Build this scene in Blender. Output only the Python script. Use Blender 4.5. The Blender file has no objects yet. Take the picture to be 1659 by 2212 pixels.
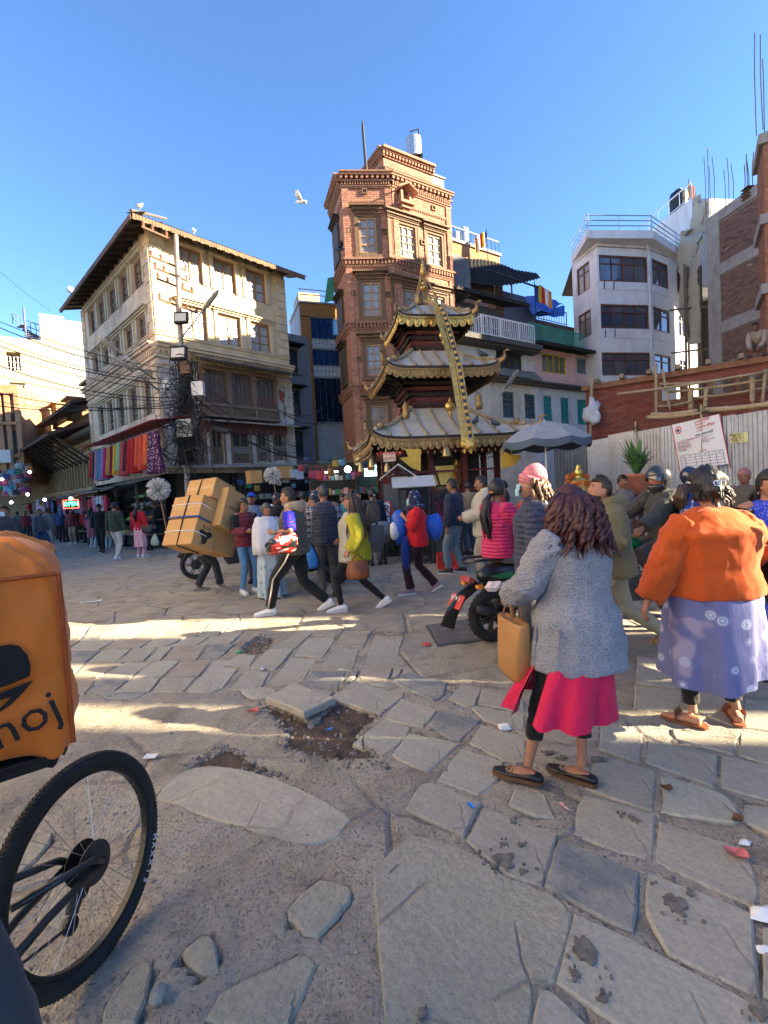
import bpy,bmesh,math,random
from mathutils import Vector as V,Matrix,noise
R_=random.Random(7)
SC=bpy.context.scene
COL=SC.collection
# ------------------------------------------------------------------ camera
CAM_H,PITCH,ROLL,FOC=1.57,0.045,0.057,1000.0  # focal length in units of the photo at 1659 x 2212
_F=V((0,math.cos(PITCH),-math.sin(PITCH))); _U0=V((0,math.sin(PITCH),math.cos(PITCH))); _X=V((1,0,0))
_U=_U0*math.cos(ROLL)+_X*math.sin(ROLL); _R=_X*math.cos(ROLL)-_U0*math.sin(ROLL)
CAMP=V((0,0,CAM_H))
cd=bpy.data.cameras.new('camera'); cam=bpy.data.objects.new('camera',cd); COL.objects.link(cam)
cd.sensor_fit='VERTICAL'; cd.sensor_height=36; cd.lens=36*FOC/2212; cd.clip_start=0.05; cd.clip_end=6000
m=Matrix.Identity(4)
for i in range(3):m[i][0],m[i][1],m[i][2]=_R[i],_U[i],-_F[i]
m.translation=CAMP; cam.matrix_world=m; SC.camera=cam
# ------------------------------------------------------------------ light
SUN_EL,SUN_DIR=math.radians(22),V((1,-0.15,0)).normalized()
to_sun=V((SUN_DIR.x*math.cos(SUN_EL),SUN_DIR.y*math.cos(SUN_EL),math.sin(SUN_EL)))
w=bpy.data.worlds.new('World'); SC.world=w; w.use_nodes=True
nt=w.node_tree; nt.nodes.clear()
sky=nt.nodes.new('ShaderNodeTexSky'); sky.sky_type='NISHITA'; sky.sun_disc=False
sky.sun_elevation=SUN_EL; sky.sun_rotation=math.atan2(SUN_DIR.x,SUN_DIR.y); sky.altitude=1400; sky.air_density=1.0; sky.dust_density=0.2; sky.ozone_density=6.0
bg=nt.nodes.new('ShaderNodeBackground'); bg.inputs[1].default_value=0.058
out=nt.nodes.new('ShaderNodeOutputWorld')
nt.links.new(sky.outputs[0],bg.inputs[0]); nt.links.new(bg.outputs[0],out.inputs[0])
sl=bpy.data.lights.new('sun','SUN'); sl.energy=4.8; sl.angle=math.radians(0.5); sl.color=(1,0.82,0.55)
sun=bpy.data.objects.new('sun',sl); COL.objects.link(sun); sun.rotation_euler=to_sun.to_track_quat('Z','Y').to_euler()
SC.view_settings.view_transform='Standard'; SC.view_settings.look='None'; SC.view_settings.gamma=1
SC.view_settings.use_curve_mapping=False; SC.view_settings.exposure=2.98
SC.cycles.max_bounces=6; SC.cycles.diffuse_bounces=4; SC.cycles.glossy_bounces=3; SC.cycles.transparent_max_bounces=8
SC.cycles.use_denoising=True

# ------------------------------------------------------------------ where a pixel of the photo lies in the place
def ray(x,y):return _F*FOC+_R*(x-829.5)-_U*(y-1106.0)
def at(x,y,Y):d=ray(x,y); return CAMP+d*(Y/d.y)
def gd(x,y,z=0.0):d=ray(x,y); return CAMP+d*((z-CAM_H)/d.z)
class Fr:
 """a vertical facade plane: u runs along it, d is outward depth"""
 def __init__(s,o,u,flip=False):
  s.o=V((o[0],o[1],0)); s.u=V((u[0],u[1],0)).normalized()
  s.n=V((s.u.y,-s.u.x,0))*(-1 if flip else 1)
 def p(s,u,z,d=0.0):return s.o+s.u*u+V((0,0,z))+s.n*d
 def px(s,x,y,d=0.0):
  r=ray(x,y); t=((s.o+s.n*d)-CAMP).dot(s.n)/r.dot(s.n); q=CAMP+r*t
  return(q-s.o).dot(s.u),q.z

# ------------------------------------------------------------------ mesh builder
class MB:
 def __init__(s):s.v=[]; s.f=[]; s.mi=[]; s.m=0
 def add(s,vs,fs):
  b=len(s.v); s.v+=[tuple(q)for q in vs]; s.f+=[tuple(i+b for i in f)for f in fs]; s.mi+=[s.m]*len(fs); return s
 def hexa(s,q):return s.add(q,[(0,3,2,1),(4,5,6,7),(0,1,5,4),(1,2,6,5),(2,3,7,6),(3,0,4,7)])
 def box(s,c,size,rot=None):
  x,y,z=size[0]/2,size[1]/2,size[2]/2; c=V(c)
  q=[V(k)for k in((-x,-y,-z),(x,-y,-z),(x,y,-z),(-x,y,-z),(-x,-y,z),(x,-y,z),(x,y,z),(-x,y,z))]
  if rot is not None:q=[rot@k for k in q]
  return s.hexa([k+c for k in q])
 def fb(s,fr,u0,u1,z0,z1,d0,d1):
  return s.hexa([fr.p(u0,z0,d1),fr.p(u1,z0,d1),fr.p(u1,z0,d0),fr.p(u0,z0,d0),fr.p(u0,z1,d1),fr.p(u1,z1,d1),fr.p(u1,z1,d0),fr.p(u0,z1,d0)])
 def prism(s,poly,z0,z1):
  n=len(poly); vs=[(p[0],p[1],z0)for p in poly]+[(p[0],p[1],z1)for p in poly]
  return s.add(vs,[tuple(range(n))[::-1],tuple(range(n,2*n))]+[(i,(i+1)%n,n+(i+1)%n,n+i)for i in range(n)])
 def beam(s,a,b,w,h=None,up=(0,0,1)):
  a,b=V(a),V(b); t=(b-a).normalized(); h=h or w
  x=t.cross(V(up)); x=x.normalized()if x.length>1e-4 else V((1,0,0)); y=x.cross(t)
  q=[]
  for e in(a,b):q+=[e-x*w/2-y*h/2,e+x*w/2-y*h/2,e+x*w/2+y*h/2,e-x*w/2+y*h/2]
  return s.hexa(q)
 def loft(s,rings,cap=True,closed=True):
  n=len(rings[0]); vs=[p for r in rings for p in r]; fs=[]
  for i in range(len(rings)-1):
   for j in range(n if closed else n-1):
    k=(j+1)%n; fs.append((i*n+j,i*n+k,(i+1)*n+k,(i+1)*n+j))
  if cap:fs+=[tuple(range(n))[::-1],tuple(range((len(rings)-1)*n,len(rings)*n))]
  return s.add(vs,fs)
 def tube(s,pts,r,n=6,cap=True,flat=1.0,up=None):
  pts=[V(p)for p in pts]; rs=r if isinstance(r,(list,tuple))else[r]*len(pts); rings=[]; x=None
  for i,p in enumerate(pts):
   t=(pts[min(i+1,len(pts)-1)]-pts[max(i-1,0)]); t=t.normalized()if t.length>1e-9 else V((0,0,1))
   if x is None:
    u=V(up)if up else(V((0,0,1))if abs(t.z)<0.9 else V((0,1,0))); x=t.cross(u).normalized()
   else:
    x=(x-t*x.dot(t)); x=x.normalized()if x.length>1e-6 else t.orthogonal().normalized()
   y=t.cross(x)
   rr=rs[i]; ra,rb=(rr if isinstance(rr,(list,tuple))else(rr,rr*flat))
   rings.append([p+x*(ra*math.cos(2*math.pi*k/n))+y*(rb*math.sin(2*math.pi*k/n))for k in range(n)])
  return s.loft(rings,cap)
 def cyl(s,a,b,r,n=10,r2=None):return s.tube([a,b],[r,r if r2 is None else r2],n)
 def lathe(s,c,prof,n=16,axis=None,sx=1.0):
  c=V(c); rot=(V((0,0,1)).rotation_difference(V(axis)).to_matrix()if axis is not None else Matrix.Identity(3))
  return s.loft([[c+rot@V((max(r,1e-4)*math.cos(2*math.pi*k/n)*sx,max(r,1e-4)*math.sin(2*math.pi*k/n),z))for k in range(n)]for r,z in prof],True)
 def ball(s,c,r,n=10,rot=None):
  c=V(c); r=r if isinstance(r,(list,tuple))else(r,r,r); rings=[]
  for i in range(n//2+1):
   a=math.pi*(i/(n//2))if 0<i<n//2 else(0.02 if i==0 else math.pi-0.02)
   ring=[V((r[0]*math.sin(a)*math.cos(2*math.pi*k/n),r[1]*math.sin(a)*math.sin(2*math.pi*k/n),-r[2]*math.cos(a)))for k in range(n)]
   rings.append([c+(rot@q if rot is not None else q)for q in ring])
  return s.loft(rings)
 def grid(s,fn,nu,nv):
  return s.add([fn(i/nu,j/nv)for j in range(nv+1)for i in range(nu+1)],
      [(j*(nu+1)+i,j*(nu+1)+i+1,(j+1)*(nu+1)+i+1,(j+1)*(nu+1)+i)for j in range(nv)for i in range(nu)])
 def xf(s,mat,start=0):
  for i in range(start,len(s.v)):s.v[i]=tuple(mat@V(s.v[i]))
  return s
 def mesh(s,name,mats,off=(0,0,0),smooth=False):
  me=bpy.data.meshes.new(name)
  me.from_pydata([(a-off[0],b-off[1],c-off[2])for a,b,c in s.v],[],s.f)
  for q in(mats if isinstance(mats,(list,tuple))else[mats]):me.materials.append(q)
  if isinstance(mats,(list,tuple))and len(mats)>1:me.polygons.foreach_set('material_index',s.mi)
  if smooth:me.polygons.foreach_set('use_smooth',[True]*len(s.f))
  return me
 def build(s,name,mats,parent=None,smooth=False,local=False,loc=None):
  """one object; world coordinates unless local. without parent the origin goes to the base of the mesh"""
  off=V((0,0,0))
  if not local:
   q=parent
   while q is not None:off+=q.location; q=q.parent
   if parent is None and s.v:
    xs=[p[0]for p in s.v]; ys=[p[1]for p in s.v]
    off=V(loc)if loc is not None else V(((min(xs)+max(xs))/2,(min(ys)+max(ys))/2,min(p[2]for p in s.v)))
  o=bpy.data.objects.new(name,s.mesh(name,mats,off,smooth)); COL.objects.link(o)
  if parent is not None:o.parent=parent
  else:o.location=off
  return o
def tag(o,label=None,cat=None,group=None,kind=None):
 for k,q in(('label',label),('category',cat),('group',group),('kind',kind)):
  if q:o[k]=q
 return o
def thing(name,label,cat,loc=(0,0,0),rz=0.0,group=None):
 o=bpy.data.objects.new(name,None); COL.objects.link(o); o.empty_display_size=0.2
 o.location=loc; o.rotation_euler=(0,0,rz); return tag(o,label,cat,group)
def copy_of(o,parent,loc,rot=None,scale=None):
 c=o.copy(); COL.objects.link(c); c.parent=parent; c.location=loc
 if rot is not None:c.rotation_euler=rot
 if scale is not None:c.scale=scale
 return c
def copy_tree(o,parent=None):
 c=o.copy(); COL.objects.link(c); c.parent=parent
 for ch in list(o.children):copy_tree(ch,c)
 return c
def smooth_mod(o,voxel=None,it=3,disp=None,sub=0,fac=0.5):
 if voxel:
  q=o.modifiers.new('r','REMESH'); q.mode='VOXEL'; q.voxel_size=voxel; q.use_smooth_shade=True
 if it:q=o.modifiers.new('s','SMOOTH'); q.iterations=it; q.factor=fac
 if sub:q=o.modifiers.new('u','SUBSURF'); q.levels=sub; q.render_levels=sub
 if disp:
  q=o.modifiers.new('d','DISPLACE'); q.texture=cloud(disp[0]); q.strength=disp[1]; q.mid_level=0.5; q.texture_coords='LOCAL'
 return o
_cl={}
def cloud(size):
 if size not in _cl:
  t=bpy.data.textures.new('folds','CLOUDS'); t.noise_scale=size; t.noise_depth=2; _cl[size]=t
 return _cl[size]

# ------------------------------------------------------------------ materials
_mats={}
class Nd:
 def __init__(s,name):
  s.m=bpy.data.materials.new(name); s.m.use_nodes=True; s.t=s.m.node_tree; s.b=s.t.nodes['Principled BSDF']; s.co=s.t.nodes.new('ShaderNodeTexCoord')
 def n(s,typ,**kw):
  q=s.t.nodes.new('ShaderNode'+typ)
  for k,val in kw.items():
   if k in q.inputs:s.i(q,k,val)
   else:setattr(q,k,val)
  return q
 def i(s,node,key,val):
  if isinstance(val,bpy.types.NodeSocket):s.t.links.new(val,node.inputs[key])
  else:node.inputs[key].default_value=val
 def map(s,src='Object',scale=(1,1,1),rot=(0,0,0)):
  q=s.n('Mapping'); s.i(q,'Vector',s.co.outputs[src]if isinstance(src,str)else src); q.inputs['Scale'].default_value=scale; q.inputs['Rotation'].default_value=rot; return q.outputs[0]
 def noise(s,vec,scale,detail=4,rough=0.55,dist=0.0):
  q=s.n('TexNoise'); s.i(q,'Vector',vec); s.i(q,'Scale',scale); s.i(q,'Detail',detail); s.i(q,'Roughness',rough); s.i(q,'Distortion',dist); return q.outputs[0]
 def ramp(s,fac,stops):
  q=s.n('ValToRGB'); s.i(q,0,fac); e=q.color_ramp.elements
  while len(e)<len(stops):e.new(0.5)
  for k,(pos,c)in enumerate(stops):
   e[k].position=pos; e[k].color=(tuple(c)[:3]+(1,))if isinstance(c,(tuple,list))else(c,c,c,1)
  return q.outputs[0]
 def mix(s,fac,a,b,mode='MIX'):
  q=s.n('Mix',data_type='RGBA',blend_type=mode)
  for idx,val in((0,fac),(6,a),(7,b)):
   if isinstance(val,bpy.types.NodeSocket):s.t.links.new(val,q.inputs[idx])
   else:q.inputs[idx].default_value=val if idx==0 else tuple(val[:3])+(1,)
  return q.outputs[2]
 def math(s,op,a,b=0.0):
  q=s.n('Math',operation=op)
  for k,val in((0,a),(1,b)):
   if isinstance(val,bpy.types.NodeSocket):s.t.links.new(val,q.inputs[k])
   else:q.inputs[k].default_value=val
  return q.outputs[0]
 def bump(s,h,strength,dist=0.01):
  q=s.n('Bump'); s.i(q,'Height',h); s.i(q,'Strength',strength); s.i(q,'Distance',dist); s.t.links.new(q.outputs[0],s.b.inputs['Normal'])
 def fin(s,color=None,rough=None,metal=None,spec=None):
  for k,val in(('Base Color',color),('Roughness',rough),('Metallic',metal),('Specular IOR Level',spec)):
   if val is None:continue
   if isinstance(val,bpy.types.NodeSocket):s.t.links.new(val,s.b.inputs[k])
   else:s.b.inputs[k].default_value=(tuple(val[:3])+(1,))if k=='Base Color' else val
  return s.m
def sc(c,k):return tuple(min(1,x*k)for x in c[:3])
def M(rgb,rough=0.75,var=0.25,vs=5.0,bump=0.15,bs=60.0,metal=0.0,dirt=0.0,rnd=0.0,spec=0.4,dirtc=(0.09,0.075,0.06)):
 """general surface: uneven tone at two scales, fine relief, optional grime and tone per piece"""
 key=('M',tuple(rgb),rough,var,vs,bump,bs,metal,dirt,rnd,spec,dirtc)
 if key in _mats:return _mats[key]
 k=Nd('surface'); vec=k.co.outputs['Object']
 n1=k.noise(vec,vs,5); n2=k.noise(vec,vs*7.3,3)
 f=k.math('ADD',k.math('MULTIPLY',n1,0.65),k.math('MULTIPLY',n2,0.35))
 c=k.mix(k.ramp(f,[(0.32,0.0),(0.68,1.0)]),sc(rgb,1-var),sc(rgb,1+var*0.7))
 if rnd:
  oi=k.n('ObjectInfo'); ge=k.n('NewGeometry')
  r=k.math('FRACT',k.math('ADD',oi.outputs['Random'],ge.outputs['Random Per Island']))
  c=k.mix(r,c,k.mix(1.0,c,(1-rnd,1-rnd*1.05,1-rnd*1.1),'MULTIPLY'))
  r2=k.math('FRACT',k.math('MULTIPLY',r,7.31))
  c=k.mix(k.math('MULTIPLY',r2,rnd*0.6),c,(0.42,0.30,0.22))
 if dirt:
  d=k.noise(k.map(scale=(1,1,0.35)),1.7,6,0.65)
  c=k.mix(k.math('MULTIPLY',k.ramp(d,[(0.45,0.0),(0.72,1.0)]),dirt),c,dirtc)
 if bump:k.bump(k.noise(vec,bs,4),bump)
 _mats[key]=k.fin(c,rough,metal,spec); return _mats[key]
def cloth(rgb,wr=0.5,rough=0.9,fs=14.0,puff=0):
 key=('cloth',tuple(rgb),wr,rough,fs,puff)
 if key in _mats:return _mats[key]
 k=Nd('cloth'); vec=k.co.outputs['Object']
 n1=k.noise(vec,4,3); n2=k.noise(vec,180,2)
 c=k.mix(n1,sc(rgb,0.78),sc(rgb,1.15)); c=k.mix(k.math('MULTIPLY',n2,0.35),c,sc(rgb,0.55))
 folds=k.noise(k.map(scale=(1,1,0.45),rot=(0.3,0.2,0)),fs,3,0.5,0.6)
 h=k.math('ADD',folds,k.math('MULTIPLY',n2,0.06))
 if puff:
  wv=k.n('TexWave',wave_type='BANDS',bands_direction='Z'); k.i(wv,'Vector',vec); k.i(wv,'Scale',puff); k.i(wv,'Distortion',0.6)
  h=k.math('ADD',k.math('MULTIPLY',h,0.8),k.math('MULTIPLY',k.math('POWER',wv.outputs[1],0.5),0.45))
 k.bump(h,wr,0.03); _mats[key]=k.fin(c,rough,0,0.25); 
 k.b.inputs['Sheen Weight'].default_value=0.12
 return _mats[key]
def glass(rgb=(0.02,0.03,0.045),rough=0.06):
 key=('glass',rgb,rough)
 if key in _mats:return _mats[key]
 k=Nd('window_glass'); n1=k.noise(k.co.outputs['Object'],0.8,3); oi=k.n('ObjectInfo')
 c=k.mix(k.math('MULTIPLY',n1,0.8),rgb,sc(rgb,2.2)); c=k.mix(k.math('MULTIPLY',oi.outputs['Random'],0.35),c,(0.16,0.17,0.17))
 k.bump(k.noise(k.co.outputs['Object'],1.3,1),0.06,0.05)
 _mats[key]=k.fin(c,rough,0,0.9); return _mats[key]
def metal(rgb,rough=0.35,var=0.2):return M(rgb,rough,var,9,0.06,90,0.85)
def emit(rgb,st):
 key=('emit',rgb,st)
 if key in _mats:return _mats[key]
 k=Nd('lit'); k.b.inputs['Emission Color'].default_value=tuple(rgb)+(1,); k.b.inputs['Emission Strength'].default_value=st
 _mats[key]=k.fin(rgb,0.5); return _mats[key]
# ------------------------------------------------------------------ ground
ZA=(900,2400,.9042); ZB=(1400,2350,1.0078); ZC=(1500,3100,.9476); ZD=(250,2350,.8439); ZE=(0,2900,.9042)
def zg(Z,pts):return[gd((Z[0]+x*Z[2])*.54004,(Z[1]+y*Z[2])*.54004).xy for x,y in pts]
def mat_stone(base,blue,streak,rough=0.8,bumpk=0.35):
 k=Nd('paving_stone'); oi=k.n('ObjectInfo'); vec=k.co.outputs['Object']
 vr=k.n('VectorRotate',rotation_type='Z_AXIS'); k.i(vr,'Vector',vec); k.i(vr,'Angle',k.math('ADD',k.math('MULTIPLY',oi.outputs['Random'],0.7),0.35))
 st=k.noise(k.map(vr.outputs[0],scale=(1.5,9,9)),2.6,7,0.68,0.5)
 pat=k.noise(vec,3.4,5,0.6); fine=k.noise(vec,42,4,0.7); spk=k.noise(vec,160,2)
 c=k.mix(k.math('MULTIPLY',k.ramp(st,[(0.35,0.0),(0.65,1.0)]),streak),base,blue)
 c=k.mix(k.ramp(pat,[(0.44,0.0),(0.60,0.8)]),c,(0.48,0.44,0.355))
 c=k.mix(k.math('MULTIPLY',k.ramp(fine,[(.35,0.0),(.7,1.0)]),0.5),c,sc(base,0.45)); c=k.mix(k.math('MULTIPLY',k.ramp(k.noise(vec,1.1,4,.6),[(.45,0.0),(.7,1.0)]),0.45),c,sc(blue,.75))
 c=k.mix(k.math('MULTIPLY',k.ramp(spk,[(0.62,0.0),(0.75,1.0)]),0.35),c,(0.42,0.39,0.35))
 c=k.mix(k.math('MULTIPLY',oi.outputs['Random'],0.35),c,k.mix(1.0,c,(0.62,0.60,0.58),'MULTIPLY'))
 cr=k.n('TexVoronoi',feature='DISTANCE_TO_EDGE'); k.i(cr,'Vector',k.mix(0.05,vec,k.n('TexNoise',**{'Scale':4.0,'Detail':5.0}).outputs[1])); k.i(cr,'Scale',1.9)
 cm=k.math('MULTIPLY',k.ramp(cr.outputs['Distance'],[(0.0,1.0),(0.016,0.0)]),k.ramp(pat,[(0.46,0.0),(0.56,1.0)])); c=k.mix(k.math('MULTIPLY',cm,0.4),c,(0.12,0.08,0.07))
 h=k.math('ADD',k.math('MULTIPLY',st,0.35),k.math('ADD',k.math('MULTIPLY',fine,0.8),k.math('MULTIPLY',pat,0.8)))
 h=k.math('SUBTRACT',h,k.math('MULTIPLY',cm,.5)); k.bump(h,bumpk,0.02); return k.fin(c,rough,0,0.35)
ST_GREY=mat_stone((0.442,0.411,0.329),(0.281,0.280,0.245),0.6)
ST_BLUE=mat_stone((0.251,0.265,0.257),(0.137,0.157,0.173),0.85)
ST_BROWN=mat_stone((0.382,0.316,0.245),(0.287,0.246,0.209),0.5)
ST_LIGHT=mat_stone((0.502,0.480,0.370),(0.382,0.379,0.311),0.3,0.9,0.8)
ST_ROUGH=mat_stone((0.442,0.411,0.311),(0.299,0.303,0.245),0.2,0.92,0.9)
def mat_ground():
 k=Nd('dusty_ground'); vec=k.co.outputs['Object']
 big=k.noise(vec,0.45,5,0.6); mid=k.noise(vec,3.1,6,0.65); fine=k.noise(vec,55,4,0.75)
 vo=k.n('TexVoronoi',feature='F1'); wq=k.mix(0.06,vec,k.n('TexNoise',**{'Scale':30.0}).outputs[1]); k.i(vo,'Vector',wq); k.i(vo,'Scale',52.0)
 vo2=k.n('TexVoronoi',feature='F1'); k.i(vo2,'Vector',vec); k.i(vo2,'Scale',13.0)
 c=k.mix(k.ramp(big,[(0.35,0.0),(0.65,1.0)]),(0.39,0.345,0.27),(0.545,0.485,0.38))
 c=k.mix(k.ramp(mid,[(0.48,0.0),(0.66,0.8)]),c,(0.24,0.205,0.165))
 c=k.mix(k.math('MULTIPLY',k.ramp(vo.outputs['Distance'],[(0.10,1.0),(0.30,0.0)]),k.math('MULTIPLY',mid,0.8)),c,k.mix(vo.outputs['Color'],(0.15,0.148,0.145),(0.46,0.43,0.39)))
 c=k.mix(k.math('MULTIPLY',k.ramp(vo2.outputs['Distance'],[(0.10,1.0),(0.26,0.0)]),0.45),c,k.mix(vo2.outputs['Color'],(0.15,0.145,0.14),(0.33,0.31,0.28)))
 c=k.mix(k.math('MULTIPLY',k.ramp(fine,[(.3,0.0),(.72,1.0)]),0.55),c,(0.12,0.097,0.076))
 h=k.math('ADD',k.math('MULTIPLY',k.ramp(vo.outputs['Distance'],[(0.05,1.0),(0.4,0.0)]),0.3),k.math('ADD',k.math('MULTIPLY',fine,0.5),k.math('MULTIPLY',mid,0.9)))
 cr=k.n('TexVoronoi',feature='DISTANCE_TO_EDGE'); k.i(cr,'Vector',k.mix(0.12,vec,k.n('TexNoise',**{'Scale':3.0,'Detail':6.0}).outputs[1])); k.i(cr,'Scale',1.5)
 cm=k.math('MULTIPLY',k.ramp(cr.outputs['Distance'],[(0.0,1.0),(0.035,0.0)]),k.ramp(big,[(0.42,0.0),(0.52,1.0)])); c=k.mix(k.math('MULTIPLY',cm,0.4),c,(0.13,0.11,0.09)); h=k.math('SUBTRACT',h,k.math('MULTIPLY',cm,0.9))
 sto=k.noise(vec,1.7,3,0.5); c=k.mix(k.math('MULTIPLY',k.ramp(sto,[(0.5,0.0),(0.62,1.0)]),0.45),c,(0.30,0.295,0.285))
 k.bump(h,1.0,0.028); return k.fin(c,0.93,0,0.25)
MUD=M((0.075,0.05,0.034),0.7,0.5,9,0.9,45)
def grow(poly,k):
 cx=sum(p[0]for p in poly)/len(poly); cy=sum(p[1]for p in poly)/len(poly); return[(cx+(p[0]-cx)*k,cy+(p[1]-cy)*k)for p in poly]
SLABS=[]  # polygon, material, extra
def sl_(Z,mtl,*polys):
 for p in polys:SLABS.append((zg(Z,p),mtl))
G,B_,W_,L_,Q_=ST_GREY,ST_BLUE,ST_BROWN,ST_LIGHT,ST_ROUGH
def rows():
 spec=[(((0,186),(900,160)),((0,249),(900,222)),[(-75,-150),(20,-40),(134,86),(280,186),(416,326),(560,450),(700,640),(810,745),(905,850)]),
   (((0,254),(900,227)),((0,301),(900,262)),[(-60,-110),(90,10),(262,180),(440,372),(590,500),(705,640),(845,800)]),
   (((0,306),(850,267)),((0,358),(850,338)),[(-40,-90),(40,-20),(190,110),(330,260),(455,390),(530,470),(690,640),(820,745)]),
   (((0,364),(820,344)),((0,428),(820,420)),[(-30,-90),(110,40),(290,170),(430,330),(560,480),(715,650),(800,745)]),
   (((0,434),(760,426)),((0,505),(760,492)),[(-60,-110),(40,-20),(170,110),(330,240),(470,420),(640,580),(740,700)])]
 for(a,b),(c,d),bs in spec:
  yt=lambda x:a[1]+(b[1]-a[1])*x/b[0]
  yb=lambda x:c[1]+(d[1]-c[1])*x/d[0]
  for i in range(len(bs)-1):
   g=6; (t0,b0),(t1,b1)=bs[i],bs[i+1]
   sl_(ZD,R_.choice([G,G,G,B_,W_]),[(b0+g,yb(b0)),(b1-g,yb(b1)),(t1-g,yt(t1)),(t0+g,yt(t0))])
rows()
sl_(ZD,G,[(985,288),(1098,222),(1160,195),(1200,203),(1105,288)],[(1106,318),(1160,245),(1285,238),(1288,258),(1230,332)],
 [(1435,360),(1480,236),(1612,236),(1580,366)],[(1210,380),(1300,290),(1405,295),(1372,395)],[(882,385),(976,294),(1095,292),(1012,392)],
 [(977,458),(1080,337),(1205,341),(1120,468)],[(1278,524),(1385,450),(1618,515),(1510,602),(1390,570)],
 [(748,370),(832,319),(918,321),(888,374)],[(790,485),(870,397),(980,402),(938,485)],[(590,495),(700,382),(832,385),(760,478),(700,500)],
 [(842,490),(958,472),(1018,490),(1000,520),(930,532),(870,520)],[(1340,440),(1400,395),(1392,425),(1350,458)],[(1565,390),(1608,385),(1600,420),(1560,432)],
 [(1440,450),(1540,448),(1535,470),(1470,468)],[(1180,480),(1290,492),(1275,515),(1200,505)])
sl_(ZD,B_,[(1140,470),(1185,396),(1340,401),(1303,484)],[(170,500),(300,485),(412,490),(350,530),(210,528)])
sl_(ZD,W_,[(1180,226),(1215,187),(1335,186),(1320,222),(1290,236)],[(1300,275),(1330,211),(1465,206),(1425,284)],[(1400,425),(1430,372),(1540,373),(1565,386),(1545,438),(1420,440)])
sl_(ZB,B_,[(165,375),(225,338),(385,378),(372,428),(334,450)],[(312,545),(350,488),(518,530),(443,608),(400,608)])
sl_(ZB,G,[(137,523),(200,446),(345,490),(297,556),(215,545)],[(60,633),(52,580),(140,522),(240,555),(225,600),(137,668)],[(8,625),(46,585),(56,636)],
 [(165,670),(232,582),(433,620),(310,738)],[(346,768),(440,642),(610,690),(590,770),(510,823)],[(472,618),(520,545),(690,592),(700,688),(610,688)],
 [(975,660),(1213,732),(1205,888),(935,800)],[(1002,530),(1163,582),(1153,698),(985,642)],[(1182,612),(1455,667),(1450,793),(1172,698)],
 [(1272,560),(1420,592),(1530,602),(1528,663),(1292,605)],[(1545,572),(1760,600),(1760,730),(1545,668)],[(1475,672),(1760,735),(1760,870),(1475,798)],
 [(1562,860),(1760,885),(1760,1030),(1557,928)],[(1130,392),(1310,412),(1318,470),(1250,498),(1130,478)],[(1140,275),(1290,300),(1300,402),(1135,380)],
 [(390,440),(440,385),(520,400),(500,468),(470,480)],[(530,405),(690,450),(690,500),(510,465)],[(1320,420),(1560,440),(1560,560),(1330,480)],[(1565,445),(1760,460),(1760,580),(1565,560)],
 [(480,480),(500,472),(690,510),(690,580),(530,530)])
sl_(ZB,L_,[(1237,757),(1340,772),(1500,832),(1557,900),(1540,941),(1380,920),(1240,898)])
sl_(ZC,G,[(127,150),(185,45),(240,30),(448,117),(374,258)],[(560,130),(590,62),(718,82),(763,183),(680,180)],[(388,278),(460,142),(768,252),(708,472),(560,430)],
 [(840,172),(880,85),(1178,165),(1173,362),(1000,320),(838,252)],[(1187,370),(1197,195),(1330,240),(1543,302),(1608,410),(1616,558)],
 [(1137,580),(1147,417),(1588,582),(1622,933),(1240,762)],[(775,880),(843,592),(1100,692),(1700,1030),(1700,1300),(1150,1140)],[(655,1120),(683,893),(757,903),(930,1070),(880,1180)],[(1630,640),(1800,680),(1800,1000),(1640,940)])
sl_(ZC,B_,[(718,470),(777,277),(1116,412),(1093,663),(1000,640)])
sl_(ZC,Q_,[(0,420),(150,262),(350,302),(560,432),(706,490),(826,577),(768,870),(660,882),(645,1051),(600,1120),(60,1110)])
sl_(ZE,G,[(710,330),(725,290),(790,230),(860,197),(960,187),(1130,212),(1320,282),(1480,372),(1533,415),(1480,488),(1330,530),(1200,490),(1060,448),(900,403),(800,358)])
sl_(ZE,Q_,[(440,1290),(560,1090),(660,1042),(682,1130),(622,1320),(480,1340)],[(780,1040),(880,930),(970,950),(985,1090),(900,1130)],
 [(900,1330),(960,1190),(1330,1005),(1400,1060),(1300,1340)],[(0,640),(90,520),(230,470),(240,520),(60,690)],[(160,860),(330,560),(420,620),(300,900)],[(1260,830),(1400,680),(1540,700),(1560,780),(1420,950),(1290,900)],
)
HOLE=zg(ZD,[(965,560),(1100,600),(1180,660),(1250,590),(1330,530),(1480,610),(1400,680),(1375,740),(1500,800),(1380,810),(1200,790),(1060,740),(1080,680)])
HOLE2=zg(ZD,[(850,280),(930,228),(1010,232),(960,310),(870,312)])
HOLE3=zg(ZE,[(860,180),(1000,110),(1060,130),(1080,160),(1240,220),(1120,200),(960,178)])
def pip(p,poly):
 x,y=p; r=False; n=len(poly)
 for i in range(n):
  a,b=poly[i],poly[i-1]
  if(a[1]>y)!=(b[1]>y)and x<(b[0]-a[0])*(y-a[1])/(b[1]-a[1])+a[0]:r=not r
 return r
SHR=[(grow(q,.86),m_)for q,m_ in SLABS]
BB_=[(min(p[0]for p in q)-.01,max(p[0]for p in q)+.01,min(p[1]for p in q)-.01,max(p[1]for p in q)+.01,q)for q,_ in SHR]
HB_=[(min(p[0]for p in q),max(p[0]for p in q),min(p[1]for p in q),max(p[1]for p in q),q)for q in(HOLE,HOLE2,HOLE3)]
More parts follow.
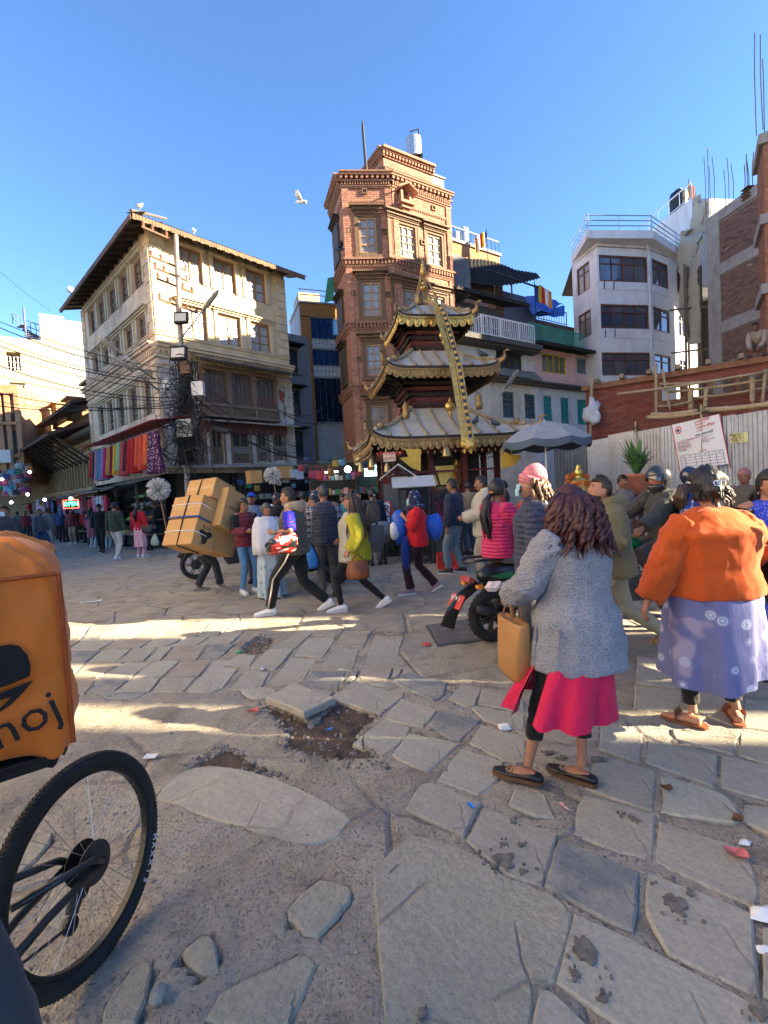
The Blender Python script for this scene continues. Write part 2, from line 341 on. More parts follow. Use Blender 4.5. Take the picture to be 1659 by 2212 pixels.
def gh(x,y):
 d=math.hypot(x,y-2)
 h=0.010*noise.noise((x*3,y*3,0))+0.008*noise.noise((x*11,y*11,3))+0.004*noise.noise((x*29,y*29,5))
 if d>7:return h*max(0.0,1-(d-7)/4)-0.004
 for a in HB_:
  if a[0]<x<a[1]and a[2]<y<a[3]and pip((x,y),a[4]):return-0.06+h*1.5
 for a in BB_:
  if a[0]<x<a[1]and a[2]<y<a[3]and pip((x,y),a[4]):return-0.035
 return h-0.004
def axis(lo,hi,step,far):
 a=[]; q=lo
 while q<hi:a.append(q); q+=step
 s=step
 r=[a[-1]]
 while r[-1]<far:s*=1.35; r.append(r[-1]+s)
 s=step; l=[lo]
 while l[-1]>-far:s*=1.35; l.append(l[-1]-s)
 return l[1:][::-1]+a+r[1:]
xs=axis(-3.0,3.6,0.03,900); ys=axis(0.75,6.2,0.03,900)
g=MB(); nx=len(xs)
g.v=[(x,y,gh(x,y)if-9<x<9 and-2<y<12 else-0.004)for y in ys for x in xs]
g.f=[(j*nx+i,j*nx+i+1,(j+1)*nx+i+1,(j+1)*nx+i)for j in range(len(ys)-1)for i in range(nx-1)]
g.mi=[0]*len(g.f)
GROUND=g.build('ground',mat_ground(),smooth=True,loc=(0,0,0)); tag(GROUND,kind='structure')
def slab(poly,mtl,top=0.006,th=0.055,jit=0.007,tilt=None,parent=GROUND):
 n=len(poly); cx=sum(p[0]for p in poly)/n; cy=sum(p[1]for p in poly)/n
 ar=sum(poly[i-1][0]*poly[i][1]-poly[i][0]*poly[i-1][1]for i in range(n))
 if ar<0:poly=poly[::-1]
 pts=[]
 for i in range(n):
  a,b=V(poly[i]),V(poly[(i+1)%n]); L=(b-a).length; k=max(2,min(7,int(L/0.09)))
  nn=V((-(b-a).y,(b-a).x))/max(L,1e-6)
  for j in range(k):
   t=j/k; q=a.lerp(b,t); q=q+nn*(jit*noise.noise((q.x*13,q.y*13,1))+(jit*0.8 if j==0 else 0))+(V((cx,cy))-q).normalized()*0.006
   pts.append(q)
 tx,ty=tilt or(R_.uniform(-.006,.006),R_.uniform(-.006,.006))
 zt=lambda q:top+tx*(q.x-cx)+ty*(q.y-cy)
 ins=[q+(V((cx,cy))-q).normalized()*min(0.010,(V((cx,cy))-q).length*.2)for q in pts]
 mb=MB(); N=len(pts)
 mb.loft([[(q.x,q.y,zt(q)-th)for q in pts],[(q.x,q.y,zt(q)-0.007-0.004*abs(noise.noise((q.x*25,q.y*25,9))))for q in pts],[(q.x,q.y,zt(q))for q in ins]])
 o=bpy.data.objects.new('paving_stone',None)
 me=mb.mesh('paving_stone',mtl,(cx,cy,0)); o=bpy.data.objects.new('paving_stone',me); COL.objects.link(o); o.parent=parent; o.location=(cx,cy,0)
 return o
for p,mtl in SLABS:slab(grow(p,1.06),mtl,top=R_.uniform(0.002,0.009),jit=0.016 if mtl in(L_,Q_)else 0.008)
# the loose slab propped over the hole
tp=zg(ZD,[(960,545),(1100,465),(1300,562),(1150,645)])
slab([tuple(q)for q in tp],ST_GREY,top=0.055,th=0.05,jit=0.004,tilt=(0.02,-0.07))
# mud and rubble in the holes
def flat_patch(poly,name,mtl,z=-0.03,amp=0.012,step=0.025,parent=GROUND):
 x0=min(p[0]for p in poly); x1=max(p[0]for p in poly); y0=min(p[1]for p in poly); y1=max(p[1]for p in poly)
 mb=MB(); idx={}; nx_,ny_=int((x1-x0)/step)+1,int((y1-y0)/step)+1
 ins=lambda i,j:pip((x0+i*step+0.02*noise.noise((i*.7,j*.7,1)),y0+j*step+0.02*noise.noise((i*.7,j*.7,4))),poly)
 for j in range(ny_):
  for i in range(nx_):
   if ins(i+.5,j+.5):
    f=[]
    for a,b in((i,j),(i+1,j),(i+1,j+1),(i,j+1)):
     if(a,b)not in idx:
      x,y=x0+a*step,y0+b*step; idx[(a,b)]=len(mb.v); mb.v.append((x,y,z+amp*(noise.noise((x*14,y*14,2))+.6*noise.noise((x*40,y*40,2)))))
     f.append(idx[(a,b)])
    mb.f.append(tuple(f)); mb.mi.append(0)
 return tag(mb.build(name,mtl,parent,smooth=True),kind='stuff')
flat_patch(grow(HOLE,1.10),'mud',MUD,-0.022,0.020); flat_patch(grow(HOLE2,1.0),'mud',M((0.11,0.085,0.065),0.9,0.4,9,0.9,45),-0.03,0.02); flat_patch(HOLE3,'mud',M((0.085,0.06,0.042),0.9,0.4,9,0.9,45),-0.012,0.012)
def pebbles(n,place,size,name,mtl):
 mb=MB()
 for _ in range(n):
  q=place()
  if q is None:continue
  x,y,z=q; s=size(); a=R_.uniform(0,6.3); rot=Matrix.Rotation(a,3,'Z')@Matrix.Rotation(R_.uniform(-.5,.5),3,'X')
  sx,sy,sz=s*R_.uniform(.6,1.3),s*R_.uniform(.5,1.0),s*R_.uniform(.3,.6); b=len(mb.v)
  q8=[(-1,-.7,-1),(.8,-1,-1),(1,.7,-1),(-.7,1,-1),(-.6,-.5,.9),(.6,-.6,1),(.55,.5,.8),(-.5,.6,1)]
  mb.hexa([V((x,y,z))+rot@V((c[0]*sx*R_.uniform(.7,1.1),c[1]*sy*R_.uniform(.7,1.1),c[2]*sz))for c in q8])
 return tag(mb.build(name,mtl,GROUND),kind='stuff')
def around(poly,k):
 cs=grow(poly,k); x0=min(p[0]for p in cs); x1=max(p[0]for p in cs); y0=min(p[1]for p in cs); y1=max(p[1]for p in cs)
 def f():
  for _ in range(20):
   q=(R_.uniform(x0,x1),R_.uniform(y0,y1))
   if pip(q,cs)and not any(a[0]<q[0]<a[1]and a[2]<q[1]<a[3]and pip(q,a[4])for a in BB_):return q[0],q[1],gh(*q)+0.002+(0.03 if pip(q,poly)else 0)
 return f
PEB=M((0.26,0.24,0.215),0.9,0.25,30,0.3,120,rnd=0.5)
pebbles(260,around(HOLE,1.35),lambda:R_.uniform(.006,.022),'rubble',PEB)
pebbles(140,around(HOLE2,1.2),lambda:R_.uniform(.008,.025),'rubble',PEB)
pebbles(220,around(HOLE3,1.5),lambda:R_.uniform(.006,.02),'rubble',PEB)
def anywhere():
 x,y=R_.uniform(-2.6,1.8),0.8+3.4*R_.random()**1.4
 if any(a[0]<x<a[1]and a[2]<y<a[3]and pip((x,y),a[4])for a in BB_):return None
 if noise.noise((x*1.3,y*1.3,7))<-0.15:return None
 return x,y,gh(x,y)
pebbles(15000,anywhere,lambda:R_.uniform(.002,.0055)if R_.random()<.9 else R_.uniform(.005,.013),'gravel',PEB)
# manhole cover set in the road
mp=zg(ZB,[(297,152),(490,125),(575,205),(345,237)])
mh=slab([tuple(q)for q in mp],M((0.075,0.075,0.078),0.7,0.3,8,0.3,90,0.2),top=0.012,jit=0.0,tilt=(0,0)); mh.name='manhole_frame'
mi_=slab(grow(mp,0.90),M((0.12,0.118,0.115),0.75,0.3,8,0.4,120,0.1),top=0.020,jit=0.0,tilt=(0,0)); mi_.name='manhole_lid'
for t in(-.06,0,.06):
 c=V((sum(p[0]for p in mp)/4,sum(p[1]for p in mp)/4)); MB().cyl((c.x+t-.05,c.y,.0195),(c.x+t-.05,c.y,.0225),.013,10).build('lifting_hole',M((0.01,0.01,0.01)),GROUND)
# spilt, drying wet marks
WET=M((0.17,0.152,0.125),0.65,0.6,30,0.3,60)
def stain(Z,x,y,r,sq=1.0,rag=0.5):
 c=zg(Z,[(x,y)])[0]; n=26; ring=[]
 s=R_.uniform(0,50); r=r*1.0
 for k in range(n):
  a=2*math.pi*k/n; q=.62*r*(1+rag*noise.noise((math.cos(a)*1.6+s,math.sin(a)*1.6,s))+.2*rag*noise.noise((math.cos(a)*6+s,math.sin(a)*6,s)))
  ring.append((c[0]+q*math.cos(a),c[1]+q*sq*math.sin(a)))
 MB().prism(ring,0.002,0.0125).build('stain',WET,GROUND)
 for _ in range(int(3+r*90)):
  a=R_.uniform(0,6.28); d=r*R_.uniform(.7,1.9); q=R_.uniform(.002,.007)+r*.03; cx,cy=c[0]+d*math.cos(a),c[1]+d*sq*math.sin(a)
  MB().prism([(cx+q*R_.uniform(.6,1.3)*math.cos(t*.9),cy+q*R_.uniform(.5,1.1)*math.sin(t*.9))for t in range(7)],0.002,0.0124+R_.uniform(0,.0004)).build('stain',WET,GROUND)
for a in((545,365,.075,.8,.8),(500,390,.03,.8,1),(620,415,.02),(540,298,.018),(625,303,.015),(585,208,.022,.6),(868,735,.045,1.5,1.2),(850,850,.016),(1250,545,.055,1.2,1.3),(1330,512,.018),(965,955,.022,.7),(200,1020,.02,1.4),(1090,190,.035,.9,1.2),(1625,1010,.035)):stain(ZC,*a)
for a in((790,660,.03,.6,1),(850,677,.03,.6,1),(985,690,.05,.9,1.2)):stain(ZB,*a)
# litter
def crumple(name,label,c,r,mtl,flat=0.5,n=9,cat='litter',group=None,rz=0.0):
 mb=MB(); mb.ball((0,0,0),(r,r*.65,r*flat),n)
 s=R_.uniform(0,99)
 mb.v=[tuple(V(p)*(1+.55*noise.noise((p[0]/r*1.7+s,p[1]/r*1.7,p[2]/r*1.7))))for p in mb.v]
 mb.xf(Matrix.Translation(V((c[0],c[1],gh(c[0],c[1])+r*flat*.55+.006)))@Matrix.Rotation(rz,4,'Z'))
 return tag(mb.build(name,mtl),label,cat,group)
def card(name,label,c,w_,h_,rz,mtl,curl=.012,cat='litter'):
 mb=MB(); top=lambda u,v:(u-.5)*w_ 
 f=lambda z:(lambda u,v:(((u-.5)*w_),((v-.5)*h_),z+curl*(4*(u-.5)**2)+curl*.5*math.sin(6*v+4*u)))
 mb.grid(f(.002),5,4); mb.grid(f(0),5,4); mb.f[20:]=[q[::-1]for q in mb.f[20:]]
 mb.xf(Matrix.Translation(V((c[0],c[1],0.018)))@Matrix.Rotation(rz,4,'Z')); return tag(mb.build(name,mtl,smooth=True),label,cat)
pap=M((0.78,0.78,0.78),0.8,.1); bl=M((0.02,0.22,0.75),.4,.3,40); rd=M((0.55,0.08,0.07),.45,.5,25)
P1=lambda Z,x,y:zg(Z,[(x,y)])[0]
o=crumple('blue_wrapper','crumpled bright blue wrapper lying in the dark mud of the hole',P1(ZD,1282,648),.055,bl,.4); o.location.z-=.0; 
crumple('paper_scrap','crumpled white paper scrap on the slabs left of the pink hem',P1(ZB,610,565),.045,pap,.5)
card('red_wrapper','flat red and cream sachet on the slabs at the right edge',P1(ZC,1525,350),.075,.05,-.3,M((0.60,0.16,0.15),.5,.6,30))
card('red_wrapper','small red wrapper on the rubble left of the propped slab',P1(ZD,903,598),.075,.05,.5,rd)
card('blue_wrapper','tiny blue sweet wrapper on a grey slab in front of the black shoes',P1(ZC,405,145),.02,.04,.3,bl,.004)
card('cigarette_packet','tiny white and red paper strip on a slab in front of the black shoes',P1(ZC,795,150),.018,.06,.4,M((0.6,0.35,0.33),.6,.8,40),.004)
crumple('paper_scrap','ragged white paper shreds against the right edge of the paving',P1(ZC,1640,600),.05,pap,.4); crumple('paper_scrap','small white paper scrap just above the red sachet',P1(ZC,1560,285),.03,pap,.3)
crumple('paper_scrap','small white crumpled scrap below the red sachet',P1(ZC,1555,500),.02,pap,.4); crumple('paper_scrap','torn white scrap by the lower right corner of the paving',P1(ZC,1640,745),.022,pap,.4)
card('tissue_packet','white flat carton behind the bicycle tyre',P1(ZE,668,152),.075,.05,0,M((0.72,0.70,0.71),.6,.15,30),.004)
card('paper_strip','long white paper strip lying alone on the dusty road at left',P1(ZD,138,75),.30,.05,.35,pap,.02)
crumple('red_wrapper','red and white wrapper beside the manhole frame',P1(ZB,305,230),.05,rd,.35); crumple('green_wrapper','green foil scrap at the rim of the small rubble pit',P1(ZD,838,308),.035,M((0.03,.35,.14),.4,.3),.4)
crumple('red_wrapper','red scrap inside the small rubble pit',P1(ZD,915,290),.035,rd,.4); crumple('paper_scrap','grey scrap on the slab edge below the rubble pit',P1(ZD,950,394),.03,M((.5,.49,.48),.8),.5)
mb=MB(); a=P1(ZD,1440,236); b=P1(ZD,1500,200); c=P1(ZD,1545,232); d=P1(ZD,1640,218)
mb.tube([(a[0],a[1],.02),(b[0],b[1],.03),(c[0],c[1],.022),(d[0],d[1],.02)],[.008,.008,.006,.004],6); tag(mb.build('plastic_strap',M((.34,.33,.32),.5),smooth=True),'bent grey plastic strap lying across the slabs','litter')
stone=MB(); c=P1(ZE,705,1215); pebq=stone.ball((c[0],c[1],.02),(.03,.035,.02),8); tag(stone.build('loose_stone',ST_BLUE),'dark loose stone lying in the foreground dirt','stone')
for i,(x,y)in enumerate(((1230,70),(1530,205))):
 c=P1(ZC,x,y); card('fallen_leaf',('brown dry leaf on the pale rough slab, upper corner','brown dry leaf at the right corner of the pale rough slab')[i],c,.05,.035,.8*i,M((.16,.07,.03),.8),.01)
# ------------------------------------------------------------------ building kit
def cells(u0,u1,z0,z1,ops):
 us=sorted({u0,u1,*[min(max(q,u0),u1)for o in ops for q in o[:2]]}); zs=sorted({z0,z1,*[min(max(q,z0),z1)for o in ops for q in o[2:4]]})
 for i in range(len(us)-1):
  j=0
  while j<len(zs)-1:
   a,b=(us[i]+us[i+1])/2,(zs[j]+zs[j+1])/2
   if us[i+1]-us[i]>1e-5 and zs[j+1]-zs[j]>1e-5 and not any(o[0]<a<o[1]and o[2]<b<o[3]for o in ops):yield us[i],us[i+1],zs[j],zs[j+1]
   j+=1
def wall(fr,u0,u1,z0,z1,ops,mtl,parent,name='wall',th=0.22,d=0.0):
 mb=MB()
 for a,b,c,e in cells(u0,u1,z0,z1,ops):mb.add([fr.p(a,c,d),fr.p(b,c,d),fr.p(b,e,d),fr.p(a,e,d)],[(0,1,2,3)])
 for o in ops:
  a,b,c,e=max(o[0],u0),min(o[1],u1),max(o[2],z0),min(o[3],z1)
  q=[(a,c),(b,c),(b,e),(a,e)]
  for i in range(4):
   (p0,p1),(q0,q1)=q[i],q[(i+1)%4]
   mb.add([fr.p(p0,p1,d),fr.p(p0,p1,d-th),fr.p(q0,q1,d-th),fr.p(q0,q1,d)],[(0,1,2,3)])
 return mb.build(name,mtl,parent)
ubrick=MB(); ubrick.box((0,0,0),(1,1,1)); ubrick.f=ubrick.f[1:]
_bm={}
def bricks(fr,u0,u1,z0,z1,ops,mtl,parent,n_single=0,bl=0.235,bh=0.072,joint=0.014,proud=0.012,d=0.0,rough=0.004,skip=0.0):
 """courses of bricks standing proud of the wall: the first n_single (topmost) as objects, the rest as one mesh"""
 if(mtl,bl,bh)not in _bm:
  b=MB(); b.box((0,0,0),(bl,0.03,bh)); _bm[(mtl,bl,bh)]=b.mesh('brick',mtl)
 me=_bm[(mtl,bl,bh)]; mb=MB(); off=V((0,0,0)); q=parent
 while q is not None:off+=q.location; q=q.parent
 rows_=int((z1-z0)/(bh+joint)); k=0; ang=math.atan2(fr.u.y,fr.u.x)
 for r in range(rows_-1,-1,-1):
  z=z0+(r+.5)*(bh+joint); u=u0-(0.5*(bl+joint)if r%2 else 0)
  while u<u1-0.02:
   a,b=max(u,u0),min(u+bl,u1); u+=bl+joint
   segs=[(a,b)]
   for o in ops:
    if o[2]<z+bh*.4 and o[3]>z-bh*.4:
     ns=[]
     for s0,s1 in segs:
      if o[1]<=s0 or o[0]>=s1:ns.append((s0,s1)); continue
      if o[0]>s0:ns.append((s0,o[0]))
      if o[1]<s1:ns.append((o[1],s1))
     segs=ns
   for s0,s1 in segs:
    if s1-s0<0.03 or R_.random()<skip:continue
    pr=proud+R_.uniform(-rough,rough)
    if k<n_single and s1-s0>bl*.95:
     o_=bpy.data.objects.new('brick',me); COL.objects.link(o_); o_.parent=parent
     o_.location=fr.p((s0+s1)/2,z,d+pr-.015)-off; o_.rotation_euler=(0,0,ang); k+=1
    else:
     c0,c1,e0,e1=fr.p(s0,z-bh/2,d+pr),fr.p(s1,z-bh/2,d+pr),fr.p(s1,z+bh/2,d+pr),fr.p(s0,z+bh/2,d+pr)
     w_=fr.n*(-pr-.002)
     mb.add([c0,c1,e0,e1,c0+w_,c1+w_,e1+w_,e0+w_],[(0,1,2,3),(4,5,1,0),(3,2,6,7),(5,6,2,1),(4,0,3,7)])
 if mb.f:tag(mb.build('brick_courses',mtl,parent),kind='stuff')
def window(fr,u0,u1,z0,z1,parent,fm,nx=2,nz=3,gm=None,bar=0.055,d=-0.12,mull=0.03,solid=0.0,panelm=None,transom=None,inner=True,name='window'):
 """frame with leaves and glazing bars; each pane a sub-part; solid = share of the height filled with a panel at the bottom"""
 gm=gm or glass(); mb=MB(); t=0.07
 mb.fb(fr,u0,u0+bar,z0,z1,d,d+t); mb.fb(fr,u1-bar,u1,z0,z1,d,d+t)
 mb.fb(fr,u0+bar,u1-bar,z1-bar,z1,d,d+t); mb.fb(fr,u0+bar,u1-bar,z0,z0+bar,d,d+t)
 a,b,c,e=u0+bar,u1-bar,z0+bar,z1-bar
 cs=c+(e-c)*solid; ww=(b-a)/nx
 if solid:mb.fb(fr,a,b,cs-bar*.5,cs+bar*.5,d+.004,d+t-.006)
 for i in range(1,nx):
  k=bar*.9 if(nx==2 or i%2==0 or nx==3)else mull
  mb.fb(fr,a+ww*i-k/2,a+ww*i+k/2,c,e,d+.003,d+t-.004)
 hs=[cs+bar*.5*(1 if solid else 0)]
 if transom:hs+=[cs+(e-cs)*transom,e]
 else:hs+=[cs+(e-cs)*j/nz for j in range(1,nz)]+[e]
 for h in hs[1:-1]:mb.fb(fr,a,b,h-mull/2,h+mull/2,d+.006,d+t-.012)
 w_=mb.build(name,fm,parent)
 for i in range(nx):
  for j in range(len(hs)-1):
   k=MB(); k.fb(fr,a+ww*i+.012,a+ww*(i+1)-.012,hs[j]+.008,hs[j+1]-.008,d+.012,d+.022); k.build('pane',gm,w_)
 if solid:
  k=MB(); k.fb(fr,a+.01,b-.01,c,cs-bar*.5,d+.01,d+.03); k.build('panel',panelm or fm,w_)
 return w_
def band(fr,u0,u1,steps,mtl,parent,name='cornice',dent=None):
 """moulded course: steps of (z0, z1, depth); dent = (z0, z1, width, gap, depth)"""
 mb=MB()
 for z0,z1,dp in steps:mb.fb(fr,u0,u1,z0,z1,-0.02,dp)
 if dent:
  z0,z1,w_,gp,dp=dent; u=u0+.03
  while u+w_<u1:mb.fb(fr,u,u+w_,z0,z1,-.01,dp); u+=w_+gp
 return mb.build(name,mtl,parent)
def corr(o,u,v,W,L,pitch,amp,name,mtl,parent,th=0.004,seg=8,fn=None):
 """corrugated sheet spanned by u (across the ribs) and v"""
 o,u,v=V(o),V(u).normalized(),V(v).normalized(); n=u.cross(v).normalized(); k=max(4,int(W/pitch*seg)); mb=MB()
 h=lambda s:amp*math.sin(2*math.pi*s/pitch)
 for dz in(0,-th):
  mb.add([o+u*(W*i/k)+v*(L*j)+n*(h(W*i/k)+dz)+(fn(W*i/k,L*j)if fn else V((0,0,0)))for j in(0,1)for i in range(k+1)],[(i,i+1,k+2+i,k+1+i)if dz==0 else(i+1,i,k+1+i,k+2+i)for i in range(k)])
 return mb.build(name,mtl,parent,smooth=True)
def zp(Z,x,y):return((Z[0]+x*Z[2])*.54004,(Z[1]+y*Z[2])*.54004)
def wpx(fr,Z,x0,x1,yt,yb,d=0.0):
 """opening in a facade from where its edges lie in the photo"""
 xm,ym=(x0+x1)/2,(yt+yb)/2
 return(*sorted((fr.px(*zp(Z,x0,ym),d)[0],fr.px(*zp(Z,x1,ym),d)[0])),fr.px(*zp(Z,xm,yb),d)[1],fr.px(*zp(Z,xm,yt),d)[1])
Z1=(0,800,.7836); Z2=(1200,550,.63291); Z3=(1800,600,.76673); Z7=(1850,800,.40676); Z8=(1200,600,.42194); Z5=(2200,1250,.52562); ZL=(0,1250,.45217); ZM=(600,1400,.42194); ZR=(2650,150,.6327)
WOOD=M((0.24,0.13,0.07),0.6,0.35,8,0.3,70,dirt=0.3); DKWOOD=M((0.045,0.034,0.027),0.7,0.4,8,0.5,60,dirt=0.4); OLDWOOD=M((0.17,0.12,0.085),0.75,0.4,7,0.5,55,dirt=0.5)
CREAM=M((0.47,0.375,0.225),0.88,0.16,2.2,0.35,35,dirt=0.55,dirtc=(0.20,0.17,0.13)); CREAM_SHADED=M((0.68,0.50,0.34),0.88,0.2,3,0.35,35,dirt=0.7,dirtc=(0.15,0.13,0.11))  # second cream: same stucco lightened and warmed to lift the shaded left face
TRIM=M((0.49,0.41,0.28),0.85,0.15,5,0.25,40,dirt=0.5,dirtc=(0.22,0.19,0.16)); DIRTY=M((0.46,0.43,0.39),0.9,0.3,3,0.5,30,dirt=0.75,dirtc=(0.14,0.125,0.11))
TIN=M((0.13,0.115,0.10),0.6,0.4,4,0.2,50,0.3,dirt=0.6); RUST=M((0.16,0.085,0.05),0.8,0.5,5,0.4,45,dirt=0.4); BLACK=M((0.018,0.017,0.017),0.8,.3)
IRON=M((0.03,0.03,0.033),0.5,.3,20,.15,80,0.4); STEEL=metal((0.5,0.5,0.5),0.35); CONC=M((0.30,0.28,0.26),0.92,0.2,3,0.5,30,dirt=0.6,dirtc=(0.12,0.11,0.10))
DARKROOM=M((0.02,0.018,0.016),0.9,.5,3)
# ------------------------------------------------------------------ cream corner building at left
C0=at(338,750,16.0).xy
FR=Fr(C0,(.69,.725)); FL=Fr(C0,(-.717,.697),True)
LB=thing('corner_building','cream stuccoed four storey corner building with tin roof and carved bay','building',(C0[0],C0[1],0))
WR=FR.px(*zp(Z1,1462,600))[0]; WL=FL.px(*zp(Z1,432,760))[0]; ZE_=FR.px(*zp(Z1,778,140))[1]; ZC1=FR.px(*zp(Z1,800,738))[1]
R3=[wpx(FR,Z1,*q)for q in((915,1030,262,415),(1090,1200,300,470),(1255,1355,358,518))]
R2=[wpx(FR,Z1,*q)for q in((928,1055,548,712),(1115,1228,590,750),(1280,1380,634,784))]
L3=[wpx(FL,Z1,*q)for q in((675,728,282,440),(612,657,370,515),(553,597,436,580),(500,540,502,645),(458,492,560,692))]
L2=[wpx(FL,Z1,*q)for q in((705,752,580,752),(640,684,640,800),(583,622,692,845),(530,564,745,885),(481,511,800,920))]
L1=[wpx(FL,Z1,*q)for q in((735,778,915,1088),(665,708,955,1125),(605,642,992,1158),(555,585,1028,1184),(510,538,1056,1205))]
for ws in(R3,R2,L3,L2,L1):  # floors share sill and head heights
 a=sum(q[2]for q in ws)/len(ws); b=sum(q[3]for q in ws)/len(ws); ws[:]=[(q[0],q[1],a,b)for q in ws]
ZB0=FR.px(*zp(ZM,500,1085))[1]; 
BAY=(FR.px(*zp(ZM,465,450))[0],FR.px(*zp(ZM,1165,450))[0],FR.px(*zp(ZM,800,640))[1],FR.px(*zp(ZM,800,215))[1])
LOW=[wpx(FR,ZM,*q)for q in((395,520,745,1088),(590,700,745,1080),(785,950,755,1072),(1025,1115,765,1055),(1185,1270,775,1045))]
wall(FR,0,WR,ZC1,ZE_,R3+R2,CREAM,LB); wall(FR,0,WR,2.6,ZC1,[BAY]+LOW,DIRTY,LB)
wall(FL,0,WL,ZC1,ZE_,L3+L2,CREAM_SHADED,LB); wall(FL,0,WL,2.6,ZC1,L1,CREAM_SHADED,LB)
mb=MB()  # back, ground floor and dark inside
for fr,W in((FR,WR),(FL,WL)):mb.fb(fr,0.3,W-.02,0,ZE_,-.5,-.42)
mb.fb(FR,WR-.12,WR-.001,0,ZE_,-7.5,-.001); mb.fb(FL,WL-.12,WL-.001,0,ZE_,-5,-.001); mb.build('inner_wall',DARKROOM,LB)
for fr,ws,nz in((FR,R3+R2,3),(FL,L3+L2+L1,3)):
 for i,(a,b,c,e)in enumerate(ws):
  low=ws is not None and fr is FL and i>=10
  window(fr,a,b,c,e,LB,WOOD if not low else OLDWOOD,2,4 if low else 3,glass((.17,.18,.175),.25)if fr is FR else glass((.05,.05,.05),.12),0.075,-0.13,0.03,solid=.22 if low else 0)
for fr,ws in((FR,R3+R2),(FL,L3+L2+L1)):  # moulded hood over each window
 for i,(a,b,c,e)in enumerate(ws):
  mb=MB(); mb.fb(fr,a-.14,a-.001,c,e+.02,-.03,.05); mb.fb(fr,b+.001,b+.14,c,e+.02,-.03,.05)
  if(fr is FR and i>2)or fr is FL:
   mb.fb(fr,a-.16,b+.16,e+.02,e+.09,-.02,.07); mb.fb(fr,a-.20,b+.20,e+.09,e+.15,-.02,.13); mb.fb(fr,a-.25,b+.25,e+.15,e+.19,-.02,.20)
  else:mb.fb(fr,a-.16,b+.16,e+.02,e+.10,-.02,.09)
  mb.build('window_surround',TRIM,LB)
dn=MB(); u=.1
for fr,ws in((FR,R3),(FL,L3)):
 for a,b,c,e in ws:
  u=a-.1
  while u<b+.08:dn.fb(fr,u,u+.035,e+.03,e+.09,.0905,.12); u+=.07
dn.build('dentil_course',TRIM,LB)
for fr,W,us in((FR,WR,(0.0,None)),(FL,WL,(0.0,None))):  # quoins, one stone at a time
 z=ZC1+.5; k=0
 while z<ZE_-.25:
  wq=.52 if k%2 else .40
  for e in(0,1):
   q=MB(); a,b=(0.002,wq)if not e else(W-wq,W-.004)
   q.fb(fr,a,b,z+.012,z+.32-.012,-.02,.045+.004*(k%2)); q.build('quoin',TRIM if fr is FR else CREAM_SHADED,LB)
  z+=.32; k+=1
 z=2.7; k=0
 while z<ZC1-.6:
  wq=.42 if k%2 else .36
  for e in(0,1):
   q=MB(); a,b=(0.002,wq)if not e else(W-wq,W-.004)
   q.fb(fr,a,b,z+.012,z+.38-.012,-.02,.06+.004*(k%2)); q.build('quoin',DIRTY if fr is FR else CREAM_SHADED,LB)
  z+=.38; k+=1
 band(fr,-.08,W+.05,[(ZC1-.42,ZC1-.32,.09),(ZC1-.32,ZC1-.20,.05),(ZC1-.20,ZC1-.10,.16),(ZC1-.10,ZC1,.26),(ZC1,ZC1+.06,.32)],TRIM if fr is FR else CREAM_SHADED,LB,dent=(ZC1-.31,ZC1-.2,.09,.09,.15))
 band(fr,-.02,W,[(ZC1+.36,ZC1+.43,.05),(ZC1+.43,ZC1+.46,.08)],TRIM if fr is FR else CREAM_SHADED,LB,'string_course')
 band(fr,-.03,W+.02,[(ZC1-.72,ZC1-.66,.07),(ZC1-.66,ZC1-.62,.11)],TRIM if fr is FR else CREAM_SHADED,LB,'string_course')
# roof: rafters, boards and corrugated sheets with a wide eave
ER,RISE=0.75,0.42
ct=FR.p(-.0,ZE_-.02).xy
for fr,W,oth in((FR,WR,FL),(FL,WL,FR)):
 slope=(V((0,0,1))*RISE-fr.n).normalized(); nrm=V((0,0,1))
 sheet=0; u=-ER
 while u<W+ER*.8:
  w_=min(.86,W+ER*.8-u); s0=fr.p(u,ZE_-.02-.16,ER)
  L=3.4
  q=corr(s0 if fr is FR else fr.p(u+w_,ZE_-.18,ER),fr.u if fr is FR else-fr.u,slope,w_+.05,min(L,.5+(u+ER)*1.1,1.2+(W+ER-u)),.076,.016,'roof_sheet',TIN,LB); q.location.z+=.006*(sheet%2); u+=.86; sheet+=1
 rf=MB(); u=-.2
 while u<W+.4:rf.beam(fr.p(u,ZE_+.02,-.3),fr.p(u,ZE_-.27,ER-.05),.07,.09); u+=.55
 rf.beam(fr.p(-ER+.1,ZE_-.26,ER-.06),fr.p(W+.5,ZE_-.26,ER-.06),.05,.12); rf.build('rafters',DKWOOD,LB)
 bd=MB(); bd.hexa([fr.p(-ER+.05,ZE_-.21,ER-.02),fr.p(W+.55,ZE_-.21,ER-.02),fr.p(W+.55,ZE_+.12,-.4),fr.p(-.2,ZE_+.12,-.4)]+[fr.p(-ER+.05,ZE_-.195,ER-.02),fr.p(W+.55,ZE_-.195,ER-.02),fr.p(W+.55,ZE_+.135,-.4),fr.p(-.2,ZE_+.135,-.4)]); bd.build('soffit_boards',DKWOOD,LB)
 vl=MB(); u=-ER+.03
 while u<W+.5:vl.fb(fr,u,u+.085,ZE_-.36+.02*math.sin(u*20),ZE_-.2,ER+.002,ER+.014); u+=.1
 vl.build('eave_board',RUST,LB)
rd_=MB(); q0=FR.p(0,0)+(FR.n+FL.n)*ER
rd_.tube([(q0.x,q0.y,ZE_-.13),tuple(V((q0.x,q0.y,ZE_-.1)).lerp(V(((FR.p(3,0)+FL.p(3.4,0))/2).xy.to_tuple()+(ZE_+1.5,)),.9))],.05,6); rd_.build('roof_ridge',TIN,LB)
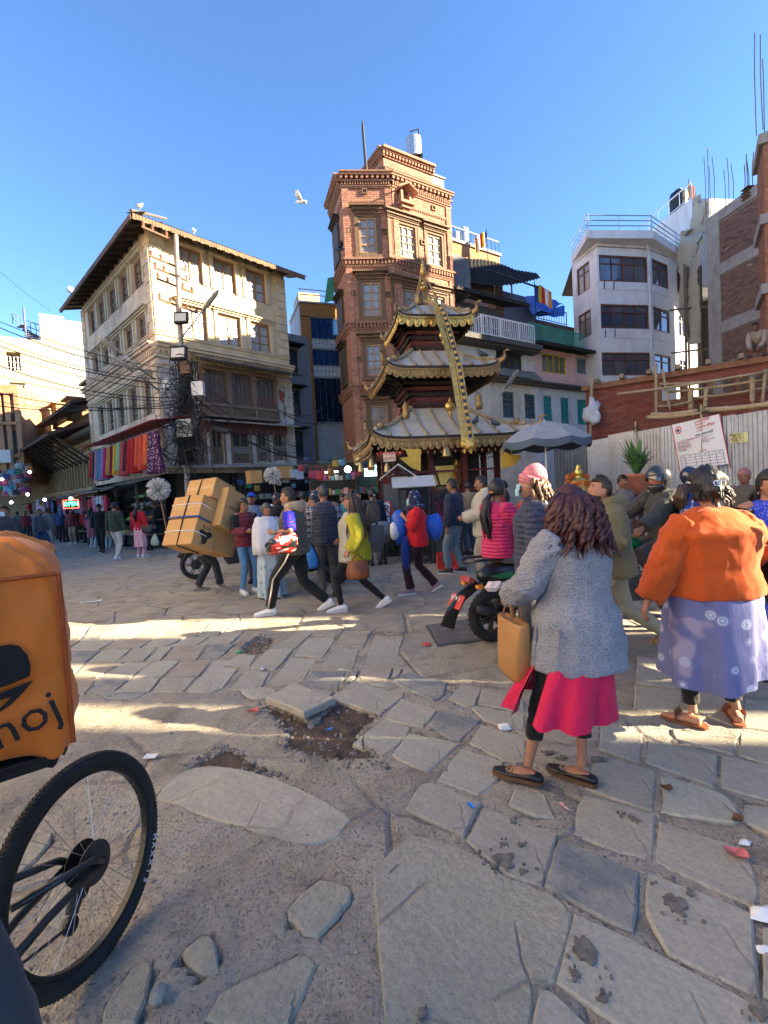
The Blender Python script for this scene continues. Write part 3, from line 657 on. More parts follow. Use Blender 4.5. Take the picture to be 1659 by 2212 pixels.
# carved timber bay under its own tin hood
a,b,c,e=BAY; by=MB(); D_=.5
bayd=.34
by.fb(FR,a,b,c-.02,c+.30,-.2,bayd); by.fb(FR,a-.05,b+.05,c+.30,c+.40,-.2,bayd+.06); by.fb(FR,a-.06,b+.06,c-.10,c-.02,-.2,bayd+.08); by.fb(FR,a,b,e-.12,e,-.2,bayd)
ww=(b-a)/3
for i in range(4):
 u=a+ww*i; by.fb(FR,max(a,u-.09),min(b,u+.09),c+.4,e-.12,-.2,bayd+.01*(i%2)); by.fb(FR,max(a,u-.05),min(b,u+.05),c-.02,c+.3,bayd,bayd+.05)
 by.fb(FR,max(a-.03,u-.12),min(b+.03,u+.12),e-.32,e-.2,bayd-.04,bayd+.06)
BAYO=by.build('carved_bay',OLDWOOD,LB)
for i in range(3):
 window(FR,a+ww*i+.10,a+ww*(i+1)-.10,c+.42,e-.14,LB,M((.10,.065,.05),.65,.3,9,.3,60,dirt=.4),4,2,glass((.04,.045,.05),.1),.06,bayd-.14,.035,solid=.34)
 lt=MB(); x0,x1=a+ww*i+.08,a+ww*(i+1)-.08
 n=14
 for k in range(n):
  u=x0+(x1-x0)*(k+.5)/n
  lt.beam(FR.p(u-.035,c+.03,bayd+.02),FR.p(u+.035,c+.27,bayd+.02),.014); lt.beam(FR.p(u+.035,c+.03,bayd+.03),FR.p(u-.035,c+.27,bayd+.03),.014)
 lt.build('lattice',OLDWOOD,BAYO)
zt=FR.px(*zp(ZM,700,85))[1]
hood=MB(); ua,ub=a-.35,b+.75
def hf(u,v):return FR.p(ua+(ub-ua)*u,zt-(zt-e-.05)*v+.02*math.sin(u*37),.02+1.0*v)
hood.grid(hf,24,4); hood.grid(lambda u,v:hf(u,v)-V((0,0,.012)),24,4); hood.f[96:]=[q[::-1]for q in hood.f[96:]]; hood.build('tin_hood',TIN,LB,smooth=True)
fr_=MB(); u=ua
while u<ub-.02:p0,p1,p2=FR.p(u,e+.05,1.02),FR.p(u+.075,e+.05,1.02),FR.p(u+.037,e-.06,1.02); fr_.add([p0,p1,p2,p0+FR.n*.01,p1+FR.n*.01,p2+FR.n*.01],[(0,2,1),(3,4,5),(0,1,4,3),(1,2,5,4),(2,0,3,5)]); u+=.078
fr_.build('hood_fringe',DKWOOD,LB)
lg=MB(); z=FR.px(*zp(ZM,800,668))[1]; lg.hexa([FR.p(a-.1,z-.04,0),FR.p(b+.8,z-.04,0),FR.p(b+.8,z-.2,.7),FR.p(a-.1,z-.2,.7),FR.p(a-.1,z,0),FR.p(b+.8,z,0),FR.p(b+.8,z-.17,.72),FR.p(a-.1,z-.17,.72)]); lg.build('sheet_awning',M((.42,.36,.33),.7,.3,6,.2,40,dirt=.5),LB)
br=MB(); br.fb(FR,a-.05,b+.7,z-.5,z-.06,-.02,.03); br.build('painted_band',M((.13,.045,.05),.8,.3,6,.2,40,dirt=.5),LB)
for i,(p,q,r,s)in enumerate(LOW):
 window(FR,p,q,r+(s-r)*.42,s,LB,OLDWOOD,2,1,M((.03,.028,.026),.7),.07,-.14,.03)
 lt=MB(); n=max(4,int((q-p)/.11)); h=(s-r)*.40; m_=max(3,int(h/.11))
 for k in range(n+1):lt.fb(FR,p+(q-p)*k/n-.012,p+(q-p)*k/n+.012,r,r+h,-.10,-.07)
 for k in range(m_+1):lt.fb(FR,p,q,r+h*k/m_-.012,r+h*k/m_+.012,-.098,-.072)
 for k in range(n):
  for j in range(m_):lt.lathe(FR.p(p+(q-p)*(k+.5)/n,r+h*(j+.5)/m_,-.085),[(.03,-.012),(.045,-.012),(.045,.012),(.03,.012)],8,axis=FR.n)
 lt.fb(FR,p-.08,p-.001,r-.05,s+.03,-.05,.04); lt.fb(FR,q+.001,q+.08,r-.05,s+.03,-.05,.04)
 lt.build('lattice_screen',OLDWOOD,LB)
 if i in(2,3,4):
  k=MB(); k.fb(FR,p+.02,q-.02,r+(s-r)*.28,r+(s-r)*.5,-.05,-.02); k.build('tin_shutter',M((.16,.15,.14),.6,.3,8,.2,50,.2),LB)
# plaster fallen off the right-hand pier: red underlayer and bare bricks
k=MB(); pa=[FR.px(*zp(ZM,x,y))for x,y in((1215,380),(1285,400),(1270,500),(1295,560),(1300,640),(1265,640),(1270,520),(1230,470))]
k.loft([[FR.p(u,z,.004)for u,z in pa],[FR.p(u,z,.009)for u,z in pa]]); k.build('red_plaster',M((.30,.075,.05),.9,.3,9,.5,40),LB)
k=FR.px(*zp(ZM,1298,640)); l=FR.px(*zp(ZM,1355,345)); bricks(FR,k[0],l[0]-.02,k[1],l[1],[],M((.30,.20,.13),.95,.3,12,.6,60,rnd=.3),LB,40,d=.0,proud=.05,skip=.06)
# flood of tin along the ground floor
z0=ZB0
aw=MB(); aw.hexa([FR.p(-.2,z0-.05,-.05),FR.p(WR+.9,z0-.02,-.05),FR.p(WR+.9,z0-.14,1.0),FR.p(-.2,z0-.2,1.0),FR.p(-.2,z0+.0,-.05),FR.p(WR+.9,z0+.02,-.05),FR.p(WR+.9,z0-.10,1.02),FR.p(-.2,z0-.15,1.02)]); aw.build('shop_awning',M((.34,.31,.28),.7,.3,5,.3,30,dirt=.6),LB)
# ------------------------------------------------------------------ tall brick building in the middle
BRICK=M((0.375,0.17,0.115),0.92,0.25,12,0.5,70,rnd=0.35); MORT=M((0.26,0.15,0.105),0.95,0.25,6,0.5,60,dirt=.3)
BTRIM=M((0.25,0.125,0.08),0.85,0.35,12,0.6,60,dirt=.5); CARV=M((0.13,0.075,0.042),0.75,0.4,14,0.8,50,dirt=.5)
p0=at(748,600,18.4).xy; p1=at(855,600,18.56).xy
BL=Fr(p0,p1-p0); BR=Fr(p1,(.855,.518)); BS=Fr(p0,(-.30,.95),True)
WBL=(p1-p0).length; WBR=BR.px(977,560)[0]; WBS=2.0
BB=thing('brick_building','tall red brick corner building with carved windows behind the pagoda','building',(p0[0],p0[1],0))
ZT=BL.px(*zp(Z8,600,245))[1]; ZK1=BL.px(*zp(Z8,640,1045))[1]; ZK2=BL.px(*zp(Z2,400,1178))[1]; ZK3=BL.px(*zp(Z2,330,1572))[1]; ZST=BL.px(*zp(Z8,600,490))[1]
WL_=[wpx(BL,Z8,535,752,615,1000),wpx(BL,Z8,565,792,1232,1600),wpx(BL,Z2,402,535,1292,1520),wpx(BL,Z2,428,570,1678,1832)]
WR_=[wpx(BR,Z8,848,1112,690,1035),wpx(BR,Z8,1192,1362,790,1115)]
WR_+=[(q[0],q[1],q[2]-(WL_[0][2]-WL_[1][2]),q[3]-(WL_[0][3]-WL_[1][3]))for q in WR_]+[(q[0],q[1],q[2]-2*(WL_[0][2]-WL_[1][2]),q[3]-2*(WL_[0][3]-WL_[1][3]))for q in WR_]
zb=lambda q:(q[0]-.02,q[1]+.02,q[2]-.02,q[3]+.02)
wall(BL,0,WBL,0,ZT,WL_,MORT,BB); wall(BR,0,WBR,0,ZT,WR_,MORT,BB); wall(BS,0,WBS,0,ZT,[],MORT,BB)
mb=MB()
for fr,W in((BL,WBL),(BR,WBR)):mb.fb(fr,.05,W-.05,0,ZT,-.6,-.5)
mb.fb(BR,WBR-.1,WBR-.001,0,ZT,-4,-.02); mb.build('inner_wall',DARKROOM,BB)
mb=MB(); mb.prism([tuple(BL.p(0,0).xy),tuple(BL.p(WBL,0).xy),tuple(BR.p(WBR,0).xy),tuple(BR.p(WBR,0,-4).xy),tuple(BS.p(WBS,0).xy)],ZT-.1,ZT-.05); mb.build('roof',CONC,BB)
bricks(BL,0,WBL,2.5,ZT-.5,WL_,BRICK,BB,110); bricks(BR,0,WBR,2.5,ZT-.5,WR_,BRICK,BB,190); bricks(BS,0,WBS,2.5,ZT-.5,[],BRICK,BB,0,bl=.27,bh=.085)
for fr,W,e in((BL,WBL,1),(BR,WBR,1),(BS,WBS,0)):
 band(fr,-.06,W+.06,[(ZT-.50,ZT-.44,.05),(ZT-.26,ZT-.20,.13),(ZT-.08,ZT,.24),(ZT,ZT+.05,.28)],BTRIM,BB,'cornice',(ZT-.20,ZT-.08,.10,.10,.21))
 band(fr,0,W,[(ZT-.44,ZT-.38,.09)],BTRIM,BB,'cornice',(ZT-.38,ZT-.26,.05,.05,.12))
 for zk in(ZK1,ZK2,ZK3):
  band(fr,-.04,W+.04,[(zk-.02,zk+.04,.15),(zk+.04,zk+.09,.10),(zk-.22,zk-.18,.06),(zk-.34,zk-.3,.05)],BTRIM,BB,'cornice',(zk-.18,zk-.02,.07,.07,.12))
  band(fr,0,W,[(zk-.30,zk-.27,.07)],BTRIM,BB,'cornice',(zk-.27,zk-.22,.04,.04,.09))
 band(fr,0,W,[(ZST-.03,ZST+.03,.05)],BTRIM,BB,'string_course',(ZST-.09,ZST-.03,.04,.05,.045))
 for s in(0.0,W-.26):
  if fr is not BS:
   k=MB(); k.fb(fr,s+.003,s+.255,2.5,ZT-.5,-.02,.05); k.build('pilaster',MORT,BB); bricks(fr,s+.005,s+.253,2.5,ZT-.5,[],BRICK,BB,0,d=.05)
for fr,ws in((BL,WL_),(BR,WR_)):
 for i,(a,b,c,e)in enumerate(ws):
  wide=(b-a)>1.0
  window(fr,a+.1,b-.1,c+.08,e-.08,BB,M((.30,.19,.11),.6,.25,8,.3,60,dirt=.2),4 if wide else 2,3,glass((.14,.15,.16),.12),.075,-.10,.03,solid=.23,panelm=M((.20,.205,.215),.5,.2,5,.1,40))
  s=MB(); s.fb(fr,a,a+.1,c,e,-.1,.035); s.fb(fr,b-.1,b,c,e,-.1,.035); s.fb(fr,a+.1,b-.1,e-.08,e,-.1,.03); s.fb(fr,a+.1,b-.1,c,c+.08,-.1,.05); s.fb(fr,a-.1,b+.1,c-.10,c-.001,-.02,.10)
  s.fb(fr,a-.08,b+.08,e+.02,e+.08,-.02,.08); s.fb(fr,a-.14,b+.14,e+.14,e+.19,-.02,.16); s.fb(fr,a-.22,b+.22,e+.25,e+.31,-.02,.24)
  s.fb(fr,a-.06,a-.001,c,e+.02,-.02,.05); s.fb(fr,b+.001,b+.06,c,e+.02,-.02,.05)
  u=a-.1
  while u<b+.06:s.fb(fr,u,u+.05,e+.19,e+.25,-.02,.15); s.fb(fr,u,u+.05,e+.08,e+.14,-.02,.11); u+=.085
  s.build('carved_surround',CARV,BB)
for fr,x,y,Z in((BL,612,398,Z8),(BL,468,768,Z8),(BL,797,778,Z8),(BR,1262,555,Z8),(BR,1160,880,Z8),(BR,1415,945,Z8),(BL,505,1362,Z8),(BL,832,1372,Z8),(BL,372,1402,Z2)):
 u,z=fr.px(*zp(Z,x,y)); k=MB(); h=.10
 k.fb(fr,u-h,u+h,z+h*.6,z+h,.0,.07); k.fb(fr,u-h,u+h,z-h,z-h*.6,.0,.07); k.fb(fr,u-h,u-h*.6,z-h*.6,z+h*.6,.0,.07); k.fb(fr,u+h*.6,u+h,z-h*.6,z+h*.6,0,.07); k.fb(fr,u-h*.6,u+h*.6,z-h*.6,z+h*.6,.005,.017); k.build('vent_block',CARV,BB)
u,z=BR.px(*zp(Z8,975,460)); sh=MB()  # little roofed niche below the cornice
for s in(-1,1):
 sh.fb(BR,u+s*.2-.05,u+s*.2+.05,z-.25,z+.15,0,.25); sh.hexa([BR.p(u,z+.34,0),BR.p(u+s*.46,z+.08,0),BR.p(u+s*.46,z+.08,.45),BR.p(u,z+.34,.45),BR.p(u,z+.40,0),BR.p(u+s*.48,z+.13,0),BR.p(u+s*.48,z+.13,.47),BR.p(u,z+.40,.47)])
sh.fb(BR,u-.32,u+.32,z-.36,z-.25,0,.35); sh.fb(BR,u-.22,u+.22,z-.48,z-.36,0,.25); sh.fb(BR,u-.12,u+.12,z-.58,z-.48,0,.15); sh.build('niche',BRICK,BB)
# penthouse block, its eave and the plain block behind
bk=1.1
PF=Fr(BR.p(.45,0,-bk),BR.u); PW=PF.px(*zp(Z8,1245,250))[0]; zpt=PF.px(*zp(Z8,880,20))[1]; PS=Fr(PF.o,(-.5,.86),True)
wall(PF,0,PW,ZT,zpt,[],MORT,BB); bricks(PF,0,PW,ZT,zpt-.35,[],BRICK,BB,0); wall(PS,0,2.6,ZT,zpt,[],MORT,BB); bricks(PS,0,2.6,ZT,zpt-.35,[],BRICK,BB,0)
for fr,W in((PF,PW),(PS,2.6)):band(fr,-.1,W+.1,[(zpt-.35,zpt-.29,.06),(zpt-.16,zpt-.1,.16),(zpt-.1,zpt,.24)],BTRIM,BB,'cornice',(zpt-.29,zpt-.16,.08,.08,.13))
ev=MB(); zz=PF.px(*zp(Z8,1050,300))[1]; ev.hexa([PF.p(-.25,zz-.22,.45),PF.p(PW+.2,zz-.22,.45),PF.p(PW+.2,zz,-.02),PF.p(-.25,zz,-.02),PF.p(-.25,zz-.16,.46),PF.p(PW+.2,zz-.16,.46),PF.p(PW+.2,zz+.08,-.02),PF.p(-.25,zz+.08,-.02)])
u=-.2
while u<PW+.1:ev.tube([PF.p(u,zz-.15,.46),PF.p(u,zz+.07,.02)],.05,6); u+=.12
ev.build('tiled_eave',CARV,BB)
k=MB(); zpl=PF.px(*zp(Z8,1330,215))[1]; k.fb(PF,PW+.01,PW+.95,ZT-1,zpl,-2.2,-.3); k.build('stair_tower',M((.40,.36,.27),.9,.2,3,.3,40,dirt=.5),BB)
k=MB(); k.fb(PF,PW-.05,PW+1.02,zpl,zpl+.07,-2.3,-.24); k.build('coping',CONC,BB)
TANK=metal((.52,.53,.54),.35)
def water_tank(x,y,Y,r,h,label,stand=.5):
 c=at(x,y,Y); t=thing('water_tank',label,'water tank',(c.x,c.y,c.z-stand))
 MB().lathe((c.x,c.y,c.z),[(r*.98,0),(r,.03),(r,h*.3),(r*1.02,h*.31),(r,h*.33),(r,h*.62),(r*1.02,h*.63),(r,h*.65),(r,h*.92),(r*.55,h),(r*.3,h*1.05),(r*.3,h*1.08)],20).build('tank',TANK,t,smooth=False)
 s=MB()
 for a,b in((-1,-1),(1,-1),(1,1),(-1,1)):s.beam((c.x+a*r*.8,c.y+b*r*.8,c.z-stand),(c.x+a*r*.8,c.y+b*r*.8,c.z),.05)
 s.box((c.x,c.y,c.z-.04),(r*2,r*2,.06)); s.build('stand',IRON,t); return t
water_tank(*zp(Z8,1080,85),21.2,.36,.9,'grey ribbed water tank on top of the tall brick building')
k=MB(); c=at(*zp(Z8,1140,90),21); k.tube([c-V((0,0,.3)),c+V((0,0,1.3)),c+V((-.4,0,1.2))],.03,6); k.build('roof_pipe',IRON,BB)
k=MB(); c=at(*zp(Z8,632,235),19.5); k.tube([c-V((0,0,.2)),c+V((-.05,0,1.9)),c+V((-.06,0,2.2))],[.06,.05,.01],6); k.build('roof_pole',IRON,BB)
# hoardings fixed to the dark left side
gt=MB(); gt.hexa([V(at(*zp(Z8,*q),20.0))for q in((232,1438),(322,1408),(318,1425),(236,1450))]+[V(at(*zp(Z8,*q),20.05))for q in((262,1215),(318,1200),(325,1205),(268,1222))]); gt.build('green_netting',M((.01,.14,.09),.7,.3),BB)
for z in(ZK1+.3,ZK2-.2,ZK3+.2):
 wd=MB(); wd.fb(BS,.6,1.5,z,z+1.5,0,.1)
 for k_ in range(3):wd.fb(BS,.5,1.6,z+1.55+k_*.08,z+1.6+k_*.08,-.01,.1+.08*k_)
 wd.build('side_window',DKWOOD,BB)
# ------------------------------------------------------------------ blue glazed building between the two
o0=at(655,800,23.5).xy; GF=Fr(o0,(.94,.34)); GW=GF.px(735,800)[0]+1
GB=thing('office_building','office building with blue mirror glazing and orange cladding bands','building',(o0[0],o0[1],0))
zr=GF.px(*zp(Z2,120,1060))[1]
lv=[GF.px(*zp(Z2,100,y))[1]for y in(1900,1800,1560,1520,1480,1345,1320,1290,1150,1130)][::-1]
ZG=[GF.px(*zp(Z2,60,y))[1]for y in(1140,1270,1340,1440,1520,1800)]
mb=MB(); mb.fb(GF,0,GW,0,zr,-3,-.1); mb.build('wall',M((.42,.43,.46),.6,.15,4,.1,30,dirt=.2),GB)
orange=M((.42,.17,.035),.55,.2,4,.1,30); k=MB(); k.fb(GF,0,GW,ZG[0]+.05,zr,-.05,.12); k.fb(GF,0,.5,1,ZG[0],-.05,.10); k.build('cladding',orange,GB)
mirror=M((.015,.05,.16),.05,.3,1.2,.02,3,spec=1.0)
for(a,b,n)in((ZG[1],ZG[0],4),(ZG[3],ZG[2],4),(ZG[5],ZG[4],4)):
 m_=3 if b-a>2.5 else 1
 fw=MB(); fw.fb(GF,.5,GW,a-.06,a,-.02,.08); fw.fb(GF,.5,GW,b,b+.06,-.02,.08); F=fw.build('curtain_wall',M((.3,.31,.33),.4,.1),GB)
 for i in range(n*2):
  for j in range(m_):
   q=MB(); u=.52+(GW-.54)*i/(2*n); q.fb(GF,u,u+(GW-.54)/(2*n)-.03,a+(b-a)*j/m_+.01,a+(b-a)*(j+1)/m_-.02,-.02,.03+.004*(i%2)); q.build('pane',mirror if a!=ZG[5]else M((.012,.02,.05),.07,.3,1.2,.02,3,spec=.9),F)
k=MB()
for a,b in((ZG[2],ZG[1]),(ZG[4],ZG[3])):
 n=12
 for i in range(n):
  u=.52+(GW-.54)*i/n
  for j in range(2):k.fb(GF,u+.01,u+(GW-.54)/n-.01,a+.08+(b-a-.1)*j/2+.01,a+.08+(b-a-.1)*(j+1)/2-.01,-.02,.06)
k.build('tile_band',M((.50,.53,.57),.35,.12,5,.1,40),GB)
k=MB(); k.fb(GF,-.1,GW,zr,zr+.08,-3,.2); k.tube([GF.p(0,zr+.7,.05),GF.p(GW,zr+.7,.05)],.03,6); k.tube([GF.p(0,zr+.45,.05),GF.p(GW,zr+.45,.05)],.025,6); k.build('roof_rail',STEEL,GB)
k=MB(); k.fb(GF,.2,1.3,zr,zr+1.0,-2.6,-1); k.build('roof_room',M((.45,.36,.2),.8,.2,4,.2),GB)
MS=Fr(at(640,800,22.0).xy,(.75,.66)); mo=thing('narrow_building','narrow building faced in grey blue pebble tiles beside the cream building','building',(MS.o.x,MS.o.y,0))
k=MB(); zq=MS.px(*zp(Z1,1520,690))[1]; k.fb(MS,-1.2,.8,0,zq,-2,0); k.build('wall',M((.22,.23,.26),.7,.7,26,.8,60,.1),mo)
for z in(3.4,5.3,7.2):window(MS,-.55,.05,z,z+1.2,mo,DKWOOD,1,2,glass(),.07,.02); k=MB(); k.fb(MS,-.9,.2,z+1.3,z+1.36,0,.6); k.build('window_shade',BLACK,mo)
# ------------------------------------------------------------------ far-left buildings
YB=Fr(at(-60,800,29).xy,(.82,.57)); Y0=thing('concrete_building','pale yellow rendered concrete building at far left with a spiral stair on top','building',(YB.o.x,YB.o.y,0))
YEL=M((.38,.32,.20),.92,.2,1.6,.35,25,dirt=.55,dirtc=(.22,.19,.14)); ORG=M((.44,.22,.11),.9,.25,2.5,.3,30,dirt=.5)
yt=YB.px(*zp(Z1,60,700))[1]; yw=YB.px(*zp(Z1,330,640))[0]; OPN=[wpx(YB,ZL,60,188,350,510),wpx(YB,ZL,92,228,620,760)]
wall(YB,-2,yw,0,yt,OPN,YEL,Y0,th=1.2)
k=MB(); k.fb(YB,-2,yw,0,yt,-5,-1.3); k.build('back_wall',ORG,Y0)
k=MB(); yt2=YB.px(*zp(ZL,430,0))[1]; a=YB.px(*zp(ZL,350,100))[0]; k.fb(YB,a,yw,yt,yt2,-4,-.4); k.build('roof_room',YEL,Y0)
k=MB(); b=YB.px(*zp(ZL,550,100),-.5)[0]; k.fb(YB,b,b+6,0,yt2+.1,-6,-1.35); k.build('grey_wing',M((.30,.30,.28),.9,.2,2,.3,30,dirt=.5),Y0)
for o in OPN:
 k=MB(); zs=[o[2]+.15,o[2]+.5,o[2]+.85]
 for z in zs:k.tube([YB.p(o[0],z,.03),YB.p(o[1],z,.03)],.03,6)
 for i in range(5):u=o[0]+(o[1]-o[0])*i/4; k.tube([YB.p(u,o[2],.03),YB.p(u,o[2]+.85,.03)],.025,6)
 k.build('balcony_rail',STEEL,Y0); k=MB(); k.fb(YB,o[0]+.3,o[1]-.5,o[2],o[3]-.3,-1.25,-1.18); k.build('door',WOOD,Y0)
sp=MB(); c=YB.p(a-.8,yt,-.9); 
for i in range(8):
 t=i/16*6.0; sp.box((c.x+.45*math.cos(t),c.y+.45*math.sin(t),yt+.2+i*.14),(.8,.25,.04),Matrix.Rotation(t,3,'Z'))
sp.tube([c,c+V((0,0,2.3))],.06,8)
for j in(0,1):sp.tube([(c.x+.9*math.cos(t/16*6),c.y+.9*math.sin(t/16*6),yt+.6+t*.14+j*.4)for t in range(9)],.03,5)
for i in range(9):t=i/16*6; sp.tube([(c.x+.9*math.cos(t),c.y+.9*math.sin(t),yt+.2+i*.14),(c.x+.9*math.cos(t),c.y+.9*math.sin(t),yt+1.05+i*.14)],.025,4)
sp.build('spiral_stair',M((.05,.07,.16),.5,.3),Y0)
OB=Fr(at(-70,950,25.5).xy,(.97,.24)); O0=thing('orange_building','weathered orange plastered building with thin pilasters at the left edge','building',(OB.o.x,OB.o.y,0))
ow=OB.px(*zp(ZL,195,1200))[0]; oz=OB.px(*zp(ZL,60,640))[1]
k=MB(); k.fb(OB,-2,ow,3.2,oz,-4,0); k.build('wall',ORG,O0)
k=MB()
for x in(20,95,180):u=OB.px(*zp(ZL,x,1000))[0]; k.fb(OB,u-.12,u+.12,3.2,oz-.3,0,.22)
for z in(4.6,6.4,8.1):k.fb(OB,-2,ow,z,z+.15,0,.3)
k.build('pilasters',M((.45,.24,.13),.9,.25,3,.3,dirt=.4),O0)
for z in(4.9,6.7):
 for x in(58,140):u=OB.px(*zp(ZL,x,1000))[0]; window(OB,u-.3,u+.3,z,z+1.2,O0,DKWOOD,2,2,glass(),.06,.03)
k=MB(); u=OB.px(*zp(ZL,70,1275))[0]; k.fb(OB,u-.5,u+.35,4.3,5.0,.02,.5); k.build('air_conditioner',M((.6,.58,.53),.5,.15),O0)
# long timber-framed building down the lane
T0=WL+.05; TL=11.5; TB=thing('timber_building','long old building with dark tiled eaves and close-set timber windows','building',tuple(FL.p(T0,0)))
te=FL.px(*zp(ZL,800,885),1.6)[1]; tm=FL.px(*zp(ZL,700,1285))[1]; tt=FL.px(*zp(ZL,770,610),.9)[1]
TAN=M((.36,.24,.12),.85,.35,5,.5,40,dirt=.5)
k=MB(); k.fb(FL,T0,T0+TL,2.4,te+.2,-3,-.25); k.fb(FL,T0,T0+TL,te+.2,tt,-3,-.8); k.build('wall',M((.17,.12,.075),.9,.35,4,.4,dirt=.5),TB)
for z0,z1 in((2.6,tm-.12),(tm+.15,te-.3)):
 u=T0+.1
 while u<T0+TL-.3:
  q=MB(); q.fb(FL,u,u+.13,z0,z1,-.26,.02); q.fb(FL,u-.03,u+.16,z0,z0+.12,-.26,.05); q.fb(FL,u-.03,u+.16,z1-.12,z1,-.26,.05); q.build('post',TAN,TB)
  q=MB(); q.fb(FL,u+.22,u+.5,z0,z1,-.26,-.16); q.fb(FL,u+.35,u+.37,z0+.05,z1-.05,-.16,-.12); q.build('shutter',OLDWOOD,TB); u+=.58
for z in(2.45,tm,te-.25):band(FL,T0,T0+TL,[(z-.13,z-.03,.07),(z-.03,z+.06,.16),(z+.06,z+.13,.10)],TAN,TB,'beam')
def pent(fr,u0,u1,zl,zh,d0,d1,name,mtl,parent,th=.08):
 k=MB(); k.hexa([fr.p(u0,zl,d1),fr.p(u1,zl,d1),fr.p(u1,zh,d0),fr.p(u0,zh,d0),fr.p(u0,zl+th,d1+.01),fr.p(u1,zl+th,d1+.01),fr.p(u1,zh+th,d0),fr.p(u0,zh+th,d0)]); o=k.build(name,mtl,parent)
 b=MB(); u=u0+.05
 while u<u1:b.hexa([fr.p(u,zl+th,d1+.03),fr.p(u+.1,zl+th,d1+.03),fr.p(u+.1,zh+th,d0),fr.p(u,zh+th,d0),fr.p(u,zl+th+.05,d1+.03),fr.p(u+.1,zl+th+.05,d1+.03),fr.p(u+.1,zh+th+.05,d0),fr.p(u,zh+th+.05,d0)]); u+=.2
 tag(b.build('roof_tiles',mtl,parent),kind='stuff'); return o
RT=M((.10,.055,.04),.9,.4,8,.6,50,dirt=.5)
pent(FL,T0-.1,T0+TL,te,te+.75,-.3,1.7,'lower_roof',RT,TB); pent(FL,T0+.8,T0+TL-1.5,tt-.1,tt+.5,-1.2,.55,'upper_roof',RT,TB)
k=MB(); u=T0+.3
while u<T0+TL-.3:k.beam(FL.p(u,te-1.1,.0),FL.p(u,te+.02,1.45),.07,.1); u+=.9
k.build('roof_struts',DKWOOD,TB)
for i,(u,w_,h)in enumerate(((T0+1.2,1.4,.9),(T0+5.5,1.2,.8),(T0+9,1.4,1.1))):
 k=MB(); k.fb(FL,u,u+w_,tt,tt+h+.3,-1.8,-.5); k.fb(FL,u-.15,u+w_+.15,tt+h+.3,tt+h+.4,-2,-.3); k.build('dormer',M((.27,.17,.09),.9,.3,4,.4,dirt=.4),TB)
# ------------------------------------------------------------------ row of low houses right of the pagoda
HO=BR.p(WBR+.1,0); HF=Fr(HO,(.84,.54)); HW=HF.px(1267,850)[0]
hx=lambda x,y,d=0:HF.px(*zp(Z7,x,y),d)
HP=thing('pink_house','low house with pale pink upper storey and turquoise doors below','house',tuple(HF.p(3,0)))
CREAMW=M((.56,.51,.43),.9,.18,3,.35,35,dirt=.5); PINK=M((.62,.41,.38),.9,.12,3,.4,40,dirt=.35,dirtc=(.3,.22,.2)); WASH=M((.52,.56,.60),.9,.12,4,.4,40,dirt=.4); TEAL=M((.02,.24,.24),.6,.3,6,.2,40,dirt=.25); NAVYW=M((.03,.075,.10),.6,.3,6,.2,40,dirt=.3)
z1=hx(900,1830)[1]; z2=hx(900,1480)[1]; us=[hx(x,1700)[0]for x in(230,720,1080,1300)]
LOWO=[wpx(HF,Z7,395,510,1885,2120),wpx(HF,Z7,612,720,1912,2130),wpx(HF,Z7,798,885,1925,2150),wpx(HF,Z7,968,1052,1945,2180),wpx(HF,Z7,1130,1235,1965,2190)]
LOWO=[(a,b,c-.1,e)for a,b,c,e in LOWO]
ud=hx(715,2000)[0]
wall(HF,-.1,ud,0,z1,LOWO[:2],CREAMW,HP); wall(HF,ud,HW+.6,0,z1,LOWO[2:],WASH,HP)
UPO=[wpx(HF,Z7,780,1020,1520,1705),wpx(HF,Z7,1125,1255,1560,1712)]; UPA=wpx(HF,Z7,330,610,1400,1680)
u0p=hx(625,1600)[0]; wall(HF,u0p,HW+.6,z1,z2,UPO,PINK,HP); wall(HF,-.1,u0p,z1,z2+.2,[UPA],WASH,HP)
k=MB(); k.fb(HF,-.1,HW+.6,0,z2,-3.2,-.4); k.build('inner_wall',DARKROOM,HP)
bricks(HF,hx(625,1600)[0],hx(720,1600)[0],z1+.35,z2-.2,[],M((.55,.56,.56),.9,.12,8,.4,50,rnd=.2),HP,60)
for(a,b,c,e),m_ in zip(LOWO,(NAVYW,NAVYW,TEAL,TEAL,TEAL)):window(HF,a+.02,b-.02,c,e-.02,HP,m_,2,3,glass()if m_ is NAVYW else TEAL,.09,-.12,.05,solid=.3)
window(HF,*UPO[0],HP,M((.50,.34,.03),.55,.2),4,1,glass((.05,.06,.05)),.06,-.1); window(HF,*UPO[1],HP,M((.11,.24,.31),.6,.2),1,2,glass((.05,.08,.1)),.07,-.1); window(HF,*UPA,HP,DKWOOD,4,2,glass(),.06,-.3)
k=MB(); k.fb(HF,-.2,HW+.8,z1-.05,z1+.04,-.02,.45); k.fb(HF,-.2,HW+.8,z1-.14,z1-.05,-.02,.30); k.build('ledge',M((.09,.085,.08),.95,.4,6,.7,40,dirt=.4),HP)
lh=MB(); ua,ub=-.1,u0p+.5
lh.grid(lambda u,v:HF.p(ua+(ub-ua)*u,z1+.05+.5*(1-v)+.03*noise.noise((u*20,v*5,2)),.05+.5*v),24,3); lh.build('mossy_roof',M((.17,.17,.15),.95,.6,9,.9,40,dirt=.6),HP)
pent(HF,hx(640,1440)[0],HW+1.2,z2-.08,z2+.3,-.8,.75,'tin_roof',BLACK,HP)
for x,h in((1085,1500),(1265,1500)):u=hx(x,1600)[0]; k=MB(); k.fb(HF,u-.12,u+.12,z1,z2,-.02,.06); k.build('pilaster',PINK,HP)
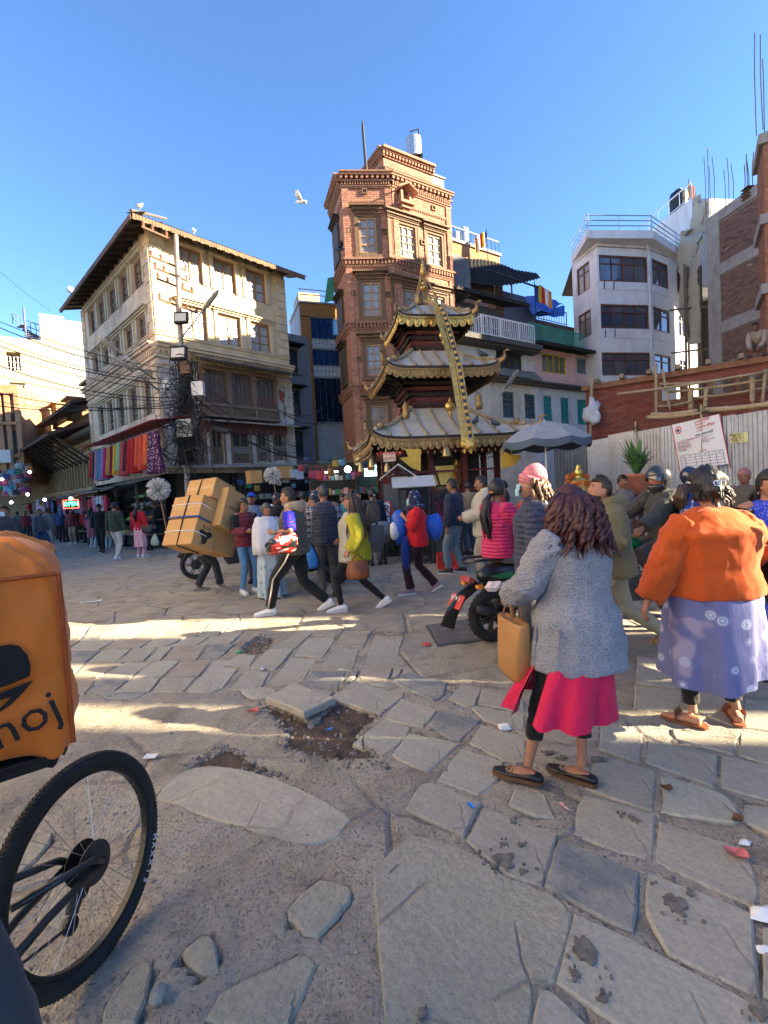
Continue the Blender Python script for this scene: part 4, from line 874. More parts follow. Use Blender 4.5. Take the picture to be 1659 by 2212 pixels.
# cream and dark house with white railing
u1r=hx(705,1300,.6)[0]; zr0=hx(450,1370,.6)[1]; zr1=hx(450,1185,.6)[1]
HD=thing('terrace_house','dark old house with a white railed terrace under a tin canopy','house',tuple(HF.p(1,0)))
k=MB(); k.fb(HF,-.3,u1r+.4,zr0-.26,zr0-.04,-3,.75); k.fb(HF,-.4,u1r+.5,zr0-.34,zr0-.26,-3,.55); k.build('terrace_slab',M((.07,.07,.07),.9,.4,5,.6,dirt=.4),HD)
def railing(fr,ua,ub,z0,z1,d,mtl,parent,sp=.13,name='railing',r=.014):
 k=MB(); k.beam(fr.p(ua,z1,d),fr.p(ub,z1,d),.05); k.beam(fr.p(ua,z0+.06,d),fr.p(ub,z0+.06,d),.035); o=k.build(name,mtl,parent); n=max(2,int((ub-ua)/sp)); me=None
 for i in range(n+1):
  u=ua+(ub-ua)*i/n; big=i%9==0
  b=MB(); b.beam(fr.p(u,z0,d),fr.p(u,z1,d),.05 if big else 2*r); b.build('baluster',mtl,o)
 return o
railing(HF,hx(185,1250,.6)[0],u1r,zr0,zr1,.6,M((.62,.64,.68),.5,.1),HD); TEALR=M((.02,.30,.22),.5,.25)
zz0=hx(950,1420,.3)[1]; railing(HF,u1r+.05,hx(1190,1360,.3)[0],zz0,zz0+zr1-zr0-.1,.3,TEALR,HD)
ur=hx(205,1250,.6)[0]; sr=Fr(HF.p(ur,0,.6),-HF.n); railing(sr,0,1.6,zr0,zr1,0,M((.62,.64,.68),.5,.1),HD)
za=hx(400,1010)[1]; k=MB(); k.fb(HF,.1,u1r-.5,zr0,za+.1,-2.6,-.9); k.build('wall',M((.12,.15,.19),.9,.3,4,.4,dirt=.4),HD)
for i in range(5):window(HF,.5+i*.8,1.1+i*.8,zr0+.5,za-.3,HD,M((.35,.40,.44),.6,.2),1,2,glass(),.06,-.88)
pent(HF,-.2,hx(620,1100)[0],za-.05,za+.55,-1.4,.3,'lower_tin_roof',BLACK,HD)
u2=hx(470,900)[0]; zc=hx(300,590,.5)[1]; k=MB(); k.fb(HF,-.1,1.0,za,za+1.6,-1.8,-.1); k.build('balcony_wall',M((.10,.11,.13),.9,.3,4,.4),HD)
k=MB(); k.fb(HF,.9,hx(380,900)[0],za+.1,za+1.0,-.5,-.42); k.build('balcony_panel',M((.07,.06,.055),.8,.3),HD)
zl,zh=hx(700,755,.9)[1],hx(200,590,-.5)[1]
c0_,c1_,c2_,c3_=at(984,604,20.4),at(1168,600,22.4),at(1160,590,24.5),at(984,562,22.6); k=MB()
def cf(u,v,dz=0.0):return c0_.lerp(c1_,u).lerp(c3_.lerp(c2_,u),v)+V((0,0,.022*math.sin(u*150)-.30*math.sin(math.pi*u)*(1-v)+.25*math.sin(math.pi*min(1,u*1.4))*v+dz))
k.grid(cf,190,2); k.grid(lambda u,v:cf(u,v,-.006),190,2); k.f[380:]=[q[::-1]for q in k.f[380:]]; k.build('tin_canopy',M((.016,.017,.019),.95,.3,6,.1,40,0,spec=.1),HD)
k=MB(); k.beam(HF.p(hx(480,800)[0],za,0),HF.p(hx(480,800)[0],zl+.4,0),.06); k.beam(HF.p(.3,za+1,.6),HF.p(.3,zh-.3,.6),.06); k.beam(HF.p(hx(200,800)[0],zl+.1,.3),HF.p(hx(690,775)[0],zl-.05,.3),.06); k.build('canopy_posts',IRON,HD)
# brick house behind with tanks and flag, blue tarpaulin
KB=Fr(at(975,560,25.5).xy,(.84,.54)); kb=thing('orange_brick_house','sunlit orange brick house with roof railing behind the tin canopy','house',(KB.o.x,KB.o.y,0))
kz=KB.px(*zp(Z2,1100,700))[1]; kw=KB.px(*zp(Z2,1262,800))[0]; k=MB(); k.fb(KB,-1,kw,0,kz,-4,0); k.build('wall',MORT,kb); bricks(KB,-1,kw,kz-3.6,kz,[],M((.42,.20,.09),.92,.25,12,.5,70,rnd=.3),kb,120,bl=.26,bh=.09)
k=MB(); k.fb(KB,-1.1,kw+.1,kz,kz+.12,-4,.1); k.build('coping',CONC,kb); railing(KB,-1,kw,kz+.12,kz+.8,0,IRON,kb,.3,r=.012)
water_tank(*zp(Z2,1035,672),27.5,.30,.85,'tall shiny steel water tank on the orange brick house'); water_tank(*zp(Z2,985,668),27.3,.24,.6,'smaller steel water tank half hidden by the tall brick building')
FLAGM=[]
for i,c in enumerate(((.03,.07,.30),(.65,.42,.02),(.50,.04,.03),(.70,.68,.62),(.60,.22,.03))):FLAGM.append(cloth(c,.3))
def flag(x,y,Y,w_,h,sag,label,order=(0,1,2,3,4)):
 c=at(x,y,Y); t=thing('prayer_flag',label,'flag',(c.x,c.y,c.z-1.6))
 MB().tube([(c.x,c.y,c.z-1.6),(c.x,c.y,c.z+h*.6)],.02,6).build('pole',IRON,t)
 for i,s in enumerate(order):
  k=MB(); f=lambda u,v:V((c.x+w_*(i+u)/5*math.cos(.3),c.y+w_*(i+u)/5*.3+.06*math.sin(3*(i+u)+v),c.z+h/2-v*h-sag*((i+u)/5)-.05*math.sin((i+u)*2)))
  k.grid(f,2,4); k.grid(lambda u,v:f(u,v)+V((0,.006,0)),2,4); k.build('stripe',FLAGM[s],t,smooth=True)
flag(*zp(Z7,240,370),26,-.75,.8,.5,'striped prayer flag flying above the orange brick house'); flag(*zp(Z7,710,900),23.5,1.0,.85,.35,'striped prayer flag in front of the blue tarpaulin')
tp_=thing('tarpaulin','bright blue tarpaulin stretched over a roof beside the white building','tarpaulin',tuple(at(1180,700,25))); crn=[at(*zp(Z7,*q),Y)for q,Y in(((610,945),24.5),((800,930),26),((1000,1040),25.5),((690,1130),23.5))]
k=MB(); bf=lambda u,v:(crn[0].lerp(crn[1],u)).lerp(crn[3].lerp(crn[2],u),v)+V((0,0,.12*math.sin(u*9)*v-.3*math.sin(math.pi*u)*math.sin(math.pi*v)+.1*noise.noise((u*6,v*6,1))))
k.grid(bf,16,12); k.build('sheet',M((.01,.10,.50),.5,.25,3,.2,20),tp_,smooth=True)
k=MB(); a,b,c,d=[at(*zp(Z7,*q),25)for q in((690,1100),(1000,1040),(1000,1150),(720,1140))]; k.grid(lambda u,v:a.lerp(b,u).lerp(d.lerp(c,u),v)+V((0,.1*math.sin(u*12),0)),12,6); k.build('side_sheet',M((.01,.12,.55),.5,.25,3,.2,20),tp_,smooth=True)
bh=thing('back_house','small blue grey house behind the terrace with brick pier','house',tuple(at(1100,700,24.5).xy)+(0,)); BH=Fr(at(1095,700,24.5).xy,(.84,.54))
k=MB(); za_=BH.px(*zp(Z7,650,960))[1]; k.fb(BH,-.3,BH.px(*zp(Z7,720,1000))[0],5,za_,-2,0); k.build('wall',M((.16,.20,.30),.9,.3,4,.4,dirt=.3),bh); k=MB(); k.fb(BH,-.9,-.31,5,za_+.25,-.5,.1); k.build('brick_pier',MORT,bh); bricks(BH,-.9,-.31,6,za_+.2,[],M((.30,.16,.09),.92,.3,12,.5,rnd=.3),bh,0,d=.1)
k=MB(); ub=BH.px(*zp(Z7,1075,1200))[0]; k.fb(BH,1.2,ub+1,4,BH.px(*zp(Z7,950,1195))[1],-2,-.3); k.build('rear_wall',M((.16,.15,.14),.95,.4,4,.6,dirt=.5),bh); zq=BH.px(*zp(Z7,920,1180))[1]; railing(BH,1.4,ub,zq,zq+.75,-.35,M((.5,.58,.66),.5),bh,.22)
# ------------------------------------------------------------------ white bay-fronted building
w0=at(1236,600,26).xy; w1=at(1291,600,24).xy; w2=at(1403,600,24.6).xy; w3=at(1512,620,27.5).xy
WF=[Fr(w0,w1-w0),Fr(w1,w2-w1),Fr(w2,w3-w2)]; WW=[(w1-w0).length,(w2-w1).length,(w3-w2).length]
WB=thing('white_building','white rendered building with a faceted bay and brown framed dark windows','building',(w1[0],w1[1],0))
WHT=M((.60,.62,.66),.88,.1,2,.2,30,dirt=.5,dirtc=(.32,.32,.33)); BRN=M((.12,.05,.035),.5,.25,8,.1,50)
wz=lambda f,x,y:WF[f].px(*zp(Z3,x,y))
zroof=wz(1,930,478)[1]-.05
mid=[wpx(WF[1],Z3,778,1030,552,688),wpx(WF[1],Z3,787,1038,806,932),wpx(WF[1],Z3,793,1045,1056,1176)]
lef=[wpx(WF[0],Z3,660,728,585,700),wpx(WF[0],Z3,668,735,800,945)]; lef=[(a,b,mid[i][2]-.1,mid[i][3])for i,(a,b,c,e)in enumerate(lef)]
rig=[wpx(WF[2],Z3,1055,1140,590,710),wpx(WF[2],Z3,1185,1225,640,740)]; rig=[(a,b,m_[2],m_[3])for m_ in mid for a,b,c,e in rig]
for f,ops in((0,lef),(1,mid),(2,rig)):wall(WF[f],0,WW[f],0,zroof+.0,ops,WHT,WB)
k=MB(); k.prism([tuple(q)for q in(w0,w1,w2,w3,w3+V((1,4)),w0+V((1,4)))],zroof-.3,zroof-.25); k.prism([tuple(q+V((.3,.5)))for q in(w0,w1,w2,w3)],0,zroof-.4); k.build('inner_wall',DARKROOM,WB)
for f,ops in((0,lef),(1,mid),(2,rig)):
 for i,o in enumerate(ops):
  window(WF[f],*o,WB,BRN,4 if f==1 else 2,2,glass((.015,.025,.05),.04)if f else glass((.13,.15,.15),.2),.08,-.1,.05,transom=.72)
for f in(1,2):
 for m_ in mid[1:]:band(WF[f],0,WW[f],[(m_[3]+.72,m_[3]+.75,.025)],WHT,WB,'string_course')
zpar=None
c_=[w0,w1+(w1-(w0+w3)/2).normalized()*.9,w2+(w2-(w0+w3)/2).normalized()*.8,w3]; e_=[q for q in c_]
PA=[Fr(c_[i],c_[i+1]-c_[i])for i in range(3)]; zpar=PA[1].px(*zp(Z3,960,418))[1]
for i in range(3):
 L=(c_[i+1]-c_[i]).length; k=MB(); k.fb(PA[i],-.02,L+.02,zroof-.05,zpar,-.14,0); k.build('parapet',WHT,WB)
 r=MB()
 for z in(zpar+.25,zpar+.5,zpar+.75):r.tube([PA[i].p(0,z,-.07),PA[i].p(L,z,-.07)],.025,6)
 n=max(2,int(L/1.3))
 for j in range(n+1):r.tube([PA[i].p(L*j/n,zpar,-.07),PA[i].p(L*j/n,zpar+.77,-.07)],.025,6)
 r.build('roof_rail',metal((.45,.5,.55),.4),WB)
k=MB(); k.prism([tuple(q)for q in c_],zroof-.12,zroof-.05); k.build('roof_slab',WHT,WB)
k=MB(); u,_=wz(1,1045,700); k.tube([WF[1].p(WW[1]-.1,3,.1),WF[1].p(WW[1]-.1,zroof-.5,.1),WF[1].p(WW[1]-.3,zroof-.2,.25)],.06,8); k.build('drain_pipe',M((.5,.53,.6),.5),WB)
for(x,y)in((803,705),(852,708),(808,958),(858,957)):u,z=wz(1,x,y); k=MB(); k.tube([WF[1].p(u,z-.2,.03),WF[1].p(u,z+.15,.05),WF[1].p(u+.04,z+.2,.05)],.02,5); k.build('pipe_stub',BLACK,WB)
# stair room, tank and draped netting on the roof behind
sr0=at(1395,470,29).xy; SF=Fr(sr0,at(1495,440,25.5).xy-sr0); sw=(at(1495,440,25.5).xy-sr0).length; z=SF.px(*zp(Z3,1200,320))[1]
k=MB(); k.fb(SF,-.2,sw,zroof-2,z+.2,-3,0); k.build('rear_block',WHT,WB); railing(SF,-.5,sw,z+.2,z+1.0,.05,metal((.45,.5,.55),.4),WB,.7)
c=at(*zp(Z3,1195,330),29.5); tk=thing('black_water_tank','black plastic water tank on the roof behind the white building','water tank',tuple(c)); MB().lathe(c,[(.48,0),(.5,.1),(.5,1.0),(.45,1.2),(.2,1.35),(.2,1.4)],18).build('tank',M((.012,.012,.016),.5,.3),tk); k=MB(); k.lathe(c+V((0,0,.6)),[(.505,0),(.52,.03),(.505,.06)],18); k.build('rib',BLACK,tk)
flag(*zp(Z3,1245,220),27,.55,1.2,.3,'striped prayer flag on the roof next to the black water tank',(1,2,3,4,0))
nt_=[[at(*zp(Z3,*q),Y)for q,Y in r]for r in((((1270,245),25.6),((1345,290),24.5)),(((1235,420),25.6),((1340,440),24.5)),(((1175,440),25.4),((1338,480),24.3)),(((1190,620),25.4),((1285,640),24.3)),(((1210,800),25.3),((1285,800),24.3)),(((1230,1000),25.2),((1285,1015),24.2)))]
k=MB()
def nf(u,v):
 s=v*(len(nt_)-1); i=min(int(s),len(nt_)-2); q=nt_[i][0].lerp(nt_[i][1],u).lerp(nt_[i+1][0].lerp(nt_[i+1][1],u),s-i)
 return q+V((.12,-.2,0))*math.sin(u*11+v*3)+V((0,-.25,0))*noise.noise((u*4,v*7,3))
k.grid(nf,22,40); tag(smooth_mod(k.build('safety_netting',cloth((.42,.38,.30),.6),smooth=True),None,1,(.22,.30)),'grey beige netting draped down the gap beside the white building','netting')
# ------------------------------------------------------------------ unfinished brick and concrete block
q0=at(1534,650,22).xy; q1=at(1652,650,19.4).xy; UF=Fr(q0,q1-q0); uw=(q1-q0).length+.6; UB=thing('unfinished_building','unfinished brick block in a grey concrete frame with bare reinforcing bars','building',(q0[0],q0[1],0))
uz=lambda x,y:UF.px(*zp(ZR,x,y)); ztop=uz(300,1140)[1]
RBR=M((.19,.105,.085),.95,.3,10,.6,60,rnd=.4,dirt=.2)
k=MB(); k.fb(UF,0,uw,0,ztop,-9,0); k.build('wall',CONC,UB)
fl=[uz(400,1450)[1],uz(450,1790)[1]-.1,3.0]
k=MB(); k.fb(UF,-.05,.62,0,ztop,-.5,.07); k.build('column',CONC,UB); k=MB(); k.fb(UF,.62,uw,ztop-.45,ztop,-.5,.07); k.build('beam',CONC,UB)
zz=ztop-.45
for z in fl:
 bricks(UF,.63,uw,z+.25,zz,[],RBR,UB,100,bl=.22,bh=.065,skip=.004,proud=.022,rough=.008); k=MB(); k.fb(UF,.62,uw,z-.25,z+.25,-.3,.06); k.build('beam',CONC,UB); zz=z-.25
def rebar(x,y,Y,hs,parent,r=.018,sp=.14):
 c=at(x,y,Y)
 for i,h in enumerate(hs):
  a=c+V((sp*(i%2)-sp/2,sp*(i//2)-sp/2,0)); k=MB(); k.tube([a,a+V((R_.uniform(-.05,.05),R_.uniform(-.05,.05),h*.6)),a+V((R_.uniform(-.07,.07),R_.uniform(-.05,.05),h))],r,5); k.build('rebar',RUST,parent)
rebar(*zp(ZR,300,1130),21.8,(3.0,2.6,2.7,2.3),UB,sp=.22,r=.014); rebar(*zp(ZR,425,1075),20.8,(2.1,1.8,1.7),UB,sp=.2,r=.014); rebar(*zp(ZR,545,1030),20,(1.8,1.9,1.5,1.7),UB,sp=.22)
c=at(*zp(ZR,545,1000),20); k=MB()
for j in range(4):k.loft([[c+V((a*.2,b*.2,j*.13-.1+dz))for a,b in((-1,-1),(1,-1),(1,1),(-1,1))]for dz in(0,.02)])
k.build('stirrups',RUST,UB)
k=MB(); c=at(1500,760,24.5)
for i in range(4):k.tube([c+V((i*.35-.5,.3*(i%2),-8)),c+V((i*.35-.4,.3*(i%2),4.5))],.06,6)
for z in(-3,0,2.2):k.tube([c+V((-1.2,0,z)),c+V((1.3,.2,z+.2))],.05,6)
tag(k.build('bamboo_scaffold',M((.14,.11,.08),.8,.3)),'bamboo scaffold poles in the dark gap behind the grey netting','scaffold')
k=MB(); g0_=at(1440,700,29).xy; g1_=at(1560,700,27).xy; gf=Fr(g0_,g1_-g0_); k.fb(gf,0,(g1_-g0_).length,0,zroof-.5,-.3,0); k.build('dark_backdrop',M((.07,.07,.072),.9,.4,3),WB)  # dark sheet added behind the gap, its shade put into the colour
# ------------------------------------------------------------------ tall brick tower at the right edge, maker of unseen shade blocks
TW=Fr(at(1654,600,14.6).xy,(.83,-.56)); tz=TW.px(1645,305)[1]
TWB=thing('brick_tower','bare brick corner tower with concrete bands at the right edge','building',(TW.o.x,TW.o.y,0)); OBR=M((.38,.15,.085),.92,.3,10,.6,60,rnd=.35)
k=MB(); k.fb(TW,0,1.6,0,tz,-1.6,0); k.build('wall',MORT,TWB); zb_=[TW.px(*zp(ZR,650,y))[1]for y in(610,1120,1560)]
bricks(TW,0,1.6,3.5,tz-.3,[],OBR,TWB,160,bl=.21,bh=.06); TS=Fr(TW.o,(.56,.83),True); bricks(TS,0,1.6,3.5,tz-.3,[],OBR,TWB,0,bl=.21,bh=.06)
for z in zb_:k=MB(); k.fb(TW,-.12,1.7,z-.3,z,-1.7,.12); k.build('concrete_band',CONC,TWB)
rebar(*zp(ZR,640,600),14.4,(2.7,2.4,3.0,2.2),TWB,sp=.25,r=.013)
def plain_block(x0,x1,y0,y1,h,label,mtl):
 t=thing('shade_block',label,'building',((x0+x1)/2,(y0+y1)/2,0)); fr=Fr((x0,y1),(0,-1)); L=y1-y0
 ops=[(.5+i*1.9,1.6+i*1.9,z,z+1.4)for i in range(int((L-.6)/1.9))for z in(1.2,4.2,7.2,10.2,13.2)if z+2<h]
 k=MB(); sk=.15*(x1-x0); k.prism([(x0+.3,y0-.045),(x1,y0-sk),(x1,y1-sk),(x0+.3,y1-.045)],0,h); k.build('core',MORT,t); wall(fr,0,L,0,h,ops,mtl,t,th=.28)  # flanks slanted along the sun so the gaps between blocks pass light
 k=MB(); k.prism([(x0-.2,y0+.03),(x1,y0-sk),(x1,y1-sk),(x0-.2,y1+.03)],h,h+.15); k.build('roof',CONC,t); return t
# ------------------------------------------------------------------ unseen blocks added beyond the right edge; their gaps shape the light streaks
for y0,y1,h in((-9.0,0.45,15.8),(0.78,1.33,15.6),(1.60,2.48,16.0),(3.28,17.2,16.6)):
 plain_block(16.5,19.0,y0,y1,h,'unseen concrete block added beyond the right edge to shade the square',CONC)['group']='added shade blocks beyond the right edge'
for y0,y1,h,lb in((-11,-2.2,13.5,'unseen cream building added at the left to bounce sunlight, nearest the camera'),(-2.0,5.6,14.5,'unseen cream building added at the left to bounce sunlight, second along'),(5.8,11.0,13.0,'unseen cream building added at the left to bounce sunlight, furthest along')):  # unseen pale walls added to bounce warm sunlight into the square
 t=thing('bounce_building',lb,'building',(-12,(y0+y1)/2,0)); fr=Fr((-10.6,y0),(0,1)); L=y1-y0; ops=[(.6+i*1.7,1.6+i*1.7,z,z+1.3)for i in range(int((L-.8)/1.7))for z in(1.0,3.9,6.8,9.7)]
 k=MB(); k.prism([(-14,y0),(-10.85,y0),(-10.85,y1),(-14,y1)],0,h); k.build('core',DARKROOM,t); wall(fr,0,L,0,h,ops,M((.62,.54,.42),.9,.12,2,.2,30),t)
plain_block(21.3,24.5,17.3,25.2,18.3,'unseen tall block added behind the unfinished building to shade the white one',CONC)  # unseen block added to keep the sun off the white building
# ------------------------------------------------------------------ three-tiered pagoda shrine
PU=V((.986,.167,0)).normalized(); PN=V((PU.y,-PU.x,0))
el=at(800,925,10.95); PC=V((el.x,el.y,0))+PU*2.06-PN*2.06
PG=thing('pagoda','small three tiered temple with grey metal roofs and gilded fringes','temple',tuple(PC))
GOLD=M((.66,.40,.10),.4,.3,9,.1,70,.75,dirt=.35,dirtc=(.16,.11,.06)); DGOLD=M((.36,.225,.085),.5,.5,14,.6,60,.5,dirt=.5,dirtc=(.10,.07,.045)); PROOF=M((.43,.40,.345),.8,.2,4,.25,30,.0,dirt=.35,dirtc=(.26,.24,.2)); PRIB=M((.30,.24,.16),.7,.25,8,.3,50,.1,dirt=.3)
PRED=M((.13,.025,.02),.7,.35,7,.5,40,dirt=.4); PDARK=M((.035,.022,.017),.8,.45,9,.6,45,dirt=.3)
def pk(k,x,y,z):  # side k of the square, x along the side, y outwards from the middle
 u,n=PU,PN
 for _ in range(k):u,n=-n,u
 return PC+u*x+n*y+V((0,0,z))
def tier(s,a,z0,z1,nrib,lift,fr_h,kind):
 H=lambda v:a+(s-a)*v
 def S(k,u,v,up=0.0):z=z1+(z0-z1)*(v+.10*math.sin(math.pi*v)*1)+lift*(abs(u)**8)*v**3; return pk(k,u*H(v),H(v),z+up)
 for k in range(4):
  if k==2:n_=1
  else:n_=nrib
  eds=[-1+2*i/(n_+1)for i in range(n_+2)]
  # ribs run straight down, so panel edges keep the same distance along the eave
  xs_=[-s+2*s*i/(n_+1)for i in range(n_+2)]
  for i in range(n_+1):
   mb=MB(); x0,x1=xs_[i],xs_[i+1]; rws=[]
   for j in range(9):
    v=j/8; h=H(v); q0,q1=max(-h,min(h,x0)),max(-h,min(h,x1))
    rws.append([S(k,(q0+(q1-q0)*t/4)/h,v)for t in range(5)])
   mb.loft(rws,False,False); mb.loft([[p-V((0,0,.03))for p in r][::-1]for r in rws],False,False); mb.build('roof_panel',PROOF,PG,smooth=True)
  for x in xs_[1:-1]:
   v0=max(0.0,(abs(x)-a)/(s-a))+.03
   if v0>.9 or k==2:continue
   mb=MB(); pts=[S(k,x/H(v0+(1-v0)*t/6),v0+(1.0-v0)*t/6*.97,.025)for t in range(7)]; mb.tube(pts,.033,6); mb.ball(pts[-1],(.05,.05,.05),8); mb.build('roof_rib',PRIB,PG)
  # hip ridge with upturned horn
  mb=MB(); pts=[S(k,-1,t/10,.03)for t in range(11)]; d=(pts[-1]-pts[-3]); d.z=0; d.normalize()
  mb.tube(pts[:-1],.06,6); mb.build('hip_ridge',PRIB if kind else GOLD,PG)
  mb=MB(); e=pts[-1]-V((0,0,.09)); hn=[e-d*.30+V((0,0,-.05)),e,e+d*.09*s/2+V((0,0,.03)),e+d*.17*s/2+V((0,0,.08)),e+d*.18*s/2+V((0,0,.15)),e+d*.13*s/2+V((0,0,.21))]
  mb.tube(hn,[(.045,.07),(.05,.085),(.045,.075),(.035,.06),(.022,.035),(.006,.008)],8); mb.tube([hn[-1],hn[-1]+d*.12+V((0,0,.03)),hn[-1]+d*.2+V((0,0,.0))],[.02,.028,.005],6); mb.ball(e-d*.42+V((0,0,.17)),(.10,.10,.09),8); mb.build('corner_horn',DGOLD,PG,smooth=True)
  # dark eave edge and hanging gilded fringe
  eb=MB(); N=16
  top=[S(k,-1+2*i/N,1,.0)for i in range(N+1)]; nn=pk(k,0,1,0)-pk(k,0,0,0)
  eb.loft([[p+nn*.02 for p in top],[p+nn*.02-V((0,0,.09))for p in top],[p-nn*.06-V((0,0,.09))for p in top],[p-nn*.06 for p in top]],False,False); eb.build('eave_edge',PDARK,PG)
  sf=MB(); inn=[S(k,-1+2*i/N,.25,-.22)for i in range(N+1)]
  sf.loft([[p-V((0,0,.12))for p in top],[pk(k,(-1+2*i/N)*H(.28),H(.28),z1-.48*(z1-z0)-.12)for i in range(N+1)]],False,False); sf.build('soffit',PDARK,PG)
  st=MB(); n=int(s*4)
  for i in range(n+1):
   x=-1+2*i/n; st.beam(pk(k,x*H(.15),H(.1),z0-.30),S(k,x*.97,.93,-.10),.045,.06)
  st.build('roof_struts',PDARK,PG)
  if k==2:continue
  w_=(.17 if kind!=3 else .19); n=int(2*s/w_); me=None
  for i in range(n):
   u=-1+2*(i+.5)/n; p=S(k,u,1,-.07)-nn*.015; w2=s/n*.98; hgt=fr_h
   mb=MB(); tgt=(pk(k,1,0,0)-pk(k,0,0,0)); dn=V((0,0,-1))
   prof=[(-1,0),(1,0),(1,-.55),(.8,-.80),(.45,-.95),(0,-1.0),(-.45,-.95),(-.8,-.80),(-1,-.55)]
   mb.loft([[p+tgt*(x*w2)+V((0,0,y*hgt))for x,y in prof],[p+nn*.012+tgt*(x*w2)+V((0,0,y*hgt))for x,y in prof]])
   prof2=[(.62*math.cos(t*.785),-.52+.34*math.sin(t*.785))for t in range(8)]
   mb.loft([[p+nn*.012+tgt*(x*w2)+V((0,0,y*hgt))for x,y in prof2],[p+nn*.03+tgt*(x*w2*.6)+V((0,0,(y+.52)*hgt*.6-.52*hgt))for x,y in prof2]])
   if kind==2:
    mb.beam(p+nn*.016+tgt*(-w2)+V((0,0,-.05*hgt)),p+nn*.016+tgt*w2+V((0,0,-.8*hgt)),.03,.02,nn); mb.beam(p+nn*.02+tgt*w2+V((0,0,-.05*hgt)),p+nn*.02-tgt*w2+V((0,0,-.8*hgt)),.03,.02,nn)
   if kind==1:
    mb.lathe(p+tgt*w2*.98+V((0,0,-hgt-.12)),[(.002,0),(.022,.035),(.018,.07),(.004,.10)],6)
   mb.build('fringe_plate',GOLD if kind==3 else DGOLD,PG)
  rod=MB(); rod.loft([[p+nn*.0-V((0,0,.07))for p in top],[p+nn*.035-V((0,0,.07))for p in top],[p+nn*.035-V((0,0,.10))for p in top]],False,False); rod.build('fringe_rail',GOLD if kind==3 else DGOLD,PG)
ZP=(1350,1600,.48222)
e1=at(900,940,10.95).z; t1=at(955,875,12.2).z; e2=at(960,780,11.45).z; t2=at(945,749,12.4).z; e3=at(950,667,11.95).z; t3=at(940,648,12.6).z
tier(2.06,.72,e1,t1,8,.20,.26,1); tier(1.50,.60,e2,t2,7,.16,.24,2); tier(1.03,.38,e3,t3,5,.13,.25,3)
# walls of the upper storeys, stepping out under each roof, with round gilded mirrors
def storey(h,z0,z1,flare):
 for k in range(4):
  mb=MB(); a=[pk(k,-h,h,z0),pk(k,h,h,z0),pk(k,h,h,z1),pk(k,-h,h,z1)]; mb.add(a,[(0,1,2,3)]); mb.build('wall',PRED,PG)
  for i,f in enumerate(flare):
   z=z0+(z1-z0)*(.08+.13*i); mb=MB(); q=h+f
   mb.hexa([pk(k,-q,q,z),pk(k,q,q,z),pk(k,q,h-.1,z),pk(k,-q,h-.1,z),pk(k,-q,q,z+.09),pk(k,q,q,z+.09),pk(k,q,h-.1,z+.09),pk(k,-q,h-.1,z+.09)]); mb.build('carved_course',PRED if i%2 else PDARK,PG)
  mb=MB(); n=8
  for i in range(n):x=-h+2*h*(i+.5)/n; mb.box(pk(k,x,h+.05,z0+(z1-z0)*.5),(.08,.08,.12),Matrix.Rotation(math.atan2(PU.y,PU.x),3,'Z'))
  mb.build('bracket',PDARK,PG)
storey(.70,t1-.05,e2+.10,(.05,.03,.10,.16,.24,.30)); storey(.58,t2-.04,e3+.10,(.04,.03,.08,.14,.2,.26))
for x,y,Y,r in((972,890,11.7,.13),(957,737,11.9,.11)):
 c=at(x,y-12,Y); mb=MB(); mb.lathe(c,[(r*.3,-.03),(r,-.01),(r*.92,.03),(r*.5,.07),(.01,.09)],16,axis=PN); mb.lathe(c-V((0,0,r*1.9)),[(.05,0),(.03,r*.5),(.045,r)],8); mb.lathe(c+V((0,0,r*.9)),[(.05,0),(.03,.05),(.005,.12)],8); mb.build('gilded_mirror',GOLD,PG,smooth=True)
for x,y,Y in((822+55,900,11.8),(1035,880,11.8)):
 c=at(x,y,Y); mb=MB(); mb.lathe(c,[(.08,-.05),(.1,.05),(.07,.18),(.09,.24),(.05,.32),(.01,.4)],10); mb.build('guardian_figure',DGOLD,PG,smooth=True)
# finial: lotus base, bell, arched canopy on three legs, spire
fc=V((PC.x,PC.y,t3)); FI=GOLD
mb=MB(); mb.lathe(fc,[(.40,-.1),(.42,.0),(.36,.05),(.37,.10),(.28,.14),(.29,.2),(.2,.26),(.22,.34),(.23,.44),(.2,.55),(.12,.62),(.08,.66),(.05,.86)],16); mb.build('finial_base',DGOLD,PG,smooth=True)
mb=MB(); mb.lathe(fc+V((0,0,.86)),[(.05,0),(.13,.04),(.15,.12),(.10,.2),(.05,.24),(.09,.29),(.06,.36),(.02,.42),(.035,.48),(.003,.58)],14); mb.build('finial',GOLD,PG,smooth=True)
for k in range(4):
 mb=MB(); d=(pk(k,.7,.7,0)-PC); mb.beam(fc+d*.62+V((0,0,0)),fc+d*.10+V((0,0,1.55)),.05,.03); mb.build('canopy_leg',DGOLD,PG)
mb=MB(); mb.lathe(fc+V((0,0,1.5)),[(.08,0),(.15,.02),(.13,.08),(.09,.10),(.13,.13),(.11,.2),(.08,.22),(.11,.25),(.085,.33),(.055,.36),(.08,.40),(.05,.50),(.025,.56),(.03,.60),(.003,.74)],14); mb.build('spire',GOLD,PG,smooth=True)
for k,x in((0,-.35),(0,.35),(0,.1),(3,.2)):
 c=pk(k,x,.34,t3+.1); mb=MB(); mb.lathe(c,[(.10,0),(.12,.08),(.07,.2),(.1,.3),(.06,.4),(.02,.5)],9); mb.beam(c+V((0,0,.25)),c+PU*.18+V((0,0,.38)),.03); mb.build('guardian_figure',DGOLD,PG,smooth=True)
for o in[q for q in PG.children if q.name.split('.')[0]in('finial_base','finial','canopy_leg','spire')]+[q for q in PG.children if q.name.startswith('guardian_figure')][2:]:
 f_=fc-V(PG.location); o.scale=(.72,.72,.66); o.location=V((f_.x*.28,f_.y*.28,f_.z*.34))
